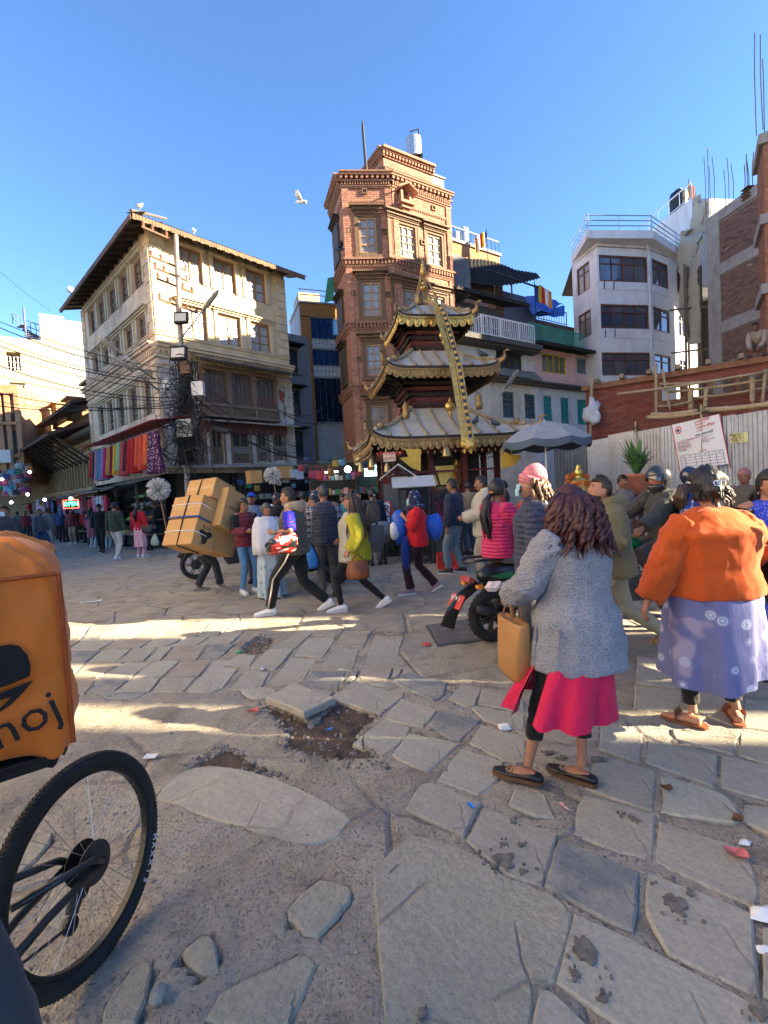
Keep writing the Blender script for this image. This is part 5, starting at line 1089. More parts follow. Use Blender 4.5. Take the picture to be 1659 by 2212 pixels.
# the two gilded banners that run from the finial down over the roofs
wp=[(922,648,12.5),(944,660,11.95),(952,676,11.85),(984,790,11.25),(1008,935,10.82),(1010,958,10.8)]
def along(pts,n):
 L=[0]; 
 for i in range(1,len(pts)):L.append(L[-1]+(pts[i]-pts[i-1]).length)
 r=[]
 for k in range(n+1):
  s=L[-1]*k/n; i=min(max(j for j in range(len(L))if L[j]<=s+1e-9),len(pts)-2); r.append(pts[i].lerp(pts[i+1],(s-L[i])/(L[i+1]-L[i])))
 return r
for off,mt_,wd_ in((-7,GOLD,.13),(7,DGOLD,.15)):
 BN=MB(); pp=along([at(x+off*(1 if i>1 else .5),y,Y)for i,(x,y,Y)in enumerate(wp)],26)
 for i in range(26):
  mb=MB(); mb.beam(pp[i].lerp(pp[i+1],.03),pp[i].lerp(pp[i+1],.97),wd_,.015,PN)
  o=mb.build('banner_plate',GOLD if off<0 else M((.06,.065,.075),.5,.3,9,.3,40,.5),PG)
  if off>0 and i%1==0:
   s=MB(); m_=pp[i].lerp(pp[i+1],.5); s.ball(m_+PN*.015,(.05,.02,.05),8)
   for e in(-1,1):s.beam(pp[i]+PU*e*wd_*.42+PN*.008,pp[i+1]+PU*e*wd_*.42+PN*.008,.025,.03,PN)
   s.build('stud',GOLD,o)
 e=pp[-1]; mb=MB(); mb.lathe(e+V((0,0,-.02)),[(.02,-.02),(.16 if off>0 else .1,0),(.12 if off>0 else .08,.03),(.05,.06)],8,axis=PN); mb.ball(e+V((0,0,-.18)),(.04,.03,.06),8); mb.build('banner_end',GOLD,PG)
# ground storey: plinth, columns, red gates, cult room
hb=1.30
for k in range(4):
 mb=MB(); mb.hexa([pk(k,-1.75,1.75,0),pk(k,1.75,1.75,0),pk(k,1.75,.8,0),pk(k,-1.75,.8,0),pk(k,-1.75,1.75,.35),pk(k,1.75,1.75,.35),pk(k,1.75,.8,.35),pk(k,-1.75,.8,.35)]); mb.build('plinth',CONC,PG)
 for x in(-1.35,-.45,.45,1.35):
  mb=MB(); mb.box(pk(k,x,1.35,.35+(e1-.55)/2),(.13,.13,e1-.45),Matrix.Rotation(math.atan2(PU.y,PU.x),3,'Z')); mb.build('column',PRED,PG)
 mb=MB(); mb.hexa([pk(k,-1.5,1.43,e1-.35),pk(k,1.5,1.43,e1-.35),pk(k,1.5,1.28,e1-.35),pk(k,-1.5,1.28,e1-.35),pk(k,-1.5,1.43,e1-.05),pk(k,1.5,1.43,e1-.05),pk(k,1.5,1.28,e1-.05),pk(k,-1.5,1.28,e1-.05)]); mb.build('lintel',PRED,PG)
 mb=MB(); mb.add([pk(k,-1.0,1.0,.35),pk(k,1.0,1.0,.35),pk(k,1.0,1.0,e1),pk(k,-1.0,1.0,e1)],[(0,1,2,3)]); mb.build('inner_wall',PDARK,PG)
 if k in(0,3):
  g_=MB(); RG=M((.16,.018,.018),.5,.25)
  for x in[(-1.3+.14*i)for i in range(19)]:g_.beam(pk(k,x,1.32,.35),pk(k,x,1.32,1.5),.02)
  for z in(.45,.95,1.5,2.0):g_.beam(pk(k,-1.35,1.325,z),pk(k,1.35,1.325,z),.05)
  g_.beam(pk(k,-.45,1.3,e1-.4),pk(k,-.2,1.3,1.6),.05); g_.beam(pk(k,.45,1.3,e1-.4),pk(k,.2,1.3,1.6),.05); g_.build('red_grille',RG,PG)
for x in(-.34,.34):
 for i in range(9):mb=MB(); mb.lathe(pk(0,x,1.06,.5+i*.2),[(.05,0),(.075,.06),(.07,.14),(.05,.2)],8); mb.build('brass_ring',GOLD,PG,smooth=True)
mb=MB(); mb.box(pk(0,0,1.02,1.9),(.9,.05,.5),Matrix.Rotation(math.atan2(PU.y,PU.x),3,'Z')); mb.build('tympanum',GOLD,PG); mb=MB(); mb.box(pk(0,0,1.03,1.1),(.5,.04,1.0),Matrix.Rotation(math.atan2(PU.y,PU.x),3,'Z')); mb.build('door',DGOLD,PG)
ORF=M((.55,.14,.02),.8,.4,20,.6,60)
mb=MB()
for i in range(40):t=i/39; mb.ball(pk(0,-.28+.56*t,1.1,1.55-.35*math.sin(math.pi*t)),.045,6)
tag(mb.build('flower_garland',ORF),'orange marigold garland across the temple door','garland')
YEL2=M((.50,.33,.05),.7,.25,9,.2,40)
def pennant(pts,label):  # flat painted metal banner
 p=[at(*q)for q in pts]; mb=MB(); mb.loft([p,[q+V((0,.03,0))for q in p]]); return tag(mb.build('painted_banner',YEL2),label,'banner')
pennant([zp(ZP,512,480)+(10.9,),zp(ZP,590,470)+(10.9,),zp(ZP,560,405)+(10.9,),zp(ZP,690,408)+(10.9,),zp(ZP,690,590)+(10.9,),zp(ZP,610,560)+(10.9,)],'yellow painted metal banner hanging left of the temple gate')
pennant([zp(ZP,1355,400)+(10.9,),zp(ZP,1460,402)+(10.9,),zp(ZP,1440,450)+(10.9,),zp(ZP,1530,460)+(10.9,),zp(ZP,1470,540)+(10.9,),zp(ZP,1360,575)+(10.9,)],'yellow painted metal banner under the umbrella, right of the temple gate')
BRS=metal((.42,.30,.12),.35)
for i,(x,y)in enumerate(((282,535),(412,570),(905,440),(195,570))):
 c=at(*zp(ZP,x,y),10.8); r=.11 if i==2 else .075; mb=MB(); mb.lathe(c,[(r*1.15,-.08),(r,-.05),(r*.8,.06),(r*.5,.12),(.015,.15)],12); mb.tube([c+V((0,0,.15)),(c.x,c.y,e1-.1)],.008,4); tag(mb.build('temple_bell',BRS,smooth=True),('small brass bell at the left corner of the temple eave','brass bell right of the white notice under the temple eave','wide brass bell hanging over the temple gate','tiny brass bell furthest left under the temple eave')[i],'bell')
def text(s,loc,size,mtl,parent,ax,up,name='lettering',align='CENTER',th=.002,xs=1.0):
 cu=bpy.data.curves.new(name,'FONT'); cu.body=s; cu.size=size; cu.align_x=align; cu.align_y='CENTER'; cu.extrude=th; cu.materials.append(mtl); cu.resolution_u=2
 tmp=bpy.data.objects.new(name,cu); me=bpy.data.meshes.new_from_object(tmp); me.name=name; bpy.data.objects.remove(tmp)
 o=bpy.data.objects.new(name,me); COL.objects.link(o); x,y=V(ax).normalized(),V(up).normalized(); z=x.cross(y)
 m_=Matrix.Identity(4)
 for i in range(3):m_[i][0],m_[i][1],m_[i][2]=x[i]*xs,y[i],z[i]
 off=V((0,0,0)); q=parent
 while q is not None:off+=q.location; q=q.parent
 m_.translation=V(loc)-off; o.matrix_basis=m_
 if parent:o.parent=parent
 return o
RINK=M((.55,.05,.04),.7,.1); BINK=M((.03,.04,.16),.7,.1); WHITE=M((.74,.74,.74),.7,.08); KINK=M((.02,.02,.02),.7,.1)
c=[at(*zp(ZP,x,y),10.78)for x,y in((378,440),(482,432),(484,508),(382,517))]; sg=thing('temple_notice','cream notice with red lettering hanging under the temple eave','notice',tuple(c[3])); mb=MB(); mb.loft([c,[q+V((0,.02,0))for q in c]]); mb.build('board',M((.55,.46,.33),.7,.1),sg)
m_=(c[0]+c[1]+c[2]+c[3])/4; ax=(c[1]-c[0]); text('श्री नासलद्यः',m_+V((0,-.005,.08)),.12,RINK,sg,ax,(0,0,1)); text('पूजा सामान',m_+V((0,-.005,-.03)),.075,RINK,sg,ax,(0,0,1)); text('यहाँ राख्नुहोस्',m_+V((0,-.005,-.12)),.07,KINK,sg,ax,(0,0,1))
# pigeons on the roofs, birds in the air
PIG=M((.045,.055,.075),.6,.35,15,.2,60); PIGW=M((.70,.70,.72),.7,.1)
def pigeon(c,rz,label,mtl=PIG,fly=False,s=1.0):
 t=thing('pigeon',label,'bird',tuple(c),rz); mb=MB()
 if not fly:mb.tube([(-.13,0,.06),(-.05,0,.09),(.04,0,.13),(.09,0,.19),(.10,0,.23),(.13,0,.235),(.155,0,.225)],[(.015,.02),(.045,.05),(.06,.065),(.04,.042),(.03,.03),(.022,.022),(.004,.004)],8); mb.tube([(.02,.02,.08),(.02,.02,0)],.006,5); mb.tube([(.02,-.02,.08),(.02,-.02,0)],.006,5)
 else:mb.tube([(-.2,0,0),(-.08,0,.01),(.04,0,.02),(.12,0,.04),(.16,0,.04),(.19,0,.03)],[(.05,.008),(.045,.04),(.06,.06),(.035,.035),(.028,.028),(.004,.004)],8)
 mb.build('body',mtl,t,smooth=True,local=True)
 for e in(-1,1):
  w_=MB()
  if fly:w_.loft([[(.06,e*.04,.04),(-.08,e*.04,.03),(-.08,e*.04,.02),(.06,e*.04,.03)],[(.10,e*.2,.14),(-.07,e*.2,.12),(-.07,e*.2,.115),(.10,e*.2,.135)],[(.0,e*.38,.17),(-.06,e*.36,.16),(-.06,e*.36,.158),(.0,e*.38,.168)]])
  else:w_.tube([(.06,e*.05,.13),(-.02,e*.06,.115),(-.12,e*.03,.075)],[(.01,.03),(.014,.04),(.004,.01)],6)
  w_.build('wing',mtl,t,smooth=True,local=True)
 t.scale=(s,s,s); return t
for x,y,Y,rz,lb,Z in((1145,215,11.0,.8,'grey pigeon with head sunk on the lowest temple roof, beside the banners',ZP),(1312,232,11.0,2.3,'slate pigeon standing on a rib end of the lowest temple roof at right',ZP),(202,1560,11.55,2.6,'slate pigeon on the middle temple roof',Z7)):pigeon(at(*zp(Z,x,y),Y),rz,lb)
pigeon(at(*zp(Z1,990,172),17.2),2.0,'pale pigeon on the tin roof above the middle window',PIGW); pigeon(at(*zp(Z1,712,48),15.8),1.0,'grey pigeon perched on the corner peak of the tin roof',M((.3,.3,.3),.7)); pigeon(at(*zp(Z1,388,485),22),.5,'white pigeon on the far end of the dark eave',PIGW)
pigeon(at(650,437,14),2.9,'white pigeon gliding in the blue sky between the buildings',PIGW,True,.9); pigeon(at(735,540,13),.3,'dark pigeon in flight against the tall brick building',PIG,True,.7)
mo_=MB(); d=ray(152,626).normalized(); mo_.ball(CAMP+d*3000,16,24); tag(mo_.build('moon',M((.75,.75,.72),.95,.2,.08,0),smooth=True),'pale half lit moon low over the far-left roofs','moon')
# ------------------------------------------------------------------ corrugated site fence, notice board
FA,FB_=V((5.42,12.2)),V((6.95,5.6)); FF=Fr(FA,FB_-FA); FLEN=(FB_-FA).length
FZ=at(1420,924,9.9).z
FEN=thing('site_fence','tall fence of grey corrugated zinc sheets round the building site','fence',(FA.x,FA.y,0))
ZINC=M((.45,.50,.57),.42,.25,2.5,.12,30,.35,dirt=.35,rnd=.3,dirtc=(.28,.22,.17))
u=0; i=0
while u<FLEN:
 corr(FF.p(u,.05,.004*(i%2)),FF.u,(0,0,1),.83,FZ-.05+R_.uniform(-.03,.05),.083,.015,'zinc_sheet',ZINC,FEN); u+=.8; i+=1
k=MB(); k.beam(FF.p(0,FZ*.35,-.06),FF.p(FLEN,FZ*.35,-.06),.06); k.beam(FF.p(0,FZ*.8,-.06),FF.p(FLEN,FZ*.8,-.06),.06); k.build('rail',IRON,FEN)
for j in range(5):k=MB(); k.beam(FF.p(j*1.6,0,-.1),FF.p(j*1.6,FZ-.1,-.1),.07); k.build('post',IRON,FEN)
F2=Fr(at(1197,1000,12.6).xy,FA-at(1197,1000,12.6).xy); L2_=(FA-F2.o.xy).length; z2_=at(1230,968,12.5).z
g2=thing('side_fence','short dull grey corrugated fence behind the golden statue','fence',tuple(F2.o))
u=0
while u<L2_:corr(F2.p(u,.03),F2.u,(0,0,1),.7,z2_,.083,.014,'zinc_sheet',M((.20,.205,.215),.5,.25,2.5,.1,30,.6,dirt=.4),g2); u+=.68
k=MB(); k.beam(F2.p(0,z2_*.7,-.05),F2.p(L2_,z2_*.7,-.05),.05); k.build('rail',IRON,g2)
cr=[V(FF.p(*FF.px(*zp(Z5,x,y),.05),.05))for x,y in((930,856),(1295,772),(1366,1150),(1000,1226))]
NB=thing('site_notice','large tilted white notice board with Nepali text and a table on the fence','notice board',tuple(cr[3]))
k=MB(); k.loft([cr[::-1],[q+FF.n*.015 for q in cr[::-1]]]); k.build('board',M((.70,.72,.78),.6,.05,3,.05),NB)
ux=(cr[1]-cr[0]); uy=(cr[0]-cr[3]); NW,NH=ux.length,uy.length; bp=lambda a,b,e=.0165:cr[3]+ux*a+uy*b+FF.n*e
tx=lambda s,a,b,h,mt,al='CENTER':text(s,bp(a,b),h*NH,mt,NB,ux,uy,'lettering',al,.001)
for e in((0,0,0,1),(1,0,1,1)):k=MB(); k.beam(bp(*e[:2]),bp(*e[2:]),.012,.01,FF.n); k.build('red_border',RINK,NB)
tx('काठमाडौं महानगरपालिका',.52,.945,.068,RINK); tx('नगर कार्यपालिकाको कार्यालय',.52,.89,.036,RINK); tx('सम्पदा तथा पर्यटन विभाग',.53,.825,.078,RINK); tx('बागदरबार, काठमाडौं',.52,.77,.032,RINK); tx('निर्माण कार्यस्थल सूचना-पाटी',.48,.69,.066,BINK)
k=MB(); k.beam(bp(.15,.652),bp(.82,.652),.006,.004,FF.n); k.build('underline',BINK,NB)
LT=('आयोजनाको नाम: मन्दिर पुनर्निर्माण','ठेक्का नं: का.म.न.पा./०७९','लागत रकम: रु. १,२५,००,०००','ठेक्का सम्झौता मिति: २०७९','काम सम्पन्न हुने मिति: २०८०','निर्माण व्यवसायी:')
for i,s in enumerate(LT):tx(s,.05,.61-i*.034,.03,RINK if i%2==0 else BINK,'LEFT')
for i,s in enumerate(('परामर्शदाता:','सम्पर्क नं: ०१-४२००४८१','साइट इन्चार्ज:')):tx(s,.56,.61-i*.034,.03,BINK if i else RINK,'LEFT')
tx('प्रमुख कामको विवरण',.5,.385,.034,RINK)
k=MB(); rw,cl=(.02,.075,.13,.185,.24,.29,.355),(.06,.16,.38,.50,.66,.79,.93)
for b in rw:k.beam(bp(cl[0],b),bp(cl[-1],b),.006,.003,FF.n)
for a in cl:k.beam(bp(a,rw[0],.018),bp(a,rw[-1],.018),.006,.003,FF.n)
k.build('table_rule',BINK,NB)
for a,s in zip((.11,.27,.44,.58,.725,.86),('क्र.सं.','विवरण','इकाई','परिमाण','दर','कैफियत')):tx(s,a,.322,.026,BINK)
e=bp(.13,.865,.017); k=MB(); k.lathe(e,[(.075,0),(.075,.004),(.05,.005)],18,axis=FF.n); k.build('emblem_ring',RINK,NB); k=MB(); k.lathe(e+FF.n*.004,[(.055,0),(.05,.004)],18,axis=FF.n); k.build('emblem_disc',M((.75,.76,.8)),NB); k=MB(); t=e+FF.n*.009; a,b=ux.normalized(),uy.normalized(); k.loft([[t+a*x+b*y+FF.n*d for x,y in((-.05,-.01),(0,-.04),(.05,-.005),(.03,.02),(.01,.005),(-.01,.035),(-.03,.01))]for d in(0,.003)]); k.build('emblem',BINK,NB)
cq=[V(FF.p(*FF.px(*zp(Z5,x,y),.03),.03))for x,y in((1372,920),(1508,908),(1510,985),(1375,995))]; YN=thing('yellow_notice','small pale yellow paper notice pasted on the fence','notice',tuple(cq[3])); k=MB(); k.loft([cq[::-1],[q+FF.n*.006 for q in cq[::-1]]]); k.build('paper',M((.62,.60,.30),.8,.06),YN)
for i,s in enumerate(('निर्माण सामग्रीको','चोरी गर्ने लाई','कानुनी कारबाही','गरिनेछ । ०७९')):text(s,cq[3].lerp(cq[0],.84-i*.22).lerp(cq[2].lerp(cq[1],.84-i*.22),.5)+FF.n*.008,.05,KINK,YN,cq[1]-cq[0],cq[0]-cq[3],th=.001)
# ------------------------------------------------------------------ new brick wall behind the fence
r0=at(1266,880,15.0).xy; RF=Fr(r0,(.82,-.57)); rz_=RF.px(1300,832)[1]; RL=7.5
RW=thing('site_building','low new red brick building with timber joists and open top course','building',(r0[0],r0[1],0)); RBK=M((.24,.055,.035),.9,.25,6,.3,60,rnd=.3)
ou=RF.px(*zp(Z5,810,560))[0]; oz0,oz1=rz_-.75,rz_-.32
OPW=[(ou+.1+i*.62,ou+.58+i*.62,oz0+.0,oz1)for i in range(8)]
wall(RF,0,RL,0,rz_-.1,OPW,M((.15,.045,.03),.95,.25),RW); k=MB(); k.fb(RF,0,ou-.2,0,rz_-.1,-2.5,-.12); k.build('core',DARKROOM,RW)
bricks(RF,0,RL,1.4,rz_-.15,OPW,RBK,RW,300,bl=.22,bh=.058,joint=.010,proud=.008)
TIMB=M((.24,.11,.055),.8,.3,6,.4,40); k=MB(); k.fb(RF,-.1,RL,rz_-.1,rz_+.06,-.25,.08); k.build('wall_plate',TIMB,RW); k=MB(); k.fb(RF,ou-.1,RL,oz0-.12,oz0-.005,-.2,.05); k.build('wall_plate',TIMB,RW)
u=.35
while u<RL:k=MB(); k.beam(RF.p(u,rz_+.13,.28),RF.p(u,rz_+.13,-1.0),.12,.13); k.build('joist',M((.27,.19,.12),.85,.3,6,.4),RW); u+=.72
for i in range(9):k=MB(); uu=ou+.02+i*.62; k.fb(RF,uu,uu+.1,oz0,oz1,-.18,.03); k.build('post',TIMB,RW)
BAM=M((.36,.27,.16),.6,.3,5,.2,40)
def bamboo(p,q,r,label,Z=Z5,dY=(0,0)):
 a,b=p,q; k=MB(); n=7; k.tube([a.lerp(b,i/n)+V((0,0,-.03*math.sin(math.pi*i/n)))for i in range(n+1)],[r*(1-.25*i/n)for i in range(n+1)],7)
 for i in range(1,n):k.ball(a.lerp(b,i/n)+V((0,0,-.03*math.sin(math.pi*i/n))),(r*1.12,)*3,6)
 return tag(k.build('bamboo_pole',BAM,smooth=True),label,'bamboo pole','bamboo scaffold at the brick site')
rp=lambda x,y,d:V(RF.p(*RF.px(*zp(Z5,x,y),d),d))
bamboo(rp(510,622,.7),rp(1640,450,.7),.045,'longest pale bamboo pole slanting up across the red brick wall')
bamboo(rp(830,545,.6),rp(1350,505,.6),.035,'bamboo pole just under the top beam of the red wall'); bamboo(rp(900,605,.5),rp(1659,505,.5),.04,'bamboo pole lying below the open top course'); bamboo(rp(820,715,.6),rp(1080,675,.6),.035,'short horizontal bamboo pole at the middle of the red wall'); bamboo(rp(1090,650,.45),rp(1659,568,.45),.035,'bamboo pole along the right half of the red wall')
bamboo(rp(855,435,.55),rp(915,740,.75),.04,'bamboo prop leaning beside the first upright'); bamboo(rp(806,390,.6),rp(808,800,.6),.045,'dark upright pole rising above the red wall'); bamboo(rp(1640,430,.6),rp(1615,690,.6),.045,'upright bamboo at the right end of the red wall'); bamboo(rp(1540,480,.5),rp(1540,690,.5),.07,'thick grey upright post before the red wall'); bamboo(rp(1070,575,.5),rp(1072,740,.5),.08,'stubby concrete coloured post before the red wall')
bamboo(rp(318,500,.5),rp(306,960,.5),.05,'thin post wrapped in white plastic at the left end of the red wall'); bamboo(rp(1188,580,.9),rp(1178,760,.9),.06,'thick bamboo upright tied behind the fence')
fp=lambda x,y:V(FF.p(*FF.px(*zp(Z5,x,y),-.2),-.2)); bamboo(fp(745,797),fp(1150,762),.05,'lower of the two bamboo poles lying on the fence top'); bamboo(fp(775,775),fp(1120,745),.045,'upper of the two bamboo poles lying on the fence top'); bamboo(fp(1160,745),fp(1900,660),.055,'long bamboo pole running along the fence top to the right edge')
c=rp(330,760,.5); k=MB(); k.ball(c,(.24,.16,.34),20); k.v=[tuple(c+(V(p)-c)*(1+.9*noise.noise(tuple((V(p)-c)*7))))for p in k.v]; tag(k.build('plastic_sack',M((.55,.56,.6),.5,.2,8,.5,30),smooth=True),'white plastic sack tied round the thin post at the site corner','sack')
LEAF=M((.045,.12,.03),.6,.4,20,.2,60)
for i,(x,y,f)in enumerate(((650,870,1),(1150,750,1))):
 c=V(FF.p(*FF.px(*zp(Z5,x,y),.06),.06)); t=thing('bamboo_sprig',('thin bamboo sprig with pale stem tied to the fence beside the potted plant','green bamboo sprig tied at the top of the notice board')[i],'plant',tuple(c)); k=MB(); k.tube([c+V((0,0,.12)),c+V((.01,0,-.5)),c+V((-.01,0,-1.3 if i==0 else-.8))],.016,5); k.build('stem',M((.42,.38,.22),.7,.2),t)
 for j in range(9):a=j*2.4; k=MB(); d=V((math.cos(a)*.16,math.sin(a)*.16,R_.uniform(-.12,.14))); s=d.cross(V((0,0,1))).normalized()*.022; k.add([c,c+d*.5+s,c+d,c+d*.5-s,c+d*.5+V((0,0,.01))],[(0,1,4),(1,2,4),(2,3,4),(3,0,4),(0,3,2,1)]); k.build('leaf',LEAF,t)
# potted plant on a red post
pc=at(1375,1010,8.3); pp_=thing('potted_plant','leafy plant in a round terracotta pot on a dark red post','plant',(pc.x,pc.y,0)); TER=M((.33,.115,.06),.85,.2,6,.3,40)
zpot=at(1375,1060,8.3).z; k=MB(); k.lathe((pc.x,pc.y,zpot-.06),[(.16,0),(.19,.05),(.25,.2),(.285,.3),(.30,.31),(.30,.36),(.27,.36),(.26,.31)],20); k.build('pot',TER,pp_,smooth=True); k=MB(); k.lathe((pc.x,pc.y,0),[(.1,0),(.1,zpot-.12),(.14,zpot-.06)],10); k.build('post',M((.10,.03,.03),.7,.3),pp_)
for j in range(46):
 a=j*2.399; h=R_.uniform(.25,.72); s_=R_.uniform(.08,.36); k=MB(); b=V((pc.x,pc.y,zpot+.26)); tip=b+V((math.cos(a)*s_,math.sin(a)*s_,h)); md=b.lerp(tip,.5)+V((0,0,.08)); w_=V((-math.sin(a),math.cos(a),0))*R_.uniform(.025,.045)
 k.add([b-w_*.4,b+w_*.4,md+w_,md-w_,tip,md+V((math.cos(a)*.01,math.sin(a)*.01,-.01))],[(0,1,2,3),(3,2,4),(0,3,5),(1,5,2),(5,3,4),(2,5,4)]); k.build('leaf',LEAF,pp_)
# ------------------------------------------------------------------ big street umbrella
uc=at(1176,912,10.2); UM=thing('street_umbrella','large faded grey blue street umbrella with drooping valance','umbrella',(uc.x,uc.y,0)); ur_=.95; UCL=cloth((.27,.29,.32),.25,.8,5)
for j in range(8):
 k=MB()
 def f(u,v,j=j,dz=0.0):
  a=(j+u)*math.pi/4+.2; r=ur_*v; sag=.05*math.sin(math.pi*u)*v
  return V((uc.x+r*math.cos(a)*(1-.04*math.sin(math.pi*u)),uc.y+r*math.sin(a)*(1-.04*math.sin(math.pi*u)),uc.z-.40*v**1.9-sag+dz))
 k.grid(f,6,7); k.grid(lambda u,v:f(u,v,dz=-.008),6,7); k.f[42:]=[q[::-1]for q in k.f[42:]]; k.build('panel',UCL,UM,smooth=True)
 k=MB(); gq=lambda u,v:f(u,1.0)+V((0,0,-(.13+.03*math.sin(math.pi*u))*v))+V((0,0,.0)); k.grid(gq,6,2); k.grid(lambda u,v:gq(u,v)+(V((uc.x,uc.y,0))-V((gq(u,v).x,gq(u,v).y,0))).normalized()*.006,6,2); k.build('valance',cloth((.085,.115,.16),.25,.8,5),UM,smooth=True)
 a=j*math.pi/4+.2; k=MB(); k.tube([(uc.x,uc.y,uc.z-.02),f(0,.5,dz=-.02),f(0,1.0,dz=-.02)],.008,4); k.build('rib',STEEL,UM)
MB().tube([(uc.x,uc.y,0),(uc.x,uc.y,uc.z+.04)],.022,8).build('pole',STEEL,UM); k=MB(); k.lathe((uc.x,uc.y,uc.z),[(.04,0),(.03,.04),(.01,.07)],8); k.build('cap',STEEL,UM)
# golden seated figure with garlands behind the crowd
bc=at(1252,1090,9.0); BU=thing('golden_statue','golden seated statue with topknot wearing orange garlands','statue',(bc.x,bc.y,0)); GLD=metal((.60,.40,.10),.3)
zt_=at(1252,1002,9.0).z; k=MB(); k.lathe((bc.x,bc.y,zt_-.62),[(.30,0),(.27,.1),(.18,.18),(.19,.27),(.13,.33),(.06,.36),(.07,.39),(.085,.44),(.075,.50),(.04,.54),(.045,.57),(.03,.60),(.005,.63)],16,sx=1.0); k.build('body',GLD,BU,smooth=True); k=MB(); k.box((bc.x,bc.y,(zt_-.62)/2),(.6,.6,zt_-.62)); k.build('pedestal',CONC,BU)
for r,z in((.22,.27),(.20,.22),(.24,.14)):
 k=MB()
 for i in range(26):t=i/26*6.283; k.ball((bc.x+r*math.cos(t),bc.y+r*math.sin(t)*.8,zt_-.62+z-.08*(1+math.sin(t))*(-1 if math.sin(t)>0 else 1)),.035,6)
 k.build('garland',ORF,BU)
# ------------------------------------------------------------------ steel cages, barriers, sign, crate in front of the shrine
def cage(x0,x1,yb,yt,Y,dep,label,roof_h=.22,ov=.12):
 a,b=at(x0,yb,Y),at(x1,yb,Y); t=thing('steel_cage',label,'cage',(a.x,a.y,0)); z=at((x0+x1)/2,yt,Y).z; fr=Fr(a,b-a); w_=(b-a).length
 k=MB()
 for u in(0,w_-.05):
  for d in(0,-dep):k.fb(fr,u,u+.05,0,z,d-.05,d)
 for zz in(.05,z*.5,z-.05):k.fb(fr,.05,w_-.05,zz,zz+.05,-.05,-.005)
 k.build('frame',IRON,t)
 m_=MB(); n=int(w_/.07); h=z-.1
 for i in range(-int(h/.07),n):
  u0=i*.07; s0=max(0,-u0); s1=min(h,w_-u0)
  if s1>s0:m_.beam(fr.p(u0+s0,.05+s0,-.03),fr.p(u0+s1,.05+s1,-.03),.009); m_.beam(fr.p(u0+s0,z-.05-s0,-.035),fr.p(u0+s1,z-.05-s1,-.035),.009)
 m_.build('wire_mesh',IRON,t)
 k=MB(); k.fb(fr,.0,w_,.1,z,-dep,-dep+.02); k.build('back_panel',BLACK,t)
 rm=M((.52,.53,.53),.45,.1,4,.1,40,.3)
 k=MB(); k.hexa([fr.p(-ov,z,ov),fr.p(w_+ov,z,ov),fr.p(w_+ov,z+roof_h,-dep/2),fr.p(-ov,z+roof_h,-dep/2),fr.p(-ov,z+.02,ov+.005),fr.p(w_+ov,z+.02,ov+.005),fr.p(w_+ov,z+roof_h+.02,-dep/2),fr.p(-ov,z+roof_h+.02,-dep/2)]); k.build('roof_sheet',rm,t)
 k=MB(); k.hexa([fr.p(-ov,z,-dep-ov),fr.p(w_+ov,z,-dep-ov),fr.p(w_+ov,z+roof_h,-dep/2-.001),fr.p(-ov,z+roof_h,-dep/2-.001),fr.p(-ov,z+.02,-dep-ov),fr.p(w_+ov,z+.02,-dep-ov),fr.p(w_+ov,z+roof_h+.02,-dep/2-.001),fr.p(-ov,z+roof_h+.02,-dep/2-.001)]); k.build('roof_sheet',rm,t); return t
cage(868,936,1200,1052,9.6,.6,'black wire cage with a white sheet roof behind the woman in red'); 
cg=at(860,1030,10.2); t=thing('shrine_canopy','small open gable canopy of white sheet on thin scrolled iron','canopy',tuple(cg-V((0,0,1.0))))
for e in(-1,1):
 k=MB(); k.hexa([cg+V((0,-.35,.25)),cg+V((0,.35,.25)),cg+V((e*.42,.35,-.06)),cg+V((e*.42,-.35,-.06)),cg+V((0,-.35,.27)),cg+V((0,.35,.27)),cg+V((e*.42,.35,-.04)),cg+V((e*.42,-.35,-.04))]); k.build('roof_sheet',M((.60,.61,.62),.45,.1,4,.1),t)
 k=MB()
 for d in(-.33,.33):k.tube([cg+V((e*.36,d,-.06)),(cg.x+e*.36,cg.y+d,0)],.02,6)
 k.tube([cg+V((e*.36,-.34,-.05)),cg+V((e*.2,-.34,-.02)),cg+V((e*.12,-.34,.1)),cg+V((0,-.34,.04))],.012,5); k.build('iron_leg',IRON,t)
k=MB(); k.box(cg+V((-.1,.1,-.45)),(.5,.4,.6)); k.build('steel_box',M((.12,.12,.125),.5,.2,5,.1,40,.5),t)
def screen(x0,x1,y0,y1,Y0,Y1,label):
 a,b=at(x0,y1,Y0),at(x1,y1,Y1); fr=Fr(a,b-a); w_=(b-a).length; z1=at((x0+x1)/2,y0,(Y0+Y1)/2).z; z0=at((x0+x1)/2,y1,(Y0+Y1)/2).z; t=thing('mesh_screen',label,'screen',tuple(a)); k=MB()
 k.fb(fr,0,.04,z0,z1,-.02,.02); k.fb(fr,w_-.04,w_,z0,z1,-.02,.02); k.fb(fr,.04,w_-.04,z1-.04,z1,-.019,.019); k.fb(fr,.04,w_-.04,z0,z0+.04,-.019,.019); k.beam(fr.p(.02,0,0),fr.p(.02,z0,0),.04); k.beam(fr.p(w_-.02,0,0),fr.p(w_-.02,z0,0),.04); k.build('frame',IRON,t)
 m_=MB(); n=int(w_/.085); h=z1-z0
 for i in range(-int(h/.085)-1,n+1):
  u0=i*.085; s0=max(0,-u0); s1=min(h,w_-u0)
  if s1>s0:m_.beam(fr.p(u0+s0,z0+s0,0),fr.p(u0+s1,z0+s1,0),.014); m_.beam(fr.p(u0+s0,z1-s0,.003),fr.p(u0+s1,z1-s1,.003),.014)
 m_.build('wire_mesh',IRON,t)
screen(938,1000,1062,1195,9.7,9.9,'black diamond mesh screen between the cage and the man in navy')
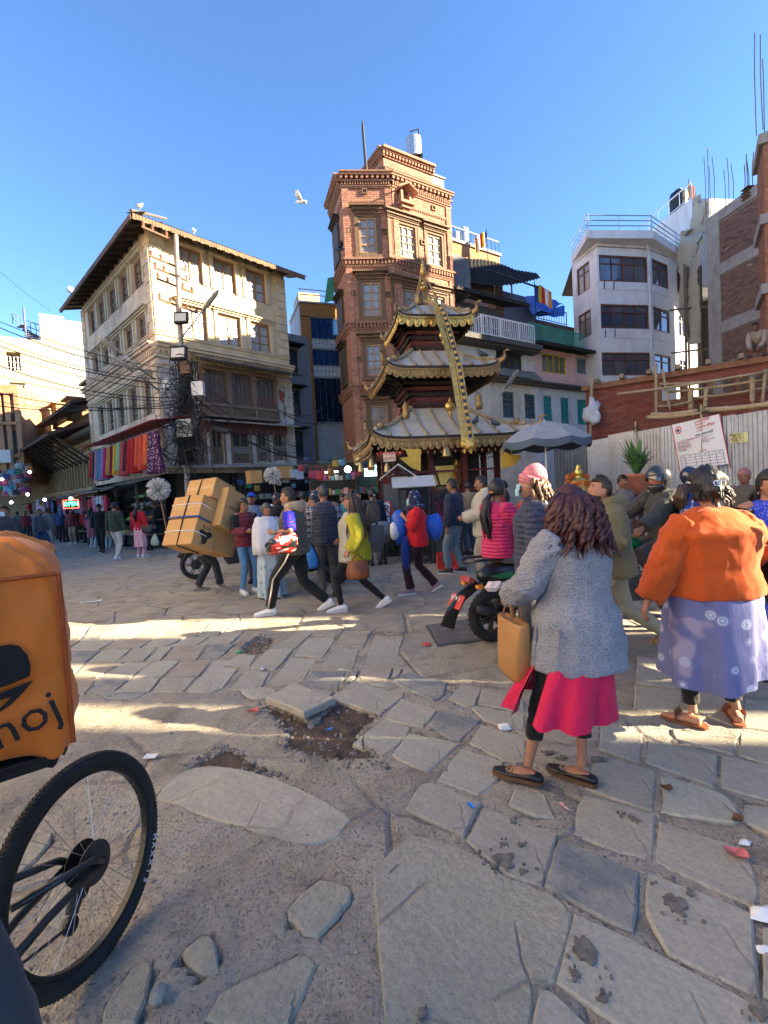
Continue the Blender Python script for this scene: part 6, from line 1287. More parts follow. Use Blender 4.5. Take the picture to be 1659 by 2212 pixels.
def barrier(x0,x1,Y,label):
 a,b=at(x0,1150,Y),at(x1,1150,Y); t=thing('crowd_barrier',label,'barrier',(a.x,a.y,0)); fr=Fr(a,b-a); w_=(b-a).length; k=MB()
 for z in(.12,.5,1.05):k.tube([fr.p(0,z),fr.p(w_,z)],.022,6)
 n=6
 for i in range(n+1):k.tube([fr.p(w_*i/n,.12),fr.p(w_*i/n,1.05)],.014,5)
 for u in(.05,w_-.05):k.tube([fr.p(u,0,.35),fr.p(u,.35,0),fr.p(u,0,-.35)],.022,5); k.tube([fr.p(u,0.02,.35),fr.p(u,0.02,-.35)],.022,5)
 k.build('frame',IRON,t); return t,fr
barrier(822,900,10.3,'black steel crowd barrier standing nearest the wire cage'); barrier(815,885,10.7,'second black barrier stacked behind the first one'); barrier(808,870,11.1,'rearmost black barrier of the stack, by the no parking sign')
c=[at(*zp(ZP,x,y),9.9)for x,y in((365,835),(432,838),(438,1055),(392,1045))]; NP=thing('no_parking_sign','white no parking sign with a red ring leaning on the barriers','sign',tuple(c[3])); k=MB(); k.loft([c,[q+V((0,.02,0))for q in c]]); k.build('board',WHITE,NP)
m_=(c[0]+c[1]+c[2]+c[3])/4+V((0,-.012,.10)); ax=(c[1]-c[0]).normalized(); k=MB()
for s in range(20):a,b=s/20*6.283,(s+1)/20*6.283; k.beam(m_+ax*.13*math.cos(a)+V((0,0,.17*math.sin(a))),m_+ax*.13*math.cos(b)+V((0,0,.17*math.sin(b))),.03,.008,(0,1,0))
k.beam(m_+ax*-.09+V((0,-.004,.12)),m_+ax*.09+V((0,-.004,-.12)),.03,.008,(0,1,0)); k.build('red_ring',RINK,NP); text('P',m_+V((0,-.004,0)),.24,KINK,NP,ax,(0,0,1)); text('NO PARKING',m_+V((0,-.004,-.30)),.055,RINK,NP,ax,(0,0,1))
cc=at(966,1205,9.0); k=thing('plastic_crate','red plastic crate on the ground beside the man in navy','crate',(cc.x,cc.y,0)); CR=M((.50,.04,.035),.45,.15)
mb=MB()
for e in(-1,1):mb.box((cc.x+e*.19,cc.y,.15),(.02,.3,.3)); mb.box((cc.x,cc.y+e*.15,.27),(.36,.02,.06)); mb.box((cc.x,cc.y+e*.15,.04),(.36,.02,.08)); mb.box((cc.x+.0,cc.y+e*.15,.15),(.04,.018,.2)); mb.box((cc.x+.14,cc.y+e*.15,.15),(.04,.018,.2)); mb.box((cc.x-.14,cc.y+e*.15,.15),(.04,.018,.2))
mb.box((cc.x,cc.y,.02),(.36,.28,.03)); mb.build('shell',CR,k)
# ------------------------------------------------------------------ people
def skin(tone):
 key=('skin',tone)
 if key in _mats:return _mats[key]
 k=Nd('skin'); v=k.co.outputs['Object']; n1=k.noise(v,14,4); n2=k.noise(v,220,2)
 c=k.mix(n1,sc(tone,.82),(min(1,tone[0]*1.15),tone[1]*1.0,tone[2]*.97)); k.bump(n2,.08,.004)
 k.b.inputs['Subsurface Weight'].default_value=0.08; k.b.inputs['Subsurface Radius'].default_value=(.02,.008,.004); _mats[key]=k.fin(c,.55,0,.4); return _mats[key]
def hairm(c=(.012,.009,.008)):
 key=('hair',c)
 if key in _mats:return _mats[key]
 k=Nd('hair'); v=k.map(scale=(1,1,.12)); n1=k.noise(v,130,3); n2=k.noise(k.co.outputs['Object'],9,3)
 col=k.mix(n1,sc(c,.45),sc(c,1.7)); k.bump(k.math('ADD',n1,n2),.6,.01); _mats[key]=k.fin(col,.42,0,.5); return _mats[key]
SK1,SK2,SK3=(.36,.19,.115),(.28,.14,.08),(.20,.095,.055)
DARKH=(.012,.009,.008)
EYEW=M((.60,.58,.55),.3,.05); IRIS=M((.012,.008,.006),.2,.1); BROW=M((.012,.009,.008),.8,.1); LIP=M((.30,.085,.07),.5,.15); MASKM=cloth((.30,.52,.68),.3,.8,30)
def ik(a,c,l1,l2,hint):
 a,c=V(a),V(c); d=c-a; L=d.length; 
 if L>(l1+l2)*.999:c=a+d*((l1+l2)*.999/L); d=c-a; L=d.length
 x=(l1*l1-l2*l2+L*L)/(2*L); h=math.sqrt(max(0,l1*l1-x*x)); t=d/L; hv=V(hint); hv=hv-t*hv.dot(t); hv=hv.normalized()if hv.length>1e-5 else t.orthogonal().normalized()
 return a+t*x+hv*h,c
class Person:
 """facing +y, right hand at +x; ax is where the soles stand"""
 def __init__(s,label,pos,yaw,h=1.66,lod=1,build=(1,1),group=None,tone=SK1,lf=(-.09,0,0,0),rf=(.09,0,0,0),lh=None,rh=None,lean=0.0,side=0.0,head=(0,0),hip=None,hipy=0.0,knee=(0,1,0),le=None,re=None,child=False,twist=0.0,cat='person',hipx=0.0,leg=1.0):
  s.s=k=h/1.70; s.lod=lod; s.b=build; s.tone=tone; s.hd=1.28 if child else 1.0
  s.root=thing('person',label,cat,(pos[0],pos[1],pos[2]if len(pos)>2 else 0.0),yaw,group)
  s.vox=(.0075,.011,.020)[lod]*(1 if lod else 1)
  s.feet=[]; s.an=[]; s.fp=(lf,rf)
  dmax=max(math.hypot(f[0]*k-e*.09*k*build[0],f[1]*k-hipy*k)for f,e in((lf,-1),(rf,1)))
  leg=.82*k
  hz=(math.sqrt(max(.2,(leg*.995)**2-dmax**2))+.085*k)if hip is None else hip
  s.hz=hz; s.pel=V((hipx*k,hipy*k,hz)); s.lg=leg; s.lean,s.side,s.twist=lean,side,twist
  Rl=Matrix.Rotation(-lean,3,'X')@Matrix.Rotation(side,3,'Y')@Matrix.Rotation(twist,3,'Z'); s.Rl=Rl
  s.T=lambda x,y,z:s.pel+Rl@V((x*k,y*k,(z-.90)*k))  # torso coordinates at 1.70 m
  s.legs=[]
  for e,f in((-1,lf),(1,rf)):
   hp=s.pel+V((e*.088*k*min(1.25,build[0]),0,-.005)); pit=f[3]if len(f)>3 else 0
   an=V((f[0]*k,f[1]*k,(f[2]if len(f)>2 else 0)*k+.085*k))+V((0,.0,.06*k*abs(math.sin(pit))))
   kn,an=ik(hp,an,.43*k,.40*k,knee if len(f)<6 or f[5]is None else f[5]); s.legs.append((hp,kn,an,pit,f[4]if len(f)>4 else e*-.18))
  s.arms=[]
  for e,hnd,eh in((-1,lh,le),(1,rh,re)):
   sh=s.T(e*.165*(.85+.15*build[0]),-.005,1.385-.085*max(0,build[0]-1.1)); t=V((hnd[0]*k,hnd[1]*k,hnd[2]*k))if hnd else s.T(e*(.20+.07*build[0]),.03,.86)
   el,wr=ik(sh,t,.285*k,.25*k,eh or(e*.55,-1,-.2)); s.arms.append((sh,el,wr,e))
  s.neck=s.T(0,-.01,1.43); s.hc=s.T(0,.025,1.565); s.hR=Rl@Matrix.Rotation(head[0],3,'Z')@Matrix.Rotation(-head[1],3,'X')
  s.body()
 def H(s,x,y,z):return s.hc+s.hR@(V((x,y,z))*s.s*s.hd)  # head coordinates
 def headv(s,u,v,grow=0.0):
  """head surface: u round from the back, v from crown (0) to chin (1)"""
  a=2*math.pi*u; th=math.pi*v; x,y,z=math.sin(th)*math.sin(a),-math.sin(th)*math.cos(a),math.cos(th)
  f=max(0,y); low=max(0,-z)
  px_,py,pz=x*(.074-.014*low*low),y*.094-.006,z*.118
  if y>0 and z<.1:py*=1-.05*(.1-z); 
  if y<0 and z<0:py*=1-.28*low  # nape
  if y>0 and z<-.2:py+=.012*math.exp(-((z+.82)/.22)**2)
  g=lambda a_,b_,sa,sb:math.exp(-((x-a_)/sa)**2-((z-b_)/sb)**2)
  if y>.2:
   py+=.026*g(0,-.22,.13,.16)+.012*g(0,-.05,.10,.14)-.010*(g(.36,.06,.16,.10)+g(-.36,.06,.16,.10))+.006*(g(.34,.24,.3,.08)+g(-.34,.24,.3,.08))+.009*g(0,-.56,.24,.07)-.005*g(0,-.42,.3,.05)+.007*g(0,-.86,.3,.12)+.004*(g(.55,-.2,.2,.2)+g(-.55,-.2,.2,.2))
  q=V((px_,py,pz))
  return q+(V((x,y,z))*grow if grow else V((0,0,0)))
 def body(s):
  k=s.s; mb=MB(); T=s.T; n=12 if s.lod<2 else 8; w,d=s.b
  ring=lambda z,rx,ry,yo=0.0:[T(rx*math.cos(2*math.pi*i/n),yo+ry*math.sin(2*math.pi*i/n),z)for i in range(n)]
  mb.loft([ring(.82,.10,.08),ring(.88,.14*w,.10*d),ring(.95,.145*w,.105*d),ring(1.06,.12*w,.09*d,.005),ring(1.18,.13*w,.10*d,.005),ring(1.30,.145*w,.105*d),ring(1.38,.15,.08,-.005),ring(1.42,.09,.06,-.01),ring(1.44,.055,.055,-.005)])
  mb.tube([s.neck+(s.neck-s.hc)*.25,s.neck.lerp(s.hc,.4),s.hc],[.058*k,.052*k,.05*k],n)
  nu,nv=(28,22)if s.lod<2 else(14,12); rings=[]
  for j in range(1,nv):rings.append([s.H(*s.headv(i/nu,j/nv))for i in range(nu)])
  mb.loft(rings)
  for e in(-1,1):mb.ball(s.H(e*.076,-.012,-.012),(.009*k,.018*k,.030*k),8,s.hR)
  for hp,kn,an,pit,yw in s.legs:
   mb.tube([hp+V((0,0,.06*k)),hp.lerp(kn,.35),kn,kn.lerp(an,.35),an.lerp(kn,.12),an],[q*k*s.lg for q in(.082,.076,.052,.052,.036,.036)],10)
   fw=V((math.sin(-yw),math.cos(yw),0)); up=V((0,0,1)); fw2=fw*math.cos(pit)+up*math.sin(-pit)
   heel=an-fw2*.045*k+V((0,0,-.05*k)); mb.tube([heel,an+V((0,0,-.045*k))+fw2*.03*k,an+fw2*.13*k+V((0,0,-.065*k)),an+fw2*.185*k+V((0,0,-.07*k))],[(.030*k,.03*k),(.036*k,.034*k),(.042*k,.02*k),(.025*k,.012*k)],8,up=(0,0,1))
  for sh,el,wr,e in s.arms:
   mb.tube([sh+V((-e*.05*k,0,.01*k)),sh,sh.lerp(el,.5),el,el.lerp(wr,.35),wr],[.055*k,.056*k,.044*k,.037*k,.036*k,.025*k],9)
   s.hand(mb,el,wr,e)
  o=mb.build('body',skin(s.tone),s.root,smooth=True,local=True); smooth_mod(o,s.vox*k,2,fac=.4); s.bodyo=o
 def hand(s,mb,el,wr,e,curl=.55):
  k=s.s; t=(wr-el).normalized(); thumb=(s.Rl@V((-e*.4,1,.1))); thumb=(thumb-t*thumb.dot(t)).normalized(); nrm=t.cross(thumb)*e; nrm=nrm if nrm.dot(V((-e,0,0)))>0 else-nrm
  palm=wr+t*.085*k
  mb.tube([wr,wr+t*.03*k,palm],[(.024*k,.02*k),(.036*k,.016*k),(.038*k,.013*k)],8,up=nrm)
  if s.lod==2:mb.tube([palm,palm+t*.05*k+nrm*.015*k],[(.034*k,.012*k),(.028*k,.01*k)],6,up=nrm); return
  for i,L in enumerate((.072,.08,.074,.058)):
   b=palm+thumb*(.028-.0187*i)*k-t*.012*k; a1=curl*(.8+.15*i); m_=b+(t*math.cos(a1)+nrm*math.sin(a1))*L*.55*k; a2=a1*2.0; c=m_+(t*math.cos(a2)+nrm*math.sin(a2))*L*.5*k
   mb.tube([b,m_,c],[.0095*k,.0088*k,.0066*k],6)
  b=wr+t*.03*k+thumb*.025*k; m_=b+(t*.7+thumb*.6+nrm*.25)*.04*k; mb.tube([wr+t*.02*k,b,m_,m_+(t*.9+nrm*.4)*.03*k],[.014*k,.012*k,.010*k,.007*k],6)
 # -------- clothes
 def top(s,m,hem=.84,name='jacket',puff=.0,w=1.0,sleeve=1.0,flare=0.0,open_=False,slr=1.0,collar=.0,drop=0.0,arm_m=None,disp=(.09,.024),bell=0.0):
  k=s.s; T=s.T; n=16; bw,bd=s.b[0]*w,s.b[1]*w; p=.012+puff; mb=MB()
  R=lambda z,rx,ry,yo=0.0:[T((rx*bw+p)*math.cos(2*math.pi*i/n),yo+(ry*bd+p)*math.sin(2*math.pi*i/n),z)for i in range(n)]
  prof=[(hem,.150+flare,.115+flare*.7,0),(max(hem+.04,.95),.152+flare*.5,.118+flare*.3,0),(1.06,.138,.108,.005),(1.18,.145,.115,.008),(1.29,.160,.118,.002)]
  prof=[q for q in prof if q[0]>=hem-1e-6]
  rg=[R(*q)for q in prof]+[[T((.160+p*.6)*(.6+.4*bw)*math.cos(2*math.pi*i/n),-.005+(.084*(.6+.4*bd)+p)*math.sin(2*math.pi*i/n),1.37)for i in range(n)],[T((.105+p*.5)*(.7+.3*bw)*math.cos(2*math.pi*i/n),-.01+(.07*(.7+.3*bd)+p*.7)*math.sin(2*math.pi*i/n),1.425)for i in range(n)],[T((.062+p*.4)*math.cos(2*math.pi*i/n),-.01+(.062+p*.4)*math.sin(2*math.pi*i/n),1.445+collar)for i in range(n)]]
  mb.loft(rg)
  sb=mb if s.lod==2 else MB()
  if sleeve>0:
   for sh,el,wr,e in s.arms:
    q=(lambda t:sh.lerp(el,t*2)if t<.5 else el.lerp(wr,t*2-1)); en=sleeve; ts=[0,.12,.28,.42,.5,.58,.75,.9,1.0]; ts=[t for t in ts if t<en]+[en]
    rr=lambda t:((.058 if t<.2 else .057-.020*t)*slr+p*1.0+(bell*max(0,t-.5)))*k*(.92+.08*bw)
    sb.tube([sh+s.Rl@V((-e*.06*k,0,-.012*k)),sh+V((0,0,-.006))]+[q(t)for t in ts[1:]],[.044*k+p*k*.5]+[rr(t)*(.92 if t==0 else 1)for t in ts],12)
  if sb is not mb and sb.f:smooth_mod(sb.build('sleeves',arm_m or m,s.root,smooth=True,local=True),s.vox*1.4*k+.001,3,disp and(disp[0]*.6,disp[1]*1.2))
  o=mb.build(name,m,s.root,smooth=True,local=True); smooth_mod(o,s.vox*1.5*k+.002,4,None if s.lod==2 else disp); return o
 def sleeves(s,m,start=0.0,end=1.0,grow=.022,name='sleeve'):
  for sh,el,wr,e in s.arms:
   q=(lambda t:sh.lerp(el,t*2)if t<.5 else el.lerp(wr,t*2-1)); mb=MB(); ts=[start+(end-start)*i/7 for i in range(8)]
   mb.tube([q(t)for t in ts],[(.064-.028*t+grow)*s.s for t in ts],12); smooth_mod(mb.build(name,m,s.root,smooth=True,local=True),None,1,(.06,.018))
 def trousers(s,m,wd=1.0,end=1.0,name='trousers',flare=0.0,hipw=1.0):
  k=s.s; mb=MB(); n=14; w,d=s.b
  R=lambda z,rx,ry:[s.T(rx*w*math.cos(2*math.pi*i/n),ry*d*math.sin(2*math.pi*i/n),z)for i in range(n)]
  mb.loft([R(.86,.14*hipw,.112),R(.93,.158*hipw,.122),R(1.0,.145,.112),R(1.04,.13,.10)])
  for hp,kn,an,pit,yw in s.legs:
   e_=kn.lerp(an,max(0,min(1,(end-.5)*2)))if end>.5 else hp.lerp(kn,end*2)
   pts=[hp+V((0,0,.07*k)),hp,hp.lerp(kn,.45),kn,kn.lerp(an,.4),kn.lerp(an,.75),an.lerp(kn,.02)]; rr=[.088,.094*(.6+.4*w),.086*(.6+.4*w),.066,.062,.056+flare*.6,.054+flare]
   if end<1:pts[-1]=e_; pts=[q for q in pts[:-1]if(q-hp).length<(e_-hp).length-.03]+[e_]; rr=rr[:len(pts)]
   mb.tube(pts,[(.010+r*wd*s.lg if i else .088)*k for i,r in enumerate(rr)],12)
  o=mb.build(name,m,s.root,smooth=True,local=True); smooth_mod(o,s.vox*1.5*k+.002,3,None if s.lod==2 else(.075,.024)); return o
 def skirt(s,m,top=1.02,hem=.12,w0=1.0,w1=1.15,name='skirt',waves=9,amp=.03,slit=None,dy=0.0,back=0.0,zvar=0.0):
  k=s.s; nu,nv=56,14; W,D=s.b
  def f(u,v,off=0.0):
   a=2*math.pi*u; z=top+(hem-top)*v+zvar*math.sin(a+1)*v; q=v**.8; rx=(.150*W*w0)*(1-q)+.19*W*w1*q+.02; ry=(.118*D*w0)*(1-q)+.165*D*w1*q+.02
   if z>.98:rx*=1-.5*(z-.98); ry*=1-.5*(z-.98)
   wv=amp*v*(math.sin(waves*a+1.3*math.sin(2*a))+.5*math.sin(waves*1.7*a+2)); r=1+wv/.17
   c=s.pel; c2=V(((s.legs[0][2].x+s.legs[1][2].x)/2,(s.legs[0][2].y+s.legs[1][2].y)/2,0)); c=V((c.x,c.y,0)).lerp(c2,v*.8)
   return V((c.x+(rx*r-off)*k*math.cos(a),c.y+dy*v+(ry*r-off)*k*math.sin(a)-back*v*k*max(0,-math.sin(a)),z*k*(s.hz/(.90*k))if z>.5 else z*k))
  mb=MB(); keep=lambda i:slit is None or not any(a<=i/nu<b for a,b in slit)
  for off in(0,.008):
   b0=len(mb.v); mb.v+=[tuple(f(i/nu,j/nv,off))for j in range(nv+1)for i in range(nu)]
   for j in range(nv):
    for i in range(nu):
     if keep(i)or j<nv*.12:q=(b0+j*nu+i,b0+j*nu+(i+1)%nu,b0+(j+1)*nu+(i+1)%nu,b0+(j+1)*nu+i); mb.f.append(q if not off else q[::-1]); mb.mi.append(0)
  o=mb.build(name,m,s.root,smooth=True,local=True); smooth_mod(o,None,1,(.10,.02)); return o
 def shoes(s,m,sole=None,kind='shoe',low=False):
  k=s.s
  for(hp,kn,an,pit,yw)in s.legs:
   fw=V((math.sin(-yw),math.cos(yw),0)); f2=(fw*math.cos(pit)+V((0,0,-math.sin(pit)))).normalized(); up=(V((0,0,1))*math.cos(pit)+fw*math.sin(pit)); rt=f2.cross(up)
   b=an-up*.085*k
   def ring(y,w,z0,z1,n=10):return[b+f2*y*k+rt*(w*math.cos(2*math.pi*i/n))*k+up*((z0+z1)/2+(z1-z0)/2*math.sin(2*math.pi*i/n))*k for i in range(n)]
   mb=MB(); hi=.062 if low else .105
   mb.loft([ring(-.085,.02,.015,hi*.7),ring(-.07,.036,.012,hi),ring(-.02,.041,.012,hi+.004),ring(.04,.043,.012,.088 if not low else .055),ring(.10,.049,.012,.066 if not low else .045),ring(.16,.044,.012,.05 if not low else .036),ring(.195,.024,.016,.036 if not low else .026),ring(.205,.006,.02,.026)])
   o=mb.build(kind,m,s.root,smooth=True,local=True)
   if s.lod<2:q=o.modifiers.new('u','SUBSURF'); q.levels=1; q.render_levels=1
   sb=MB(); out_=[(-.088,.0),(-.075,.034),(-.02,.040),(.05,.044),(.11,.052),(.165,.046),(.205,.022)]; pl=[b+f2*y*k+rt*w*k for y,w in out_]+[b+f2*y*k-rt*w*k for y,w in out_[::-1][:-1]]
   sb.loft([[q+up*.0 for q in pl],[q+up*.022*k for q in pl]]); sb.build('sole',sole or m,o,local=True)
 def sandals(s,m):
  k=s.s
  for(hp,kn,an,pit,yw)in s.legs:
   fw=V((math.sin(-yw),math.cos(yw),0)); rt=V((fw.y,-fw.x,0)); b=an-V((0,0,.085*k)); out_=[(-.085,.012),(-.07,.034),(0,.038),(.08,.046),(.14,.044),(.19,.022)]
   pl=[b+fw*y*k+rt*w*k for y,w in out_]+[b+fw*y*k-rt*w*k for y,w in out_[::-1]]; mb=MB(); mb.loft([pl,[q+V((0,0,.018*k))for q in pl]]); mb.tube([b+fw*.09*k+rt*.048*k+V((0,0,.015)),b+fw*.10*k+rt*.03*k+V((0,0,.058*k)),b+fw*.10*k-rt*.03*k+V((0,0,.058*k)),b+fw*.09*k-rt*.048*k+V((0,0,.015))],[(.004,.03*k)]*4,8,up=(0,0,1)); mb.build('sandal',m,s.root,local=True,smooth=False)
 def face(s,beard=0,moustache=False,glasses=False,mask=None,lips=LIP,shut=False):
  for e in(-1,1):
   mb=MB(); c=s.H(e*.030,.0775,.008); mb.ball(c,(.0125*s.s,.006*s.s,.0065*s.s),8,s.hR); o=mb.build('eye',EYEW,s.root,smooth=True,local=True); mb=MB(); mb.ball(c+s.hR@V((0,.004*s.s,0)),(.0062*s.s,.003*s.s,.0062*s.s),8,s.hR); mb.build('iris',IRIS,o,smooth=True,local=True)
   mb=MB(); mb.tube([s.H(e*.012,.087,.026),s.H(e*.030,.086,.031),s.H(e*.048,.074,.026)],[.0035*s.s,.0042*s.s,.002*s.s],6); mb.build('eyebrow',BROW,s.root,local=True)
   mb=MB(); mb.tube([s.H(e*.017,.0815,.012),s.H(e*.030,.0835,.0165),s.H(e*.044,.0765,.012)],[.0016*s.s]*3,4); mb.build('eyelid',BROW,s.root,local=True)
  if not mask:
   mb=MB(); mb.ball(s.H(0,.0885,-.0655),(.024*s.s,.008*s.s,.0045*s.s),8,s.hR); mb.ball(s.H(0,.0875,-.074),(.020*s.s,.008*s.s,.005*s.s),8,s.hR); mb.build('lips',lips,s.root,smooth=True,local=True)
  if beard or moustache:
   mb=MB(); 
   if moustache:mb.tube([s.H(-.03,.082,-.062),s.H(0,.097,-.054),s.H(.03,.082,-.062)],[(.003,.004),(.005,.007),(.003,.004)],6)
   mb.build('moustache',hairm(),s.root,local=True)if moustache else None
  if beard:s.cap_hair(hairm((.045,.026,.016)),.002,lambda x,y,z:z<-.48 and y>.0 and not(abs(x)<.2 and z>-.66 and y>.5),'beard')
  if glasses:
   mb=MB()
   for e in(-1,1):
    c=[s.H(e*(.033+.022*math.cos(t*.785)),.097-abs(.022*math.cos(t*.785))*.1,.004+.019*math.sin(t*.785))for t in range(9)]; mb.tube(c,.0017,4); mb.tube([s.H(e*.055,.093,.006),s.H(e*.078,.0,.006)],.0017,4)
   mb.tube([s.H(-.011,.099,.006),s.H(.011,.099,.006)],.0017,4); mb.build('glasses',BLACK,s.root,local=True)
  if mask:
   mb=MB(); R_c=lambda x,z:s.H(x,.112-6.5*x*x-(.010 if z<-.09 else 0),z)
   g1=lambda u,v:R_c((u-.5)*.125*(1-.12*v),-.012-v*.098)+s.hR@V((0,.004*math.sin(v*15),0)); mb.grid(g1,10,8); mb.grid(lambda u,v:g1(u,v)-s.hR@V((0,.003,0)),10,8); mb.f[80:]=[q[::-1]for q in mb.f[80:]]
   for e in(-1,1):
    for z in(-.018,-.098):mb.tube([s.H(e*.060,.086,z),s.H(e*.078,.01,-.02 if z>-.05 else-.04)],.0016,4)
   mb.build('face_mask',mask,s.root,smooth=True,local=True)
 def cap_hair(s,m,grow,keep,name='hair',wob=.0,seg=(40,30)):
  nu,nv=seg if s.lod<2 else(24,18); mb=MB(); idx={}
  def vert(i,j,g_):
   i%=nu; key=(i,j,g_)
   if key not in idx:
    u,v=i/nu,j/nv; v=min(max(v,.004),.996); p=s.headv(u,v,g_*(1+wob*noise.noise((u*9,v*7,3)))); idx[key]=len(mb.v); mb.v.append(tuple(s.H(*p)))
   return idx[key]
  for j in range(nv):
   for i in range(nu):
    th,a=math.pi*(j+.5)/nv,2*math.pi*(i+.5)/nu; d=(math.sin(th)*math.sin(a),-math.sin(th)*math.cos(a),math.cos(th))
    if keep(*d):
     mb.f.append(tuple(vert(*q,grow)for q in((i,j),(i,j+1),(i+1,j+1),(i+1,j)))); mb.mi.append(0)
     for(di,dj,q)in((0,-1,((i,j),(i+1,j))),(0,1,((i+1,j+1),(i,j+1))),(-1,0,((i,j+1),(i,j))),(1,0,((i+1,j),(i+1,j+1)))):
      th2,a2=math.pi*(j+dj+.5)/nv,2*math.pi*(i+di+.5)/nu
      if j+dj<0 or j+dj>=nv or not keep(math.sin(th2)*math.sin(a2),-math.sin(th2)*math.cos(a2),math.cos(th2)):mb.f.append((vert(*q[0],grow),vert(*q[1],grow),vert(*q[1],-.002),vert(*q[0],-.002))); mb.mi.append(0)
  o=mb.build(name,m,s.root,smooth=True,local=True); smooth_mod(o,None,2); return o
 def hair(s,kind='short',c=DARKH,n=90,L=.35,clip=None,wave=.02,spread=1.0):
  m=hairm(c); hl=(lambda x,y,z:z>.40-(.1 if abs(x)>.7 else 0)or(y<.05 and z>-.45)or(abs(x)>.6 and y<.22 and z>-.1))
  if kind=='short':
   hl=(lambda x,y,z:z>.46 or(y<-.12 and z>-.34)or(abs(x)>.55 and y<.25 and z>.08)); s.cap_hair(m,.011,hl,wob=.5)
   if s.lod<2:
    mb=MB()
    for i in range(70):
     u,v=R_.uniform(.0,1),R_.uniform(.02,.36); a=2*math.pi*u; p=s.headv(u,v,.008); d=V((R_.uniform(-.3,.3),.5+R_.uniform(-.3,.3),.55)); mb.tube([s.H(*p),s.H(*(p+d*.012)),s.H(*(p+d*.024+V((0,.006,0))))],[(.008,.004),(.007,.003),(.001,.001)],5)
    mb.build('hair_tufts',m,s.root,local=True)
   return
  s.cap_hair(m,.014,hl,wob=.25); mb=MB(); k=s.s
  if kind in('long','half'):
   for i in range(n):
    a=R_.uniform(-1.9,1.9)*.95; v=R_.uniform(.28,.60); u=(a/(2*math.pi))%1.0; p=s.headv(u,v,.016); st=s.H(*p); out_=s.Rl@V((math.sin(a),-math.cos(a),0)); pts=[st]; LL=L*R_.uniform(.75,1.1); ph=R_.uniform(0,6)
    for j in range(1,8):
     t=j/7; drop=s.hR@V((0,0,-1))if j<2 else V((0,0,-1)); q=st+out_*k*(.018+.05*spread*math.sin(math.pi*min(1,t*.75))*(.5+.8*R_.random()*.6))+V((0,0,-LL*t*k))+V((math.sin(t*7+ph),math.cos(t*6+ph),0))*wave*t
     bz=(s.T(0,0,1.40)).z
     if q.z<bz:q+=out_*.05*max(1,spread)*k*min(1,(bz-q.z)/.1)
     pts.append(q)
    r=R_.uniform(.010,.017); mb.tube(pts,[(r*f*k,r*f*.6*k)for f in(.8,1.1,1.15,1.1,1,.85,.6,.1)],6)
  if kind in('tail','braid'):
   b=s.H(0,-.105,-.03); nn=26 if kind=='tail' else 12
   for i in range(nn):
    o_=V((R_.uniform(-.022,.022),R_.uniform(-.02,.02),0))*k; pts=[s.H(0,-.088,.0)]
    for j in range(1,8):t=j/7; pts.append(b+s.Rl@V((0,-.045*math.sin(math.pi*min(1,t+.2)),0))*k+V((0,0,-L*t*k*R_.uniform(.95,1.05)))+o_*(1+1.2*math.sin(math.pi*t))+V((math.sin(t*5+i),0,0))*wave*.6*t+s.Rl@V((0,-.05*k if t>.3 else-.02,0)))
    mb.tube(pts,[(q*k,q*k)for q in(.012,.016,.017,.016,.015,.013,.009,.001)],6)
   tb=MB(); tb.lathe(s.H(0,-.10,-.015),[(.026*k,-.01),(.030*k,0),(.026*k,.01)],10); tb.build('hair_band',clip or BLACK,s.root,local=True)
  if kind=='bun':mb.ball(s.H(0,-.115,-.02),(.045*k,.04*k,.042*k),10)
  if mb.f:o=mb.build('hair_locks',m,s.root,smooth=True,local=True)
 def cap(s,m,brim=True):
  s.cap_hair(m,.017,lambda x,y,z:z>.22-.12*(y<0),'cap')
  if brim:mb=MB(); f=lambda u,v:s.H((u-.5)*.13,.085+(.075*v)*(1-(2*u-1)**2*.6),.040-.012*v-.035*(2*u-1)**2); mb.grid(f,10,4); mb.grid(lambda u,v:f(u,v)-V((0,0,.005)),10,4); mb.f[40:]=[q[::-1]for q in mb.f[40:]]; mb.build('cap_brim',m,s.root,smooth=True,local=True)
 def beanie(s,m):
  s.cap_hair(m,.022,lambda x,y,z:z>.12,'beanie'); mb=MB(); E=lambda r,z:[s.H((.085+r)*math.cos(i*.1745),(.108+r)*math.sin(i*.1745)-.010,z+.010*math.sin(i*.1745))for i in range(36)]
  mb.loft([E(-.01,.028),E(.010,.024),E(.014,.05),E(.010,.074),E(-.01,.072)],False); mb.build('beanie_cuff',m,s.root,smooth=True,local=True)
  mb=MB(); mb.loft([[s.H(r*math.cos(i*.393),r*1.22*math.sin(i*.393)-.012,z)for i in range(16)]for r,z in((.088,.07),(.084,.10),(.07,.14),(.05,.17),(.02,.19),(.002,.195))]); mb.build('beanie_top',m,s.root,smooth=True,local=True)
 def helmet(s,m,visor=M((.03,.04,.06),.08,.1,spec=1.0),full=True,open_v=True,trim=None):
  s.cap_hair(m,.045,(lambda x,y,z:z>.30 or y<.10 or(full and z<-.42 and z>-.97))if full else(lambda x,y,z:z>.2 or(y<.1 and z>-.75)),'helmet',seg=(44,32))
  rot=.55 if open_v else 0.0
  mb=MB(); Rv=Matrix.Rotation(rot,3,'X')
  def f(u,v,g=.125):a=(u-.5)*2.6; t=.62-v*.95; q=V((g*.92*math.cos(t)*math.sin(a),g*math.cos(t)*math.cos(a)+.0,g*math.sin(t))); return s.H(*(Rv@q+V((0,0,.0))))
  mb.grid(f,14,6); mb.grid(lambda u,v:f(u,v,.122),14,6); mb.f[84:]=[q[::-1]for q in mb.f[84:]]; mb.build('visor',visor,s.root,smooth=True,local=True)
  if trim:s.cap_hair(trim,.047,lambda x,y,z:abs(x)<.28 and z>.35,'helmet_stripe',seg=(44,32))
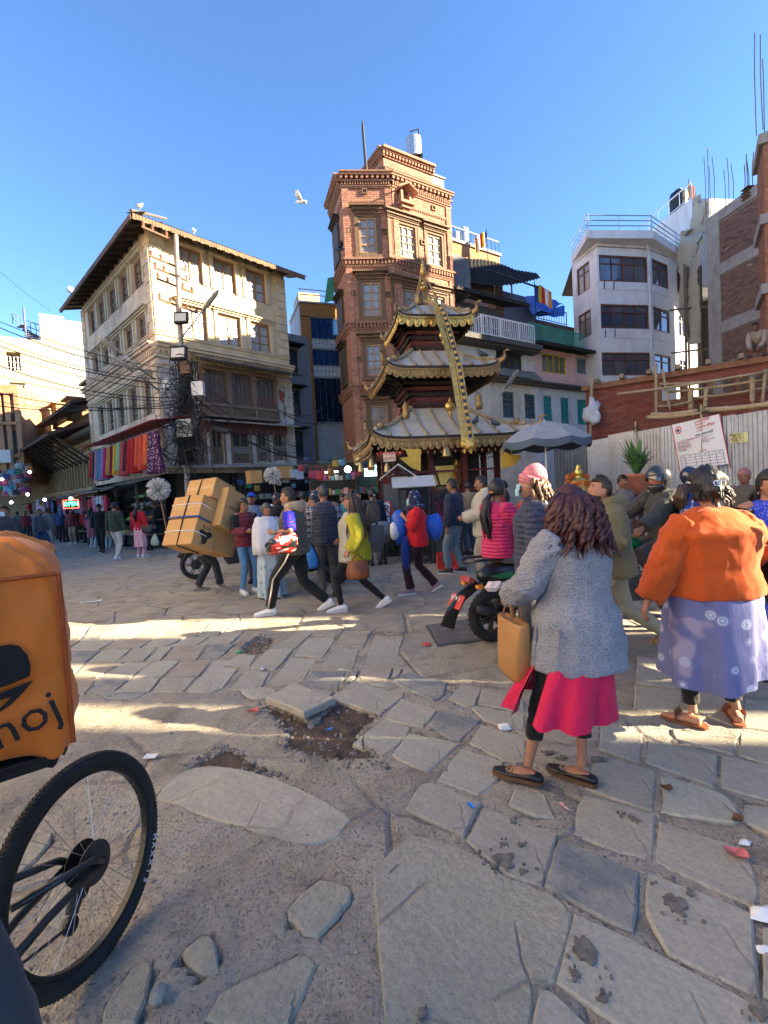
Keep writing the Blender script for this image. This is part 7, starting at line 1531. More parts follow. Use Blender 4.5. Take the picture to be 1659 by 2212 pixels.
 def scarf_head(s,m):
  s.cap_hair(m,.022,lambda x,y,z:z>.42 or y<.12 or(abs(x)>.62 and z>-.9),'headscarf',wob=.2); mb=MB(); k=s.s
  mb.tube([s.T(.11*math.cos(t*.5),.0+.12*math.sin(t*.5),1.43+.015*math.sin(t*3))for t in range(14)],[(.045*k,.04*k)]*14,8); mb.tube([s.T(.02,.12,1.42),s.T(.03,.15,1.30),s.T(.06,.16,1.15),s.T(.07,.165,1.03)],[(.05*k,.015),(.07*k,.015),(.08*k,.015),(.09*k,.012)],8); o=mb.build('scarf_wrap',m,s.root,smooth=True,local=True); smooth_mod(o,None,1,(.06,.02))
 def hood(s,m):
  k=s.s; mb=MB(); mb.tube([s.T(-.12,.06,1.44),s.T(-.13,-.04,1.45),s.T(-.08,-.12,1.44),s.T(0,-.15,1.42),s.T(.08,-.12,1.44),s.T(.13,-.04,1.45),s.T(.12,.06,1.44)],[(.03*k,.05*k),(.045*k,.06*k),(.06*k,.085*k),(.065*k,.10*k),(.06*k,.085*k),(.045*k,.06*k),(.03*k,.05*k)],10); o=mb.build('hood',m,s.root,smooth=True,local=True); smooth_mod(o,None,2,(.07,.03)); return o
 def shawl(s,m,hem=.80):
  k=s.s; mb=MB(); n=44; W,D=s.b
  def ring(z,rx,ry,yo,amp):return[s.T((rx*W+amp*math.sin(9*2*math.pi*i/n))*math.cos(2*math.pi*i/n),yo+(ry*D+amp*math.sin(9*2*math.pi*i/n+1))*math.sin(2*math.pi*i/n),z+.02*math.sin(2*2*math.pi*i/n)*(1 if z<1 else 0))for i in range(n)]
  mb.loft([ring(hem,.25,.19,.03,.012),ring(.95,.26,.20,.03,.012),ring(1.15,.255,.195,.025,.009),ring(1.30,.235,.17,.01,.006),ring(1.38,.185,.13,0,.004),ring(1.425,.12,.10,0,.003),ring(1.455,.075,.078,0,.0)])
  mb.tube([s.T(-.17,.05,1.40),s.T(-.05,.14,1.36),s.T(.10,.12,1.38),s.T(.19,.0,1.40),s.T(.16,-.1,1.36)],[(.03,.05),(.03,.06),(.035,.06),(.035,.06),(.02,.05)],8); o=mb.build('shawl',m,s.root,smooth=True,local=True); smooth_mod(o,None,1,(.10,.03)); return o
 def W(s,p):  # local point to the world
  q=Matrix.Rotation(s.root.rotation_euler.z,3,'Z')@V(p); return q+s.root.location
def yaw(fx,fy):return math.atan2(-fx,fy)
WSH=M((.70,.70,.69),.5,.12,20,.1,60); GSOLE=M((.55,.55,.55),.6,.1); BSH=M((.018,.018,.02),.45,.2); DENIM=cloth((.07,.13,.24),.5,.85,18); LDEN=cloth((.10,.23,.42),.5,.85,18); WDEN=cloth((.15,.22,.28),.5,.85,18); BLK=cloth((.012,.012,.014),.5,.85,16); BEIGE=cloth((.42,.36,.27),.6,.85,14); CHAR=cloth((.07,.07,.075),.5,.85,16); NAVY=cloth((.018,.026,.055),.5,.7,14)
def fpos(x,y):q=gd(x,y); return(q.x,q.y)
# patterned cloths
def tweed():
 k=Nd('tweed_knit'); v=k.co.outputs['Object']; n1=k.noise(v,150,2,.8); n2=k.noise(v,5,3); wv=k.n('TexWave',wave_type='BANDS',bands_direction='Z'); k.i(wv,'Vector',v); k.i(wv,'Scale',42); k.i(wv,'Distortion',3.0); k.i(wv,'Detail',2)
 vo=k.n('TexVoronoi'); k.i(vo,'Vector',v); k.i(vo,'Scale',95)
 c=k.mix(n2,(.26,.27,.31),(.36,.37,.42)); c=k.mix(k.ramp(n1,[(.52,0.0),(.62,1.0)]),c,(.14,.15,.19)); c=k.mix(k.ramp(vo.outputs['Distance'],[(.10,1.0),(.17,0.0)]),c,k.mix(vo.outputs['Color'],(.55,.55,.55),(.65,.66,.72)))
 f=k.noise(k.map(scale=(1,1,.4)),12,3); k.bump(k.math('ADD',k.math('MULTIPLY',f,1.3),k.math('ADD',k.math('MULTIPLY',wv.outputs[1],.35),k.math('MULTIPLY',n1,.4))),.6,.02); return k.fin(c,.95,0,.15)
def spots(base,spot,scale,r=(.18,.26),src='Object',wr=.4,second=None):
 k=Nd('printed_cloth'); v=k.co.outputs[src]; vo=k.n('TexVoronoi'); k.i(vo,'Vector',v); k.i(vo,'Scale',scale); k.i(vo,'Randomness',.75); d=vo.outputs['Distance']
 rings=k.math('SINE',k.math('MULTIPLY',d,75.0)); msk=k.ramp(d,[(r[0],1.0),(r[1],0.0)]); c0=k.mix(k.noise(v,4,3),sc(base,.75),sc(base,1.2))
 if second:c0=k.mix(k.ramp(k.noise(v,3.0,2),[(.60,0.0),(.64,1.0)]),c0,second)
 c=k.mix(k.math('MULTIPLY',msk,k.ramp(rings,[(.3,.35),(.6,1.0)])),c0,spot); f=k.noise(k.map(scale=(1,1,.35)),13,3); k.bump(f,wr,.03); return k.fin(c,.85,0,.25)
def plaid(base,l1,l2,sc_=22):
 k=Nd('checked_cloth'); v=k.co.outputs['Object']; sp=k.n('SeparateXYZ'); k.i(sp,0,v); c=base; col=k.mix(k.noise(v,5,3),sc(base,.7),sc(base,1.2))
 st=lambda a,f,w,ph=0.0:k.ramp(k.math('SINE',k.math('ADD',k.math('MULTIPLY',a,f),ph)),[(w,0.0),(w+.08,1.0)])
 ax=k.math('ADD',sp.outputs[0],sp.outputs[1])
 for a in(ax,sp.outputs[2]):col=k.mix(k.math('MULTIPLY',st(a,sc_*3,.80),.65),col,l1); col=k.mix(k.math('MULTIPLY',st(a,sc_*3,.88,2.0),.8),col,l2)
 k.bump(k.noise(k.map(scale=(1,1,.4)),14,3),.45,.03); return k.fin(col,.88,0,.2)
def halves(front,back,lim,axis=1):
 """two-colour garment split front and back"""
 k=Nd('two_tone_knit'); v=k.co.outputs['Object']; sp=k.n('SeparateXYZ'); k.i(sp,0,v); vo=k.n('TexVoronoi'); k.i(vo,'Vector',v); k.i(vo,'Scale',85)
 f=k.ramp(k.math('ADD',sp.outputs[axis],lim),[(.495,0.0),(.505,1.0)]); c=k.mix(f,back,front); c=k.mix(k.math('MULTIPLY',k.noise(v,60,2),.4),c,sc(back,.5)); k.bump(vo.outputs['Distance'],.9,.02); return k.fin(c,.95,0,.2)
TWEED=tweed(); PINKC=cloth((.60,.012,.075),.6,.8,11); OXO=cloth((.52,.085,.014),.35,.95,7)
# --- woman in the tweed cardigan, seen from behind
a=gd(1140,1693); b=gd(1258,1690); mid=(a+b)/2
pf=(-.45,.89)
def lf(p,root,yw,k):
 q=Matrix.Rotation(-yw,3,'Z')@(V((p[0],p[1],0))-V((root[0],root[1],0))); return q.x/k,q.y/k
y0=yaw(*pf); k0=1.565/1.7; A=lf(a,mid,y0,k0); B=lf(b,mid,y0,k0)
P1_=Person('woman in a grey tweed cardigan and pink tunic, dark red wavy hair, seen from behind',mid.xy,y0,1.56,0,(1.26,1.42),tone=(.36,.17,.10),lf=(A[0],A[1],0,0,.55),rf=(B[0],B[1],0,0,.35),lh=(.01,.33,1.01),rh=(.24,.36,1.0),le=(-.7,-1,-.3),head=(.15,-.05),hipx=.22,leg=1.22)
P1_.trousers(BLK,1.0,.80,'leggings'); P1_.skirt(PINKC,.84,.42,.80,1.10,'tunic',9,.020,slit=[(.46,.535)]); P1_.top(TWEED,.66,'cardigan',.016,1.02,.95,.060,slr=1.32,disp=(.09,.024)); P1_.shoes(M((.014,.014,.015),.35,.2),M((.12,.06,.03),.6),'flat_shoe',True); P1_.hair('half',(.050,.010,.010),260,.24,wave=.045,spread=1.7); P1_.face()
k=MB(); k.tube([P1_.H(-.03,-.118,-.012),P1_.H(0,-.125,-.01),P1_.H(.03,-.118,-.014)],[.008,.013,.008],8); k.build('hair_clip',M((.05,.06,.08),.2,.3,metal=.3),P1_.root,smooth=True,local=True)
for e,(hp,kn,an,pit,yw_)in zip((0,1),P1_.legs):
 fw=V((-math.sin(yw_),math.cos(yw_),0)); q=an+fw*.10*k0+V((0,0,-.032)); k=MB(); rt=V((fw.y,-fw.x,0))
 for o_ in(-.012,.012):k.beam(q+rt*-.028+fw*o_,q+rt*.028+fw*o_,.006)
 k.beam(q+rt*-.028-fw*.012,q+rt*-.028+fw*.012,.006); k.beam(q+rt*.028-fw*.012,q+rt*.028+fw*.012,.006); k.build('shoe_buckle',metal((.7,.55,.3),.25),P1_.root,local=True)
k=MB(); pc_=lambda u,v:P1_.T(-.255-.03*v,-.11+.16*u,.92-.20*v)
k.tube([pc_(0,0),pc_(0,1),pc_(1,1),pc_(1,0),pc_(0,0)],.007,5); k.build('patch_pocket',TWEED,P1_.root,local=True)
tis=crumple('tissue','crumpled pale pink tissue held by the woman in the tweed cardigan',(0,0),.055,M((.66,.53,.50),.9,.15,25,.3),.55); q=P1_.W(P1_.arms[0][2])+V((-.075,.03,.03)); tis.location=q
# tan tote hanging from her forearm
def tote(label,c,w_,h,d,rz,m,strap,hm=None,cat='handbag',taper=1.18,group=None):
 t=thing('handbag',label,cat,tuple(c),rz,group); k=MB(); n=20
 sq=lambda w2,d2,z:[(w2*math.copysign(abs(math.cos(2*math.pi*i/n))**.45,math.cos(2*math.pi*i/n)),d2*math.copysign(abs(math.sin(2*math.pi*i/n))**.6,math.sin(2*math.pi*i/n)),z)for i in range(n)]
 k.loft([sq(w_*.42,d*.42,0),sq(w_*.5,d*.5,.03),sq(w_*.52,d*.5,h*.4),sq(w_*.5*taper,d*.34,h*.95),sq(w_*.5*taper,d*.3,h),sq(w_*.46*taper,d*.2,h*.97)]); k.build('body',m,t,smooth=True,local=True)
 for e in(-1,1):k=MB(); k.tube([(-w_*.22,e*d*.3,h*.8),(-w_*.2,e*d*.24,h*1.1),(-w_*.05,e*.02,h+strap*.95),(w_*.05,e*.02,h+strap),(w_*.2,e*d*.24,h*1.1),(w_*.22,e*d*.3,h*.8)],[(.011,.004)]*6,6); k.build('strap',hm or m,t,smooth=True,local=True)
 return t
TANL=M((.40,.20,.065),.45,.15,6,.15,80); q=P1_.W(P1_.arms[0][1].lerp(P1_.arms[0][2],.72)); tote('tan leather tote hanging on the forearm of the woman in tweed',(q.x-.02,q.y-.04,q.z-.45),.24,.32,.12,y0+1.3,TANL,.13,M((.18,.08,.03),.5))
# --- woman in the orange jumper
a=gd(1498,1566); b=gd(1592,1560); mid=(a+b)/2; y0=yaw(-.12,1); kk=1.60/1.7; A=lf(a,mid,y0,kk); B=lf(b,mid,y0,kk)
P2_=Person('broad woman in an orange jumper and blue patterned skirt, hair pinned up, seen from behind',mid.xy,y0,1.60,0,(1.78,1.85),tone=(.40,.20,.12),leg=1.2,lf=(A[0],A[1],0,0,.6),rf=(B[0],B[1],0,0,-.55),lh=(-.47,.06,.74),rh=(.42,.24,1.0),le=(-1,-.35,.2),re=(1,-.6,-.4),head=(-.25,.12))
SKB=spots((.15,.16,.33),(.50,.54,.66),7.5,(.20,.28),second=(.34,.29,.42)); P2_.trousers(BLK,1.02,.93,'trousers'); P2_.skirt(SKB,1.04,.35,.92,.82,'skirt',6,.022,back=.0,zvar=.05); P2_.top(OXO,.88,'jumper',.02,1.0,.97,.005,slr=1.38,disp=(.12,.034)); P2_.sandals(M((.20,.065,.025),.6,.2)); P2_.hair('bun',DARKH); P2_.face()
P2_.cap_hair(hairm(),.034,lambda x,y,z:(y<-.05 and z>-.55)or z>.45,'hair_volume',wob=.7)
mb=MB()
for i in range(40):a_=R_.uniform(-1.6,1.6); p=P2_.H(*P2_.headv((a_/6.283)%1,R_.uniform(.5,.68),.03)); d=P2_.Rl@V((math.sin(a_)*.04,-math.cos(a_)*.03,R_.uniform(-.07,-.02))); mb.tube([p,p+d*.6+V((0,0,.01)),p+d+V((R_.uniform(-.02,.02),0,0))],[.008,.006,.001],5)
mb.build('hair_ends',hairm(),P2_.root,local=True)
k=MB()
for e in(-1,1):k.tube([P2_.H(e*.006,-.158,.03),P2_.H(e*.030,-.155,.03),P2_.H(e*.034,-.155,.014),P2_.H(e*.030,-.157,.0),P2_.H(e*.006,-.16,.0),P2_.H(e*.006,-.158,.03)],.0035,5)
k.build('hair_clip',metal((.7,.7,.72),.25),P2_.root,local=True)
BLE=M((.022,.022,.025),.4,.25,8,.25,60)
sh=P2_.W(P2_.T(.24,-.02,1.42)); c=P2_.W(P2_.T(.47,-.04,.80)); t=thing('handbag','black slouchy shoulder bag hanging from the woman in the orange jumper','handbag',tuple(c),y0+1.3); k=MB(); k.loft([[(w_*math.cos(i*.524),d*math.sin(i*.524),z)for i in range(12)]for w_,d,z in((.10,.04,-.06),(.19,.075,.0),(.20,.08,.10),(.14,.05,.24),(.07,.03,.34),(.03,.012,.38))]); smooth_mod(k.build('body',BLE,t,smooth=True,local=True),None,1,(.08,.03)); k=MB(); k.tube([c+V((0,0,.36)),c.lerp(sh,.75)+V((.02,-.03,0)),sh+V((0,-.03,.02)),sh+V((-.03,.10,-.02)),P2_.W(P2_.T(.26,.2,1.2))],[(.025,.006)]*5,6); k.build('strap',M((.10,.09,.10),.6),t,smooth=True)
# --- man in the khaki hooded jacket striding left
y0=yaw(-.96,.1); p=gd(1330,1400); KH=cloth((.17,.145,.075),.55,.8,12)
P3_=Person('bearded man in an olive hooded jacket and pale trousers striding left behind the tweed cardigan',(p.x,p.y),y0,1.76,1,(1.15,1.15),tone=(.42,.22,.14),lf=(-.09,.40,0,0),rf=(.10,-.46,.0,.55),lean=.10,head=(.15,-.35),rh=(.27,.05,.80),lh=(-.22,.30,.95))
P3_.trousers(cloth((.36,.34,.25),.6,.85,12),1.15); P3_.top(KH,.80,'jacket',.022,1.08,1.0,.01,slr=1.15); P3_.hood(KH); P3_.shoes(M((.22,.155,.07),.7,.2),M((.3,.25,.18)),'boot'); P3_.hair('short',(.035,.018,.008)); P3_.face(beard=1)
# --- woman in the pink knitted hat
y0=yaw(-.95,.28); p=gd(1170,1448); PNK=M((.62,.20,.23),.95,.2,30,.9,55)
P4_=Person('woman in a pink knitted hat, blue face mask and navy puffer jacket looking left',(p.x,p.y),y0,1.68,1,(1.1,1.1),tone=(.40,.21,.13),head=(.1,-.28),lf=(-.1,.06,0,0),rf=(.1,-.06,0,0))
P4_.trousers(CHAR,.95,.86); P4_.top(cloth((.035,.042,.085),.6,.5,14,7),.78,'puffer_jacket',.03,1.08,1.0,.01,collar=.05); P4_.shoes(BSH,None,'flat_shoe',True); P4_.hair('half',(.10,.045,.018),40,.16,spread=.7); P4_.beanie(PNK); P4_.face(mask=MASKM)
# --- couple on the scooter
def wheel(c,r,wd,axis,parent,tyre,rim,spokes=6,hub=.05,disc=True):
 c=V(c); ax=V(axis).normalized(); n=40; k=MB(); prof=[(-wd*.35,r-wd*.75),(-wd*.5,r-wd*.45),(-wd*.42,r-wd*.12),(-wd*.18,r),(wd*.18,r),(wd*.42,r-wd*.12),(wd*.5,r-wd*.45),(wd*.35,r-wd*.75)]; rot=V((0,0,1)).rotation_difference(ax).to_matrix()
 W_=lambda a,rr,z:c+rot@V((rr*math.cos(a),rr*math.sin(a),z))
 rings=[[W_(2*math.pi*i/n,q,z)for z,q in prof]for i in range(n)]; rings.append(rings[0]); k.loft(rings,False); o=k.build('tyre',tyre,parent,smooth=True,local=True)
 k=MB()
 for i in range(int(n*1.5)):a=2*math.pi*i/(n*1.5); k.beam(W_(a,r+.001,-wd*.22*(-1)**i),W_(a+.06,r-wd*.1,-wd*.42*(-1)**i),.012,.006)
 tag(k.build('tread',tyre,o,local=True),kind='stuff')
 k=MB(); rr=r-wd*.72; pr=[(-wd*.32,rr+.004),(-wd*.32,rr-.02),(wd*.32,rr-.02),(wd*.32,rr+.004)]; rings=[[W_(2*math.pi*i/n,q,z)for z,q in pr]for i in range(n)]; rings.append(rings[0]); k.loft(rings,False)
 for i in range(spokes):
  a=2*math.pi*i/spokes
  for e in(-.12,.12):k.beam(W_(a+e*1.6,hub*.8,0),W_(a+e,rr-.01,0),.018,.022,ax)
 k.tube([c-ax*wd*.6,c+ax*wd*.6],hub,14)
 if disc:k.lathe(c+ax*wd*.45,[(hub*1.0,-.002),(hub*2.1,-.002),(hub*2.1,.002),(hub,.002)],20,axis=ax)
 k.build('rim',rim,parent,local=True); return o
TYRE=M((.018,.018,.019),.8,.25,12,.3,60); ALLOY=M((.05,.05,.052),.35,.2,6,.1,40,.6); BPL=M((.014,.014,.016),.3,.2,5,.1,40,spec=.6); SEATM=M((.016,.016,.017),.6,.25,20,.3,60)
def ringtube(k,pts,prof):  # body panels: elliptical sections along a path
 k.tube(pts,prof,12,up=(0,1,0)); return k
rw=gd(1066,1384); hd=V((.93,.37,0)).normalized(); ang=math.atan2(hd.y,hd.x)
SCO=thing('scooter','black scooter with green side stripe and red number plate, rear towards the square','scooter',(rw.x,rw.y,0),ang)
wheel((0,0,.265),.265,.115,(0,1,0),SCO,TYRE,ALLOY,7); wheel((1.26,0,.255),.255,.10,(0,1,0),SCO,TYRE,ALLOY,7)
k=MB(); k.tube([(-.18,0,.66),(.1,0,.70),(.45,0,.66),(.62,0,.50)],[(.05,.05),(.15,.13),(.16,.15),(.12,.14)],14,up=(0,1,0)); smooth_mod(k.build('rear_body',BPL,SCO,smooth=True,local=True),None,0,None,1)
k=MB(); k.tube([(.0,0,.78),(.2,0,.80),(.5,0,.77),(.72,0,.75),(.82,0,.72)],[(.09,.04),(.13,.055),(.15,.06),(.12,.05),(.08,.03)],12,up=(0,1,0)); smooth_mod(k.build('seat',SEATM,SCO,smooth=True,local=True),None,0,None,1)
k=MB(); k.tube([(-.30,.05,.83),(-.2,.12,.85),(.05,.14,.84)],.014,6); k.tube([(-.30,-.05,.83),(-.2,-.12,.85),(.05,-.14,.84)],.014,6); k.tube([(-.30,-.05,.83),(-.33,0,.83),(-.30,.05,.83)],.014,6); k.build('grab_rail',BPL,SCO,smooth=True,local=True)
k=MB(); k.tube([(-.16,0,.60),(-.34,0,.50),(-.46,0,.36),(-.52,0,.22)],[(.05,.03),(.06,.02),(.075,.014),(.08,.01)],10,up=(0,1,0)); k.build('rear_mudguard',BPL,SCO,smooth=True,local=True)
k=MB(); k.box((-.405,0,.46),(.012,.22,.14),Matrix.Rotation(.55,3,'Y')); pl=k.build('number_plate',M((.50,.045,.03),.4,.1),SCO,local=True)
k=MB(); k.box((-.27,0,.66),(.06,.16,.05),Matrix.Rotation(.3,3,'Y')); k.build('tail_light',M((.30,.02,.015),.15,.1,spec=.8),SCO,local=True)
for e in(-1,1):
 k=MB(); k.box((-.22,e*.13,.60),(.05,.06,.035)); k.build('indicator',M((.6,.2,.02),.2,.1),SCO,local=True)
 k=MB(); k.loft([[(x,e*(y+d),z)for x,y,z in((-.10,.145,.69),(.1,.156,.715),(.42,.168,.69),(.52,.165,.64),(.3,.168,.655),(.0,.15,.655))]for d in(0,.006)]); k.build('green_stripe',M((.01,.16,.075),.3,.2),SCO,local=True)
 k=MB(); k.loft([[(x,e*(.158+d),z)for x,z in((.26,.54),(.38,.555),(.38,.655),(.26,.64))]for d in(.004,.016)]); k.build('orange_badge',M((.62,.11,.02),.35,.1),SCO,local=True)
k=MB(); k.tube([(.05,.10,.30),(.4,.12,.32),(.55,.1,.33)],[(.07,.09),(.09,.1),(.06,.08)],10,up=(0,1,0)); k.tube([(.0,-.11,.30),(-.1,-.15,.34),(-.28,-.16,.40)],[.03,.05,.045],10); k.tube([(-.02,.1,.27),(-.02,.11,.62)],.022,8); k.build('engine',M((.04,.04,.042),.5,.3,9,.3,40,.5),SCO,smooth=True,local=True)
k=MB(); k.box((.78,0,.33),(.42,.28,.06)); k.tube([(1.0,0,.33),(1.08,0,.55),(1.02,0,.85),(.98,0,.98)],[(.16,.03),(.19,.04),(.15,.05),(.06,.05)],12,up=(0,1,0)); k.build('front_shield',BPL,SCO,smooth=True,local=True)
k=MB(); k.tube([(.93,-.34,1.0),(.98,-.15,1.02),(1.0,0,1.0),(.98,.15,1.02),(.93,.34,1.0)],.016,8); k.tube([(1.0,0,1.0),(1.26,0,.27)],.03,8); k.build('handlebar',IRON,SCO,smooth=True,local=True)
LW=lambda o,p:V(o.location)+Matrix.Rotation(o.rotation_euler.z,3,'Z')@V(p)
Rz=Matrix.Rotation(ang,3,'Z'); txm=lambda s,p,ax,up,sz,m:text(s,LW(SCO,p),sz,m,None,Rz@V(ax),Rz@V(up),th=.002)
def textc(par,s,p,ax,up,sz,m):  # lettering in the thing's own axes
 return_o=text(s,p,sz,m,None,ax,up,th=.002); return_o.parent=par; return return_o
for s,z in(('प्रदेश ३',.50),('प ९०७७',.45)):textc(SCO,s,(-.415-(.0 if z>.48 else-.025),0,z-.005),(0,-1,0),(.5,0,.85),.055,WHITE)
textc(SCO,'#bc',(.08,-.165,.60),(1,.05,0),(0,0,1),.085,WHITE); textc(SCO,'a',(.32,-.178,.598),(1,0,0),(0,0,1),.09,WHITE)
def rider(root,seat,label,h,tone,lean=.1,bars=None,foot=None,head=(0,0),lod=1,build=(1.05,1.05)):
 o=LW(root,(seat[0],seat[1],0)); k_=h/1.7; rz=root.rotation_euler.z-math.pi/2
 fx=foot or(.17,.35,.30); b_=bars or None
 return Person(label,(o.x,o.y),rz,h,lod,build,tone=tone,hip=seat[2],lf=(-fx[0],fx[1],fx[2],0),rf=(fx[0],fx[1],fx[2],0),knee=(0,.6,1),lh=(-b_[0],b_[1],b_[2])if b_ else None,rh=b_,lean=lean,head=head)
HOTP=cloth((.58,.025,.13),.7,.55,16,9)
P5_=rider(SCO,(.10,0,.88),'woman in a hot pink quilted jacket with long black hair riding pillion on the scooter',1.62,SK2,.02,(.20,.36,1.0),(.16,.30,.34),(.25,-.05)); P5_.trousers(cloth((.16,.17,.20),.5),1.05); P5_.top(HOTP,.86,'quilted_jacket',.02,1.05,1.0); P5_.shoes(BSH); P5_.hair('tail',DARKH,L=.50,clip=M((.5,.2,.02),.4),wave=.05); P5_.face()
HELW=M((.60,.35,.42),.2,.7,6,.05,30,spec=.7)
P6_=rider(SCO,(.52,0,.86),'scooter driver in a pink and white helmet mostly hidden by the pillion passenger',1.66,SK2,.08,(.28,.45,1.05),(.16,.3,.36)); P6_.trousers(BLK); P6_.top(cloth((.45,.03,.03),.5),.86); P6_.shoes(BSH); P6_.helmet(HELW); P6_.face()
# --- motorcyclist in the black helmet, his machine, and the others
def motorcycle(pos,ang,label,tank=BPL,accent=None):
 t=thing('motorcycle',label,'motorcycle',(pos[0],pos[1],0),ang)
 wheel((0,0,.30),.30,.12,(0,1,0),t,TYRE,ALLOY,6); wheel((1.32,0,.30),.30,.105,(0,1,0),t,TYRE,ALLOY,6)
 k=MB(); k.tube([(.42,0,.76),(.62,0,.86),(.84,0,.86),(.98,0,.78)],[(.09,.06),(.14,.12),(.15,.13),(.07,.08)],12,up=(0,1,0)); smooth_mod(k.build('tank',tank,t,smooth=True,local=True),None,0,None,1)
 k=MB(); k.tube([(-.28,0,.84),(-.05,0,.80),(.2,0,.77),(.46,0,.77)],[(.06,.025),(.11,.04),(.13,.045),(.10,.04)],12,up=(0,1,0)); k.build('seat',SEATM,t,smooth=True,local=True)
 k=MB(); k.tube([(-.36,0,.76),(-.05,0,.70),(.35,0,.66)],[(.04,.03),(.10,.07),(.12,.09)],10,up=(0,1,0)); k.build('tail',accent or tank,t,smooth=True,local=True)
 k=MB(); k.box((.55,0,.38),(.34,.26,.28)); k.tube([(.66,0,.5),(.72,0,.68)],.09,10)
 for i in range(5):k.lathe((.62+.012*i,0,.50+.035*i),[(.115,0),(.115,.012)],10)
 k.tube([(.6,-.1,.45),(.5,-.16,.22),(.1,-.17,.30),(-.25,-.18,.42)],[.022,.025,.045,.045],10); k.build('engine',M((.06,.06,.062),.45,.3,9,.2,40,.6),t,smooth=False,local=True)
 k=MB()
 for e in(-1,1):k.tube([(1.02,e*.09,.92),(1.32,e*.075,.30)],.024,8); k.tube([(.0,e*.085,.30),(.45,e*.08,.40)],.022,8); k.tube([(.05,e*.1,.35),(.12,e*.1,.7)],.02,6)
 k.tube([(.98,0,.88),(.5,0,.68)],.03,8); k.tube([(.95,0,.80),(.72,0,.30),(.4,0,.28)],.025,8); k.build('frame',IRON,t,smooth=True,local=True)
 k=MB(); k.tube([(.84,-.38,1.02),(.93,-.18,1.05),(.98,0,1.0),(.93,.18,1.05),(.84,.38,1.02)],.014,8); k.build('handlebar',IRON,t,smooth=True,local=True)
 k=MB(); k.ball((1.12,0,.92),(.09,.10,.10),12); k.build('headlight',M((.25,.27,.3),.1,.1,spec=1),t,smooth=True,local=True)
 for e in(-1,1):k=MB(); k.tube([(.9,e*.22,1.04),(.86,e*.30,1.2)],.007,5); k.box((.86,e*.33,1.23),(.02,.13,.07)); k.build('mirror',BPL,t,local=True)
 k=MB(); f=[(1.32+.335*math.cos(a),.30+.335*math.sin(a))for a in[.5+i*.28 for i in range(8)]]; k.tube([(x,0,z)for x,z in f],[(.06,.012)]*8,8,up=(0,1,0)); k.tube([(-.3,0,.72),(-.42,0,.5),(-.44,0,.35)],[(.06,.01),(.07,.01),(.07,.008)],8,up=(0,1,0)); k.build('mudguard',BPL,t,smooth=True,local=True); return t
p=gd(1470,1330); m1=motorcycle((p.x,p.y),math.atan2(-.06,-1),'motorcycle with a green side panel behind the tweed cardigan and the orange jumper',M((.01,.22,.06),.3,.2))
R1=rider(m1,(.12,0,.86),'motorcyclist in a glossy black full-face helmet and dark olive jacket facing left',1.72,SK2,.10,(.30,.48,1.02),(.17,.25,.32),(0,-.05)); OL=cloth((.045,.05,.042),.6,.6,12); R1.trousers(CHAR); R1.top(OL,.84,'jacket',.025,1.1); R1.shoes(BSH); R1.helmet(M((.03,.033,.036),.18,.2,spec=.8)); R1.face()
p=gd(1492,1235); R2_=Person('rider in a blue black helmet with raised visor facing right near the fence',(p.x,p.y),yaw(1,-.1),1.66,1,tone=SK2); R2_.trousers(CHAR); R2_.top(NAVY,.84,'jacket',.02); R2_.shoes(BSH); R2_.helmet(M((.02,.03,.06),.15,.2,spec=.8),full=False); R2_.face()
p=gd(420,1250); m2=motorcycle((p.x+1.25,p.y+.55),math.atan2(-.5,-1),'black motorcycle standing behind the man with the cartons',BPL); R3_=rider(m2,(.10,0,.84),'rider in blue jeans and brown boots behind the stack of cartons',1.7,SK2,.1,(.28,.45,1.0),(.24,-.02,.02),(0,0)); R3_.trousers(DENIM,1.05); R3_.top(LDEN,.84,'jacket',.015); R3_.shoes(M((.10,.035,.02),.5,.2),BSH,'boot'); R3_.hair('short'); R3_.face()
p=gd(735,1268); m3=motorcycle((p.x-.1,p.y+.3),math.atan2(.35,-1),'dark motorcycle half hidden between the helmet carrier and the woman in yellow',BPL)
KPI=M((.016,.02,.035),.15,.2,spec=.8); R4=rider(m3,(.22,0,.84),'rider in a dark open helmet with white letters behind the helmet carrier',1.68,SK2,.05,(.28,.45,1.0),(.2,.2,.25),(.3,0)); R4.trousers(LDEN); R4.top(cloth((.03,.04,.08),.5),.84); R4.shoes(BSH); R4.helmet(KPI,full=False); R4.face()
REDH=M((.30,.04,.03),.2,.95,9,.05,30,spec=.7); p=gd(702,1238); R5=Person('rider in a black and red patterned full-face helmet behind the man in the checked shirt',(p.x,p.y),yaw(.2,-1),1.70,1,tone=SK2); R5.trousers(BLK); R5.top(BLK,.84,'jacket',.02); R5.shoes(BSH); R5.helmet(REDH,open_v=False,trim=M((.5,.5,.52),.2,.2)); R5.face()
for P_,s_,z in((R4,'KPI',.055),(R5,'CDG',-.06)):o=text(s_,P_.W(P_.H(-.128 if P_ is R4 else 0,.0 if P_ is R4 else .135,z)),.05,WHITE,None,Matrix.Rotation(P_.root.rotation_euler.z,3,'Z')@(V((0,-1,0))if P_ is R4 else V((-1,0,0))),(0,0,1),th=.004); tmp=P_.root; o.matrix_basis=(Matrix.Translation(tmp.location)@Matrix.Rotation(tmp.rotation_euler.z,4,'Z')).inverted()@o.matrix_basis; o.parent=tmp
p=gd(660,1268); Rw=Person('young woman sitting sideways behind the helmet carrier, only her face and one bare foot showing',(p.x+.25,p.y),yaw(-.8,-.5),1.62,1,tone=SK1,hip=.82,lf=(-.1,.32,.35,0),rf=(.1,.35,.33,0),knee=(0,.8,.6)); Rw.trousers(LDEN,1,.86); Rw.top(BLK,.84); Rw.sandals(WHITE); Rw.hair('tail',DARKH); Rw.face()
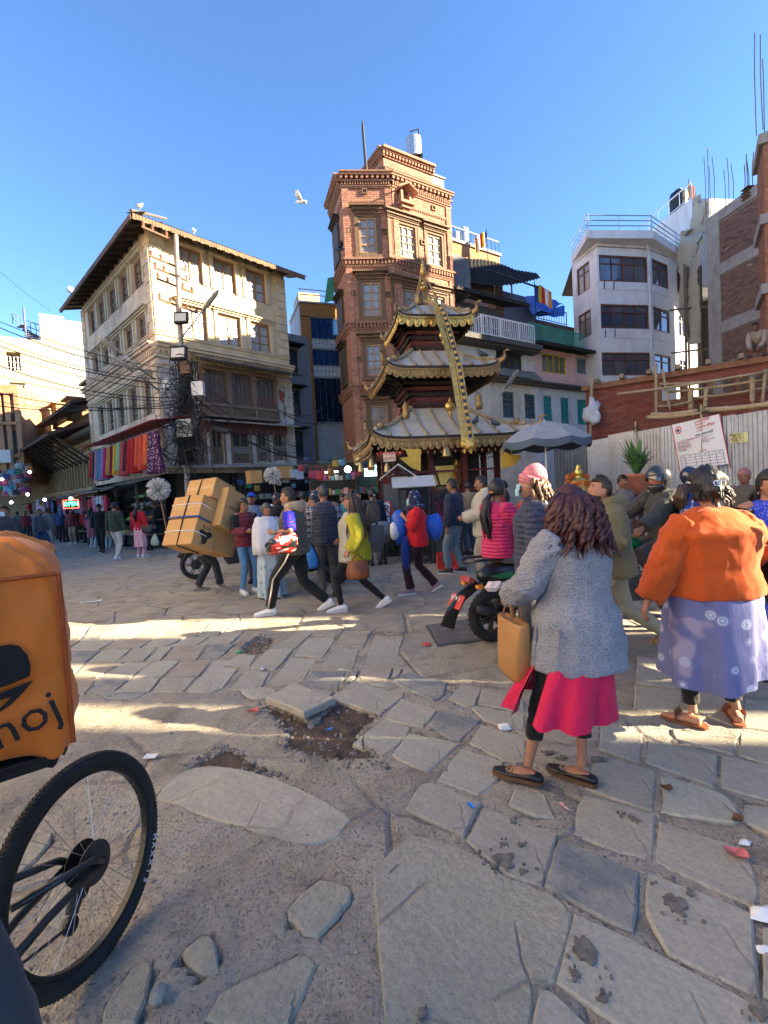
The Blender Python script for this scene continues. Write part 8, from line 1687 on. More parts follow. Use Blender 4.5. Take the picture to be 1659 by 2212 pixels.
# ------------------------------------------------------------------ walkers in the middle of the square
def put(x,y):q=gd(x,y); return(q.x,q.y)
H1=Person('man in an olive gilet and striped track trousers carrying a red motocross helmet',put(648,1322),yaw(-1,.05),1.79,1,(1.1,1.1),tone=SK1,lf=(-.09,.36,0,0),rf=(.09,-.34,0,.45),lh=(-.23,.20,1.06),rh=(.20,.36,.88),le=(-.6,-1,-.2),head=(0,-.08),lean=.05)
GIL=cloth((.085,.082,.062),.6,.7,12,6); H1.trousers(BLK,1.15); H1.top(GIL,.84,'gilet',.03,1.08,0); BLUEP=spots((.012,.025,.42),(.45,.05,.15),30,(.22,.30)); H1.sleeves(BLUEP,.06,.46,.020,'shirt_sleeve'); H1.hood(cloth((.42,.30,.18),.6)); H1.shoes(WSH,GSOLE,'trainer'); H1.hair('short',(.02,.014,.01)); H1.face()
hp,kn,an,pit,yw_=H1.legs[0]; k=MB()
for a_,b_ in(((-.118,0,0),(-.012,.035)),):k.tube([hp+V((-.12,0,.05)),hp.lerp(kn,.4)+V((-.105,0,0)),kn+V((-.088,0,0)),kn.lerp(an,.5)+V((-.082,0,0)),an+V((-.072,0,.02))],[(.010,.04)]*5,8,up=(1,0,0))
k.build('side_stripe',cloth((.50,.45,.36),.4),H1.root,smooth=True,local=True)
k=MB(); q=H1.arms[0][2].lerp(H1.arms[0][1],.12); t=(H1.arms[0][1]-H1.arms[0][2]).normalized(); k.tube([q-t*.014,q+t*.014],.034,12); k.lathe(q+V((-.034,0,.012)),[(.022,-.006),(.024,0),(.018,.006)],12,axis=(-1,0,.3)); k.build('wrist_watch',M((.25,.22,.2),.3,.2),H1.root,smooth=True,local=True)
k=MB(); q=H1.arms[1][2]; k.ball(q+V((0,.05,-.03)),(.05,.065,.05),10); k.build('glove',BLK,H1.root,smooth=True,local=True)
c=H1.W(H1.arms[0][2].lerp(H1.arms[0][1],.45))+V((.02,-.03,-.14)); MH=thing('motocross_helmet','red white and black motocross helmet carried on the forearm','helmet',tuple(c),.15)
k=MB(); rg=[]
for x,ry,rz,zo in((-.20,.05,.05,-.07),(-.17,.09,.085,-.06),(-.10,.115,.12,-.02),(.0,.13,.145,.0),(.09,.125,.14,.0),(.155,.10,.11,.01),(.185,.05,.05,.02)):rg.append([(x,ry*math.cos(i*.393),zo+rz*math.sin(i*.393))for i in range(16)])
k.loft(rg); HMM=Nd('helmet_paint'); v=HMM.map(scale=(1,1.5,2.6),rot=(0,.7,0)); n_=HMM.noise(v,5.5,1,.3,.4); HMM.fin(HMM.ramp(n_,[(.0,(.015,.015,.017)),(.42,(.015,.015,.017)),(.44,(.55,.03,.02)),(.54,(.55,.03,.02)),(.56,(.68,.68,.68)),(.66,(.68,.68,.68)),(.68,(.5,.03,.02))]),.2,0,.6)
for e in _mats.values():pass
for q in HMM.t.nodes:
 if q.bl_idname=='ShaderNodeValToRGB':q.color_ramp.interpolation='CONSTANT'
k.build('shell',HMM.m,MH,smooth=True,local=True)
k=MB(); k.ball((-.10,0,.02),(.09,.125,.055),12); k.build('goggle_port',BPL,MH,smooth=True,local=True)
textc(MH,'100%',(.03,-.138,.075),(1,.1,0),(0,.1,1),.07,WHITE)
YG=(.50,.44,.03); Y1=Person('long haired woman in a yellow green and white knitted coat walking left',put(774,1316),yaw(-1,.04),1.66,1,(1.12,1.2),tone=SK1,lf=(-.08,.22,0,0),rf=(.08,-.36,0,.5),lh=(-.25,.05,.84),rh=(.2,.2,.95),head=(.1,-.05))
Y1.trousers(BLK,.85); Y1.top(halves((.60,.58,.50),YG,-.03+.5),.76,'coat',.045,1.08,0,.03); Y1.sleeves(cloth(YG,.9,.95,40),.0,.97,.045,'coat_sleeve'); Y1.shoes(WSH,GSOLE,'trainer'); Y1.hair('long',(.045,.020,.009),150,.46,wave=.015,spread=1.5); Y1.face()
k=MB(); q=Y1.T(-.17,.10,.98); k.ball(q,(.012,.05,.05),10); k.ball(q+V((0,-.03,-.12)),(.012,.09,.05),10); k.build('bear_patch',cloth((.42,.38,.06),.6),Y1.root,smooth=True,local=True)
BRL=M((.16,.05,.018),.42,.3,8,.3,60); q=Y1.W(Y1.arms[0][2]); tote('brown leather handbag swinging from the hand of the woman in yellow',(q.x+.10,q.y-.02,q.z-.36),.30,.24,.11,.25,BRL,.08,taper=.85)
q=Y1.W(Y1.T(.0,-.24,1.0)); tote('dark grey shoulder bag at the back of the woman in yellow',(q.x+.03,q.y+.08,q.z-.12),.26,.34,.12,.2,M((.07,.065,.06),.5,.25,8,.3),.22)
O1=Person('old woman in a white shawl over a pale blue flowered sari',put(588,1290),yaw(.5,-.85),1.50,1,(1.15,1.3),tone=(.27,.135,.08),head=(.35,-.05),lh=(-.2,.2,1.1),rh=(.24,-.02,.70))
SAREE=spots((.38,.46,.52),(.03,.17,.30),9,(.16,.30),second=(.13,.33,.50)); O1.skirt(SAREE,1.02,.03,1.0,.98,'sari',8,.022); SAW=cloth((.60,.61,.68),.6,.85,9); O1.top(SAW,.9,'blouse',.0); O1.shawl(SAW,.78); O1.sandals(WSH); O1.hair('bun',(.07,.065,.06)); O1.face()
MR=Person('young woman with glasses in a maroon and black jacket and blue jeans',put(538,1281),yaw(.72,-.62),1.60,1,(1.05,1.05),tone=SK2,head=(.15,0),lf=(-.11,.05,0,0),rf=(.1,-.04,0,0),rh=(.15,.30,1.12),lh=(-.2,.16,1.02)); MAR=cloth((.16,.018,.032),.6,.7,13,5)
MR.trousers(LDEN,1.0); MR.top(MAR,.84,'jacket',.02,1.05,0); MR.sleeves(BLK,0,.52,.026,'black_sleeve'); MR.sleeves(MAR,.48,.97,.026,'maroon_sleeve'); MR.shoes(WSH,GSOLE,'trainer'); MR.hair('tail',DARKH,L=.42,wave=.04); MR.face(glasses=True)
BC=Person('man in a bright blue cap with a moustache behind the two women',put(556,1256),yaw(.15,-1),1.70,1,tone=SK2,head=(.1,-.25)); BC.trousers(CHAR); BC.top(halves((.30,.36,.46),(.30,.36,.46),0),.84,'jacket',.02); BC.sleeves(NAVY,.45,.97,.028); BC.shoes(BSH); BC.hair('short'); BC.cap(cloth((.008,.09,.50),.2)); BC.face(moustache=True)
q=at(600,1085,9.6); BH_=Person('rider in a black helmet and black jacket by the stall behind the old woman',(q.x,q.y),yaw(-.2,-1),1.64,1,tone=SK3); BH_.trousers(BLK); BH_.top(BLK,.84,'jacket',.03); BH_.shoes(BSH); BH_.helmet(BPL,full=False); BH_.face()
PC_=Person('man in a checked shirt and dark gilet holding a blue carrier bag, seen from behind',put(712,1288),yaw(-.15,1),1.72,1,(1.1,1.1),tone=SK2,head=(.5,0),lh=(-.27,.0,.80)); PC_.trousers(CHAR,1.1); PC_.top(cloth((.035,.042,.065),.5,.7,12,6),.80,'gilet',.03,1.05,0); PC_.sleeves(plaid((.03,.032,.04),(.30,.31,.34),(.45,.45,.48)),0,.97,.026,'shirt_sleeve'); PC_.shoes(BSH); PC_.hair('short',(.03,.028,.027)); PC_.face()
def carrier(label,c,w_,h,m,rz=0.0,group=None):
 t=thing('carrier_bag',label,'bag',tuple(c),rz,group); k=MB(); n=16; f=lambda r,z:[(r*w_*math.cos(2*math.pi*i/n),r*w_*.55*math.sin(2*math.pi*i/n),z*h)for i in range(n)]
 k.loft([f(.25,0),f(.50,.05),f(.54,.3),f(.42,.62),f(.22,.85),f(.08,.97),f(.05,1.0)]); smooth_mod(k.build('bag',m,t,smooth=True,local=True),None,1,(.07,.04)); return t
q=PC_.W(PC_.arms[0][2]); carrier('bright blue carrier bag held by the man in the checked shirt',(q.x,q.y,q.z-.42),.26,.38,M((.03,.20,.60),.35,.2,8,.3,30))
SG=Person('schoolgirl in a navy jumper with a dark backpack and long black ponytail, back turned',put(812,1221),yaw(-.1,1),1.64,1,tone=SK2,head=(.5,0)); SG.trousers(cloth((.10,.105,.115),.5),1.15); SG.top(NAVY,.90,'jumper',.012); SG.shoes(BSH); SG.hair('tail',DARKH,L=.34,clip=WHITE,wave=.03); SG.face()
bp_=SG.W(SG.T(0,-.20,1.05)); t=thing('backpack','dark grey brown backpack on the schoolgirl in navy','backpack',(bp_.x,bp_.y,bp_.z-.02),SG.root.rotation_euler.z); BPK=M((.05,.042,.038),.7,.25,10,.3,60)
k=MB(); k.loft([[(w_*math.copysign(abs(math.cos(i*.314))**.6,math.cos(i*.314)),d*math.copysign(abs(math.sin(i*.314))**.6,math.sin(i*.314)),z)for i in range(20)]for w_,d,z in((.13,.05,-.12),(.16,.08,-.10),(.165,.085,.1),(.15,.075,.25),(.10,.05,.33),(.03,.02,.345))]); k.build('body',BPK,t,smooth=True,local=True); k=MB(); k.box((0,-.09,-.01),(.25,.05,.17)); k.build('pocket',BPK,t,local=True); k=MB(); [k.tube([(e*.09,.05,.30),(e*.11,.15,.36),(e*.12,.29,.30),(e*.12,.31,.1)],[(.028,.008)]*4,6)for e in(-1,1)]; k.build('strap',BPK,t,smooth=True,local=True)
S2=Person('girl in a light blue shirt with a bag strap facing the schoolgirl',put(780,1216),yaw(.55,-.8),1.62,1,tone=SK2,head=(.2,-.15)); S2.trousers(cloth((.10,.105,.115),.5)); S2.top(cloth((.13,.28,.62),.4),.86,'shirt',.01); S2.shoes(BSH); S2.hair('tail',DARKH,L=.3); S2.face()
RD=Person('woman in a red top and patterned headscarf with a face mask walking left with bags',put(908,1280),yaw(-1,.02),1.60,1,(1.08,1.1),tone=SK1,lf=(-.08,.16,0,0),rf=(.08,-.26,0,.55),lh=(-.06,.20,1.24),le=(-.4,-.2,-1),rh=(.1,.2,1.2),head=(.1,-.1))
RD.trousers(cloth((.035,.012,.016),.4),1.2,flare=.02); RD.top(cloth((.55,.012,.020),.5,.85,12),.80,'shirt',.014,1.1,.75,.01); RD.shoes(M((.30,.20,.24),.8,.2),WSH,'shoe'); SCF=spots((.03,.035,.085),(.40,.46,.62),16,(.22,.34)); RD.scarf_head(SCF); RD.face(mask=MASKM)
BLUB=M((.015,.10,.48),.35,.25,7,.4,25)
def bundle(label,c,r,m,cat='bag',nm='bundle'):
 k=MB(); k.ball((0,0,0),r,14); s=R_.uniform(0,50); k.v=[tuple(V(p)*(1+.35*noise.noise((p[0]*7+s,p[1]*7,p[2]*7))))for p in k.v]; k.xf(Matrix.Translation(V(c))); return tag(k.build(nm,m,smooth=True),label,cat)
q=RD.W(RD.T(0,0,1.0)); bundle('large blue plastic bundle behind the woman in red',(q.x+.26,q.y+.12,q.z+.08),(.17,.14,.21),BLUB); bundle('blue plastic bag hugged at the chest of the woman in red',(q.x-.27,q.y+.05,q.z+.12),(.12,.12,.24),BLUB); bundle('white crumpled plastic bag in the arms of the woman in red',(q.x-.34,q.y-.02,q.z+.06),(.07,.08,.15),M((.62,.62,.66),.4,.2,9,.4,30)); bundle('dark blue jacket dangling from the arm of the woman in red',(q.x-.20,q.y-.12,q.z-.28),(.07,.06,.26),cloth((.015,.04,.22),.6),'jacket','jacket')
bundle('grey soft holdall carried in front of the woman in red',(q.x-.55,q.y+.1,q.z+.04),(.26,.13,.17),M((.11,.125,.15),.7,.25,10,.3),'bag','holdall')
NV=Person('man in a navy jacket and faded jeans looking towards the temple',put(988,1238),yaw(-.75,.5),1.74,1,tone=SK2,head=(.1,.05),lf=(-.1,.12,0,0),rf=(.1,-.06,0,0)); NV.trousers(WDEN,1.12); NV.top(NAVY,.86,'jacket',.024,1.05); NV.shoes(BSH,GSOLE); NV.hair('short'); NV.face()
BG=Person('young man in a cream padded jacket and beige trousers rubbing his hands',put(1052,1262),yaw(-1,.12),1.74,1,tone=SK2,head=(0,0),lf=(-.1,.05,0,0),rf=(.1,-.1,0,0),lh=(-.07,.30,1.05),rh=(.03,.30,1.05)); CRM=cloth((.48,.44,.35),.7,.75,11); BG.trousers(BEIGE,1.15); BG.top(CRM,.76,'padded_jacket',.04,1.06,1.0,.01); BG.hood(CRM); BG.shoes(BSH); BG.hair('short'); BG.face()
q=at(1068,1050,10.2); RT1=Person('woman in a bright red top by the temple gate',(q.x,q.y),yaw(-.6,-.8),1.60,1,tone=SK2); RT1.trousers(BLK); RT1.top(cloth((.5,.02,.02),.5),.8); RT1.shoes(BSH); RT1.hair('long',DARKH,50,.3); RT1.face()
q=at(1090,1060,10.6); RT2=Person('dark haired man half hidden behind the pillion passenger',(q.x,q.y),yaw(-.9,.3),1.66,1,tone=SK3); RT2.trousers(BLK); RT2.top(CHAR,.8); RT2.shoes(BSH); RT2.hair('short'); RT2.face()
q=gd(1590,1400); PB=Person('woman in a blue checked shirt and face mask with a hair tie, facing right',(q.x+.1,q.y+.6),yaw(.9,-.05),1.62,1,(1.1,1.1),tone=SK1,head=(-.1,0)); PB.trousers(BLK); PB.top(plaid((.012,.06,.40),(.02,.03,.12),(.35,.42,.62),12),.84,'shirt',.012,1.08); PB.shoes(BSH); PB.hair('tail',(.055,.028,.013),L=.3,clip=WHITE); PB.face(mask=M((.62,.64,.55),.8))
q=at(1662,1100,3.5); KW=Person('woman in a bright blue speckled kurta and black cardigan at the right edge',(q.x,q.y),yaw(-.25,-1),1.58,1,(1.15,1.1),tone=SK1,head=(.25,0)); KUR=spots((.035,.06,.50),(.30,.34,.72),60,(.25,.4)); KW.trousers(BLK); KW.skirt(KUR,1.02,.45,1.0,1.0,'kurta',6,.015); KW.top(KUR,.9,'kurta_top',.01,1,0); KW.sleeves(BLK,0,.97,.03,'cardigan_sleeve'); KW.shoes(BSH); KW.hair('tail',DARKH); KW.face()
q=at(1633,1110,6.6); OM=Person('old man in a pinkish brown cap crouching against the fence at right',(q.x-.15,q.y),yaw(-.8,-.6),1.62,1,tone=SK3,hip=.85,lf=(-.1,.1,0,0),rf=(.1,.1,0,0)); OM.trousers(BEIGE); OM.top(cloth((.10,.085,.07),.5),.8); OM.shoes(BSH); OM.cap(cloth((.30,.13,.13),.3),False); OM.face()
q=at(1360,1090,8.0); PT=Person('man in a grey brown jacket standing beside the potted plant',(q.x-.12,q.y),yaw(.3,-1),1.62,1,tone=SK3); PT.trousers(CHAR); PT.top(cloth((.20,.17,.14),.5),.8); PT.shoes(BSH); PT.hair('short'); PT.face()
zt=RF.px(1640,780)[1]; uq=RF.px(1640,775)[0]; q=RF.p(uq,0,-.15); SQ=Person('builder squatting on top of the new brick wall at the right edge',(q.x,q.y,rz_+.065),yaw(-.75,-.65),1.68,1,tone=SK3,hip=.30,hipy=-.15,lf=(-.14,.1,0,0),rf=(.14,.1,0,0),knee=(0,.8,1),lean=.75,lh=(-.1,.42,.22),rh=(.1,.42,.22),head=(0,-.3)); SQ.trousers(cloth((.16,.10,.08),.5),1,.62); SQ.top(cloth((.30,.25,.22),.5),.86); SQ.sandals(BSH); SQ.hair('short'); SQ.face()
# porter bent under strapped cartons
PO=Person('porter in dark trousers bent under a towering load of cartons',put(444,1276),yaw(.85,.45),1.66,1,tone=SK3,lf=(-.1,-.12,0,0),rf=(.1,.25,0,0),lean=.75,lh=(-.2,.3,.9),rh=(.2,.3,.9),hipy=-.05); PO.trousers(cloth((.030,.030,.036),.6),1.15,flare=.012); PO.top(CHAR,.86); PO.shoes(M((.30,.27,.22),.8),None,'canvas_shoe',True); PO.hair('short'); PO.face()
CARD=M((.50,.28,.105),.8,.12,3,.1,40,dirt=.12,dirtc=(.25,.13,.05)); TAPE=M((.46,.27,.10),.35,.1,9); BLKP=M((.03,.025,.02),.8)
base=at(420,1190,7.55); N_=V((-.42,-.80,.42)).normalized(); A_=(V((.10,.28,.95))-N_*V((.10,.28,.95)).dot(N_)).normalized(); L_=A_.cross(N_).normalized()
L_=L_ if L_.x>0 else-L_
def carton(l0,l1,a0,a1,n0,n1,label,lab=None):
 P_=lambda l,a,n:base+L_*l+A_*a+N_*n
 o_=P_((l0+l1)/2,a0,(n0+n1)/2); t=thing('carton',label,'carton',tuple(o_),0,'cartons on the porter'); k=MB(); k.hexa([P_(l0,a0,n1),P_(l1,a0,n1),P_(l1,a0,n0),P_(l0,a0,n0),P_(l0,a1,n1),P_(l1,a1,n1),P_(l1,a1,n0),P_(l0,a1,n0)]); o=k.build('box',CARD,t); q=o.modifiers.new('b','BEVEL'); q.width=.012; q.segments=2
 k=MB(); m_=(a0+a1)/2; k.hexa([P_(l0+.01,m_-.0-.03,n1+.0015),P_(l1-.01,m_-.03,n1+.0015),P_(l1-.01,m_-.03,n1-.01),P_(l0+.01,m_-.03,n1-.01),P_(l0+.01,m_+.03,n1+.0015),P_(l1-.01,m_+.03,n1+.0015),P_(l1-.01,m_+.03,n1-.01),P_(l0+.01,m_+.03,n1-.01)]); k.build('tape',TAPE,t); return t,P_
c1,P_=carton(-.38,.30,.0,.44,-.10,.34,'lowest carton of the load with printed lettering underneath'); carton(-.38,.30,.452,.84,-.10,.34,'middle carton of the load bound with blue cord'); carton(-.30,.34,.852,1.20,-.22,.22,'topmost carton of the load'); c4,_=carton(.312,.50,.40,1.08,-.34,.06,'narrow upright carton at the right of the load'); carton(-.38,.30,.05,.84,-.56,-.11,'carton hidden on the inner side of the load')
for i,(s,sz)in enumerate((('KATHMANDU',.035),('ELECTRONIC COMMITTEE',.022),('MADE IN CHINA',.02))):text(s,P_(-.04,-.003,.22-i*.06),sz,BLKP,c1,L_,-N_*-1,th=.001)
text('BOX',P_(.303,.33,.12),.08,BLKP,c1,-N_,A_,th=.001); k=MB(); fl_=[P_(.302,.20+.10*math.sin(a)*(1+.35*math.sin(3*a)),.12+.11*math.cos(a)*(1+.35*math.sin(3*a)))for a in[i*.314 for i in range(20)]]; k.loft([fl_,[q+L_*.002 for q in fl_]]); k.build('printed_flower',BLKP,c1); text('2kg',P_(.303,.07,.16),.05,BLKP,c1,-N_,A_,th=.001); text('FRAGILE',P_(.503,.75,-.14),.06,BLKP,c4,-N_,A_,th=.001)
def cord(label,pts,r,m):k=MB(); k.tube([P_(*q)for q in pts],r,6); return tag(k.build('cord',m,smooth=True),label,'cord')
cord('black cord running up over the whole load of cartons',((-.02,-.008,-.12),(-.02,-.008,.345),(-.03,.43,.352),(-.02,.84,.352),(.0,.86,.232),(.02,1.208,.23),(.02,1.21,-.2)),.010,BLKP)
for a_,m_,r_,lb in((.22,WHITE,.007,'lower white strap round the cartons'),(.68,WHITE,.007,'upper white strap round the cartons'),(.46,M((.02,.06,.30),.6),.014,'blue cord round the middle of the cartons')):cord(lb,((-.385,a_,-.1),(-.387,a_+.01,.345),(-.1,a_+.012,.352),(.305,a_,.35),(.312,a_-.02,.1)),r_,m_)
# ------------------------------------------------------------------ people further off on the left
def far(label,x,foot,yw,h,top,bot,hair_='short',lod=2,skirt=None,tone=SK2,top_h=.84,Y=None,walk=0,hc=DARKH,shawl=None,cap=None,mask=None,group=None,wd=1.1,**kw):
 if Y is None and foot<1166:foot=1164+(foot-1150)*.7
 q=gd(x,foot)if Y is None else at(x,1090,Y)
 P=Person(label,(q.x,q.y),yaw(*yw),h,lod,tone=tone,lf=(-.09,.22*walk,0,0),rf=(.09,-.22*walk,0,.3 if walk else 0),group=group,**kw)
 P.trousers(cloth(bot,.5),wd); P.shoes(BSH if sum(bot)<.6 else WSH)
 if skirt:P.skirt(cloth(skirt[0],.5),1.02,skirt[1],1.0,skirt[2]if len(skirt)>2 else .95,'tunic',6,.015)
 P.top(cloth(top,.6),top_h,'top',.016,1.05)
 if shawl:P.shawl(cloth(shawl,.5),.55)
 if hair_=='short':P.hair('short',hc)
 elif hair_:P.hair(hair_,hc,40,.42)
 if cap:P.cap(cloth(cap,.2))
 if lod<2 or yw[1]<0:P.face(mask=mask)
 return P
far('man in a dark green bomber jacket and pale trousers seen from behind',255,1208,(.1,1),1.72,(.028,.045,.032),(.46,.44,.42),lod=1,cap=(.015,.02,.04),walk=.7)
far('man in a black cap and black jacket walking towards the camera',222,1192,(.25,-1),1.72,(.014,.014,.015),(.014,.014,.015),lod=1,cap=(.012,.012,.013),walk=.8)
rc=far('woman in a red coat and pale pink trousers seen from behind',306,1203,(.15,1),1.62,(.42,.012,.025),(.62,.33,.40),'tail',lod=1,skirt=((.62,.36,.42),.33),wd=1.3); q=rc.W(rc.T(.22,0,.95)); tote('black handbag on the shoulder of the woman in the red coat',(q.x+.05,q.y,q.z-.18),.3,.24,.12,.3,BLE,.3); carrier('pale green carrier bag beside the woman in the red coat',(q.x+.25,q.y,.32),.24,.36,M((.30,.38,.32),.4,.2,8,.3,30))
bh_=far('young man with glasses in a black hoodie walking left',342,1186,(-.8,-.3),1.74,(.012,.012,.013),(.025,.03,.05),lod=1,walk=1.0)
mk=far('man in a navy jacket and blue face mask at the left edge',25,1250,(.1,-1),1.74,(.022,.03,.055),(.016,.018,.028),lod=1,mask=MASKM); q=mk.W(mk.T(.05,.22,.95)); tote('black crossbody bag in front of the man in the face mask',(q.x-.05,q.y,q.z-.15),.42,.22,.12,0,BLE,.02)
far('person in blue jeans and grey top striding right behind the masked man',92,1195,(.9,-.2),1.70,(.10,.11,.13),(.03,.06,.14),walk=1.3)
yp=far('person carrying a yellow green backpack by the lane entrance',108,1186,(.2,1),1.68,(.14,.15,.16),(.30,.30,.30)); q=yp.W(yp.T(0,-.2,1.05)); bundle('bright yellow green backpack in the lane entrance',(q.x,q.y,q.z),(.15,.1,.22),M((.50,.58,.03),.6,.2),'backpack','backpack')
for lb,x,ft,yw,h,tp,bt,hr,sk,sh in(('woman in a burgundy top and beige trousers facing the square',160,1175,(.2,-1),1.60,(.15,.025,.03),(.30,.25,.18),'tail',None,None),('woman in a dusty pink kurta and white trousers with a white bag',202,1183,(.1,1),1.58,(.40,.10,.15),(.55,.57,.62),'long',((.40,.10,.15),.45),None),('woman in white with a long white shawl seen from behind',235,1182,(0,1),1.62,(.52,.49,.43),(.50,.52,.55),'braid',((.45,.42,.35),.4),(.58,.57,.55)),('woman in black with a grey skirt beside the white shawl',268,1180,(.2,1),1.58,(.014,.014,.015),(.014,.014,.015),'long',((.20,.16,.22),.3),None),('woman in a rose pink shawl further down the lane',285,1160,(.3,1),1.58,(.45,.14,.20),(.02,.02,.02),'tail',None,(.45,.15,.22)),('person in a striped pink top by the shoe stall',305,1152,(-.3,1),1.6,(.30,.14,.20),(.02,.02,.03),'short',None,None),('person in white top at the shoe stall',332,1155,(.5,.8),1.6,(.5,.48,.46),(.03,.03,.05),'tail',None,None),('person in a beige gilet at the shoe stall',345,1157,(.2,1),1.62,(.30,.26,.18),(.03,.03,.04),'short',None,None),('person in bright red in the lane crowd',190,1160,(.1,-1),1.62,(.45,.02,.02),(.03,.03,.03),'short',None,None),('bare headed person in dark clothes next to the red one',218,1158,(.3,-.9),1.68,(.03,.03,.035),(.03,.03,.04),'short',None,None),('person in a white shirt deep in the lane',228,1150,(0,1),1.64,(.45,.45,.46),(.03,.04,.06),'short',None,None),('person in a dark blue top at the mouth of the lane',135,1160,(-.2,1),1.66,(.03,.05,.14),(.02,.02,.03),'short',None,None),('person in lavender deep in the lane',126,1150,(.2,1),1.6,(.30,.26,.36),(.03,.03,.05),'long',None,None),('person in maroon under the hanging bags',60,1160,(.3,-1),1.62,(.16,.02,.03),(.03,.03,.04),'short',None,None),('person in a bright blue top behind the orange bag',8,1190,(.3,-1),1.62,(.02,.12,.40),(.03,.03,.04),'short',None,None),*[('person in a %s top among the distant lane crowd'%n,x,ft,yw,1.62,c,(.03,.03,.045),'short',None,None)for n,x,ft,yw,c in(('bottle green',42,1158,(.2,1),(.03,.12,.07)),('cream',72,1152,(-.3,1),(.45,.42,.34)),('pale grey',112,1150,(.1,-1),(.3,.3,.31)),('dark plum',148,1156,(.6,.5),(.10,.02,.08)),('salmon',172,1152,(0,1),(.5,.2,.15)),('black and white',252,1156,(.2,1),(.18,.18,.18)),('violet',276,1150,(-.5,.6),(.16,.06,.3)),('mustard',318,1150,(.2,1),(.4,.26,.04)),('sky blue',20,1160,(.5,.5),(.15,.32,.5)),('brick red',96,1164,(-.1,1),(.32,.07,.04)))],('elderly grey haired person in blue by the shoe stall',305+8,1186,(.2,1),1.6,(.03,.07,.2),(.05,.05,.06),'short',None,None)):
 far(lb,x,ft,yw,h,tp,bt,hr,skirt=sk,shawl=sh,group=None,hc=(.25,.24,.23)if 'grey haired' in lb else DARKH)
q=at(85,1090,19); FA_=Person('man carrying a small child on his shoulders in the lane',(q.x,q.y),yaw(.2,-1),1.68,2,tone=SK3); FA_.trousers(CHAR); FA_.top(CHAR,.84); FA_.hair('short'); FA_.shoes(BSH)
CH=Person('small child in pale pink sitting on the man\'s shoulders',(q.x+.02,q.y+.02,1.42),yaw(.2,-1),.95,2,tone=SK2,hip=.08,lf=(-.1,.25,-.28,0),rf=(.1,.25,-.28,0),child=True); CH.trousers(cloth((.5,.3,.34),.4)); CH.top(cloth((.58,.36,.38),.4),.86); CH.hair('short')
for lb,x,Y,yw,h,tp,bt,hr in(('person in a light grey jacket behind the rider in the dark helmet',655,10.2,(.4,.8),1.68,(.32,.32,.33),(.04,.05,.09),'short'),('person in a rust coloured shirt near the passage',630,11.5,(.8,.2),1.66,(.38,.10,.04),(.03,.03,.04),'short'),('woman in a turquoise kurta near the passage',742,11.0,(-.2,-1),1.58,(.03,.30,.32),(.4,.38,.36),'long'),('person in a white shirt by the temple corner',762,12.0,(.3,.9),1.66,(.55,.55,.54),(.04,.04,.05),'short'),('woman in dark red beside the wire cage',850,11.2,(.6,-.4),1.56,(.26,.02,.03),(.03,.03,.03),'tail'),('man in a tan jacket at the temple steps',1012,10.6,(-.3,.9),1.7,(.33,.22,.12),(.05,.06,.09),'short'),('woman in a magenta shawl at the temple steps',965,10.4,(.1,1),1.56,(.38,.03,.16),(.05,.05,.05),'long'),('man in a bright white jumper in front of the spice stall',598,12.5,(-.6,.5),1.66,(.56,.56,.55),(.05,.06,.09),'short'),('person in red by the utensil stall',505,13.0,(.5,.8),1.62,(.42,.03,.03),(.04,.04,.05),'short'),('person in pale blue by the utensil stall',478,13.6,(.5,.8),1.62,(.2,.33,.5),(.04,.04,.05),'tail')):far(lb,x,0,yw,h,tp,bt,hr,Y=Y)
# ------------------------------------------------------------------ shop fronts, stalls and goods
def goods(proto,spots_,label,cat,group):
 for i,(p,rz,s,mt_)in enumerate(spots_):
  o=proto.copy(); COL.objects.link(o); o.location=p; o.rotation_euler=(0,0,rz); o.scale=(s,s,s); cn=CNAME.get(mt_.name if mt_ else '',''); tag(o,(cn+' ' if cn and not label.startswith(cn)else '')+label,cat,group)
  if mt_:o.data=alt(proto.data,mt_)
_alt={}
def alt(me,m_):
 if(me.name,m_.name)not in _alt:q=me.copy(); q.materials.clear(); q.materials.append(m_); _alt[(me.name,m_.name)]=q
 return _alt[(me.name,m_.name)]
def proto(name,mb,m_,smooth=True):o=bpy.data.objects.new(name,mb.mesh(name,m_,smooth=smooth)); return o
CL=[M(tuple(x*.75+.02 for x in c),.6,.3,8)for c in((.5,.03,.04),(.03,.05,.2),(.5,.5,.5),(.02,.02,.02),(.45,.12,.3),(.02,.25,.12),(.5,.35,.04),(.12,.35,.5),(.3,.02,.1),(.55,.2,.03))]
CNAME=dict(zip([q.name for q in CL],('red','navy blue','white','black','pink','green','mustard','pale blue','magenta','orange')))
# dresses on a rod under the red awning
dz=FL.px(*zp(ZL,1180,1110),.9)[1]; u0,u1=FL.px(*zp(ZL,1395,1150),.9)[0],FL.px(*zp(ZL,805,1250),.9)[0]
rodt=thing('clothes_rod','clothes rod slung under the red awning on the left face of the corner building','rod',tuple(FL.p(u0,dz,.9))); k=MB(); k.tube([FL.p(u0-.1,dz+.05,.9),FL.p(u1+.1,dz+.05,.9)],.018,6)
for u in(u0,(u0+u1)/2,u1):k.tube([FL.p(u,dz+.05,.9),FL.p(u,dz+.3,.05)],.014,5)
k.build('rod',IRON,rodt); k=MB(); k.hexa([FL.p(u0-.3,dz+.42,.03),FL.p(u1+.3,dz+.42,.03),FL.p(u1+.3,dz+.22,1.15),FL.p(u0-.3,dz+.22,1.15),FL.p(u0-.3,dz+.44,.03),FL.p(u1+.3,dz+.44,.03),FL.p(u1+.3,dz+.24,1.16),FL.p(u0-.3,dz+.24,1.16)]); k.build('awning',M((.30,.03,.03),.7,.3),rodt)
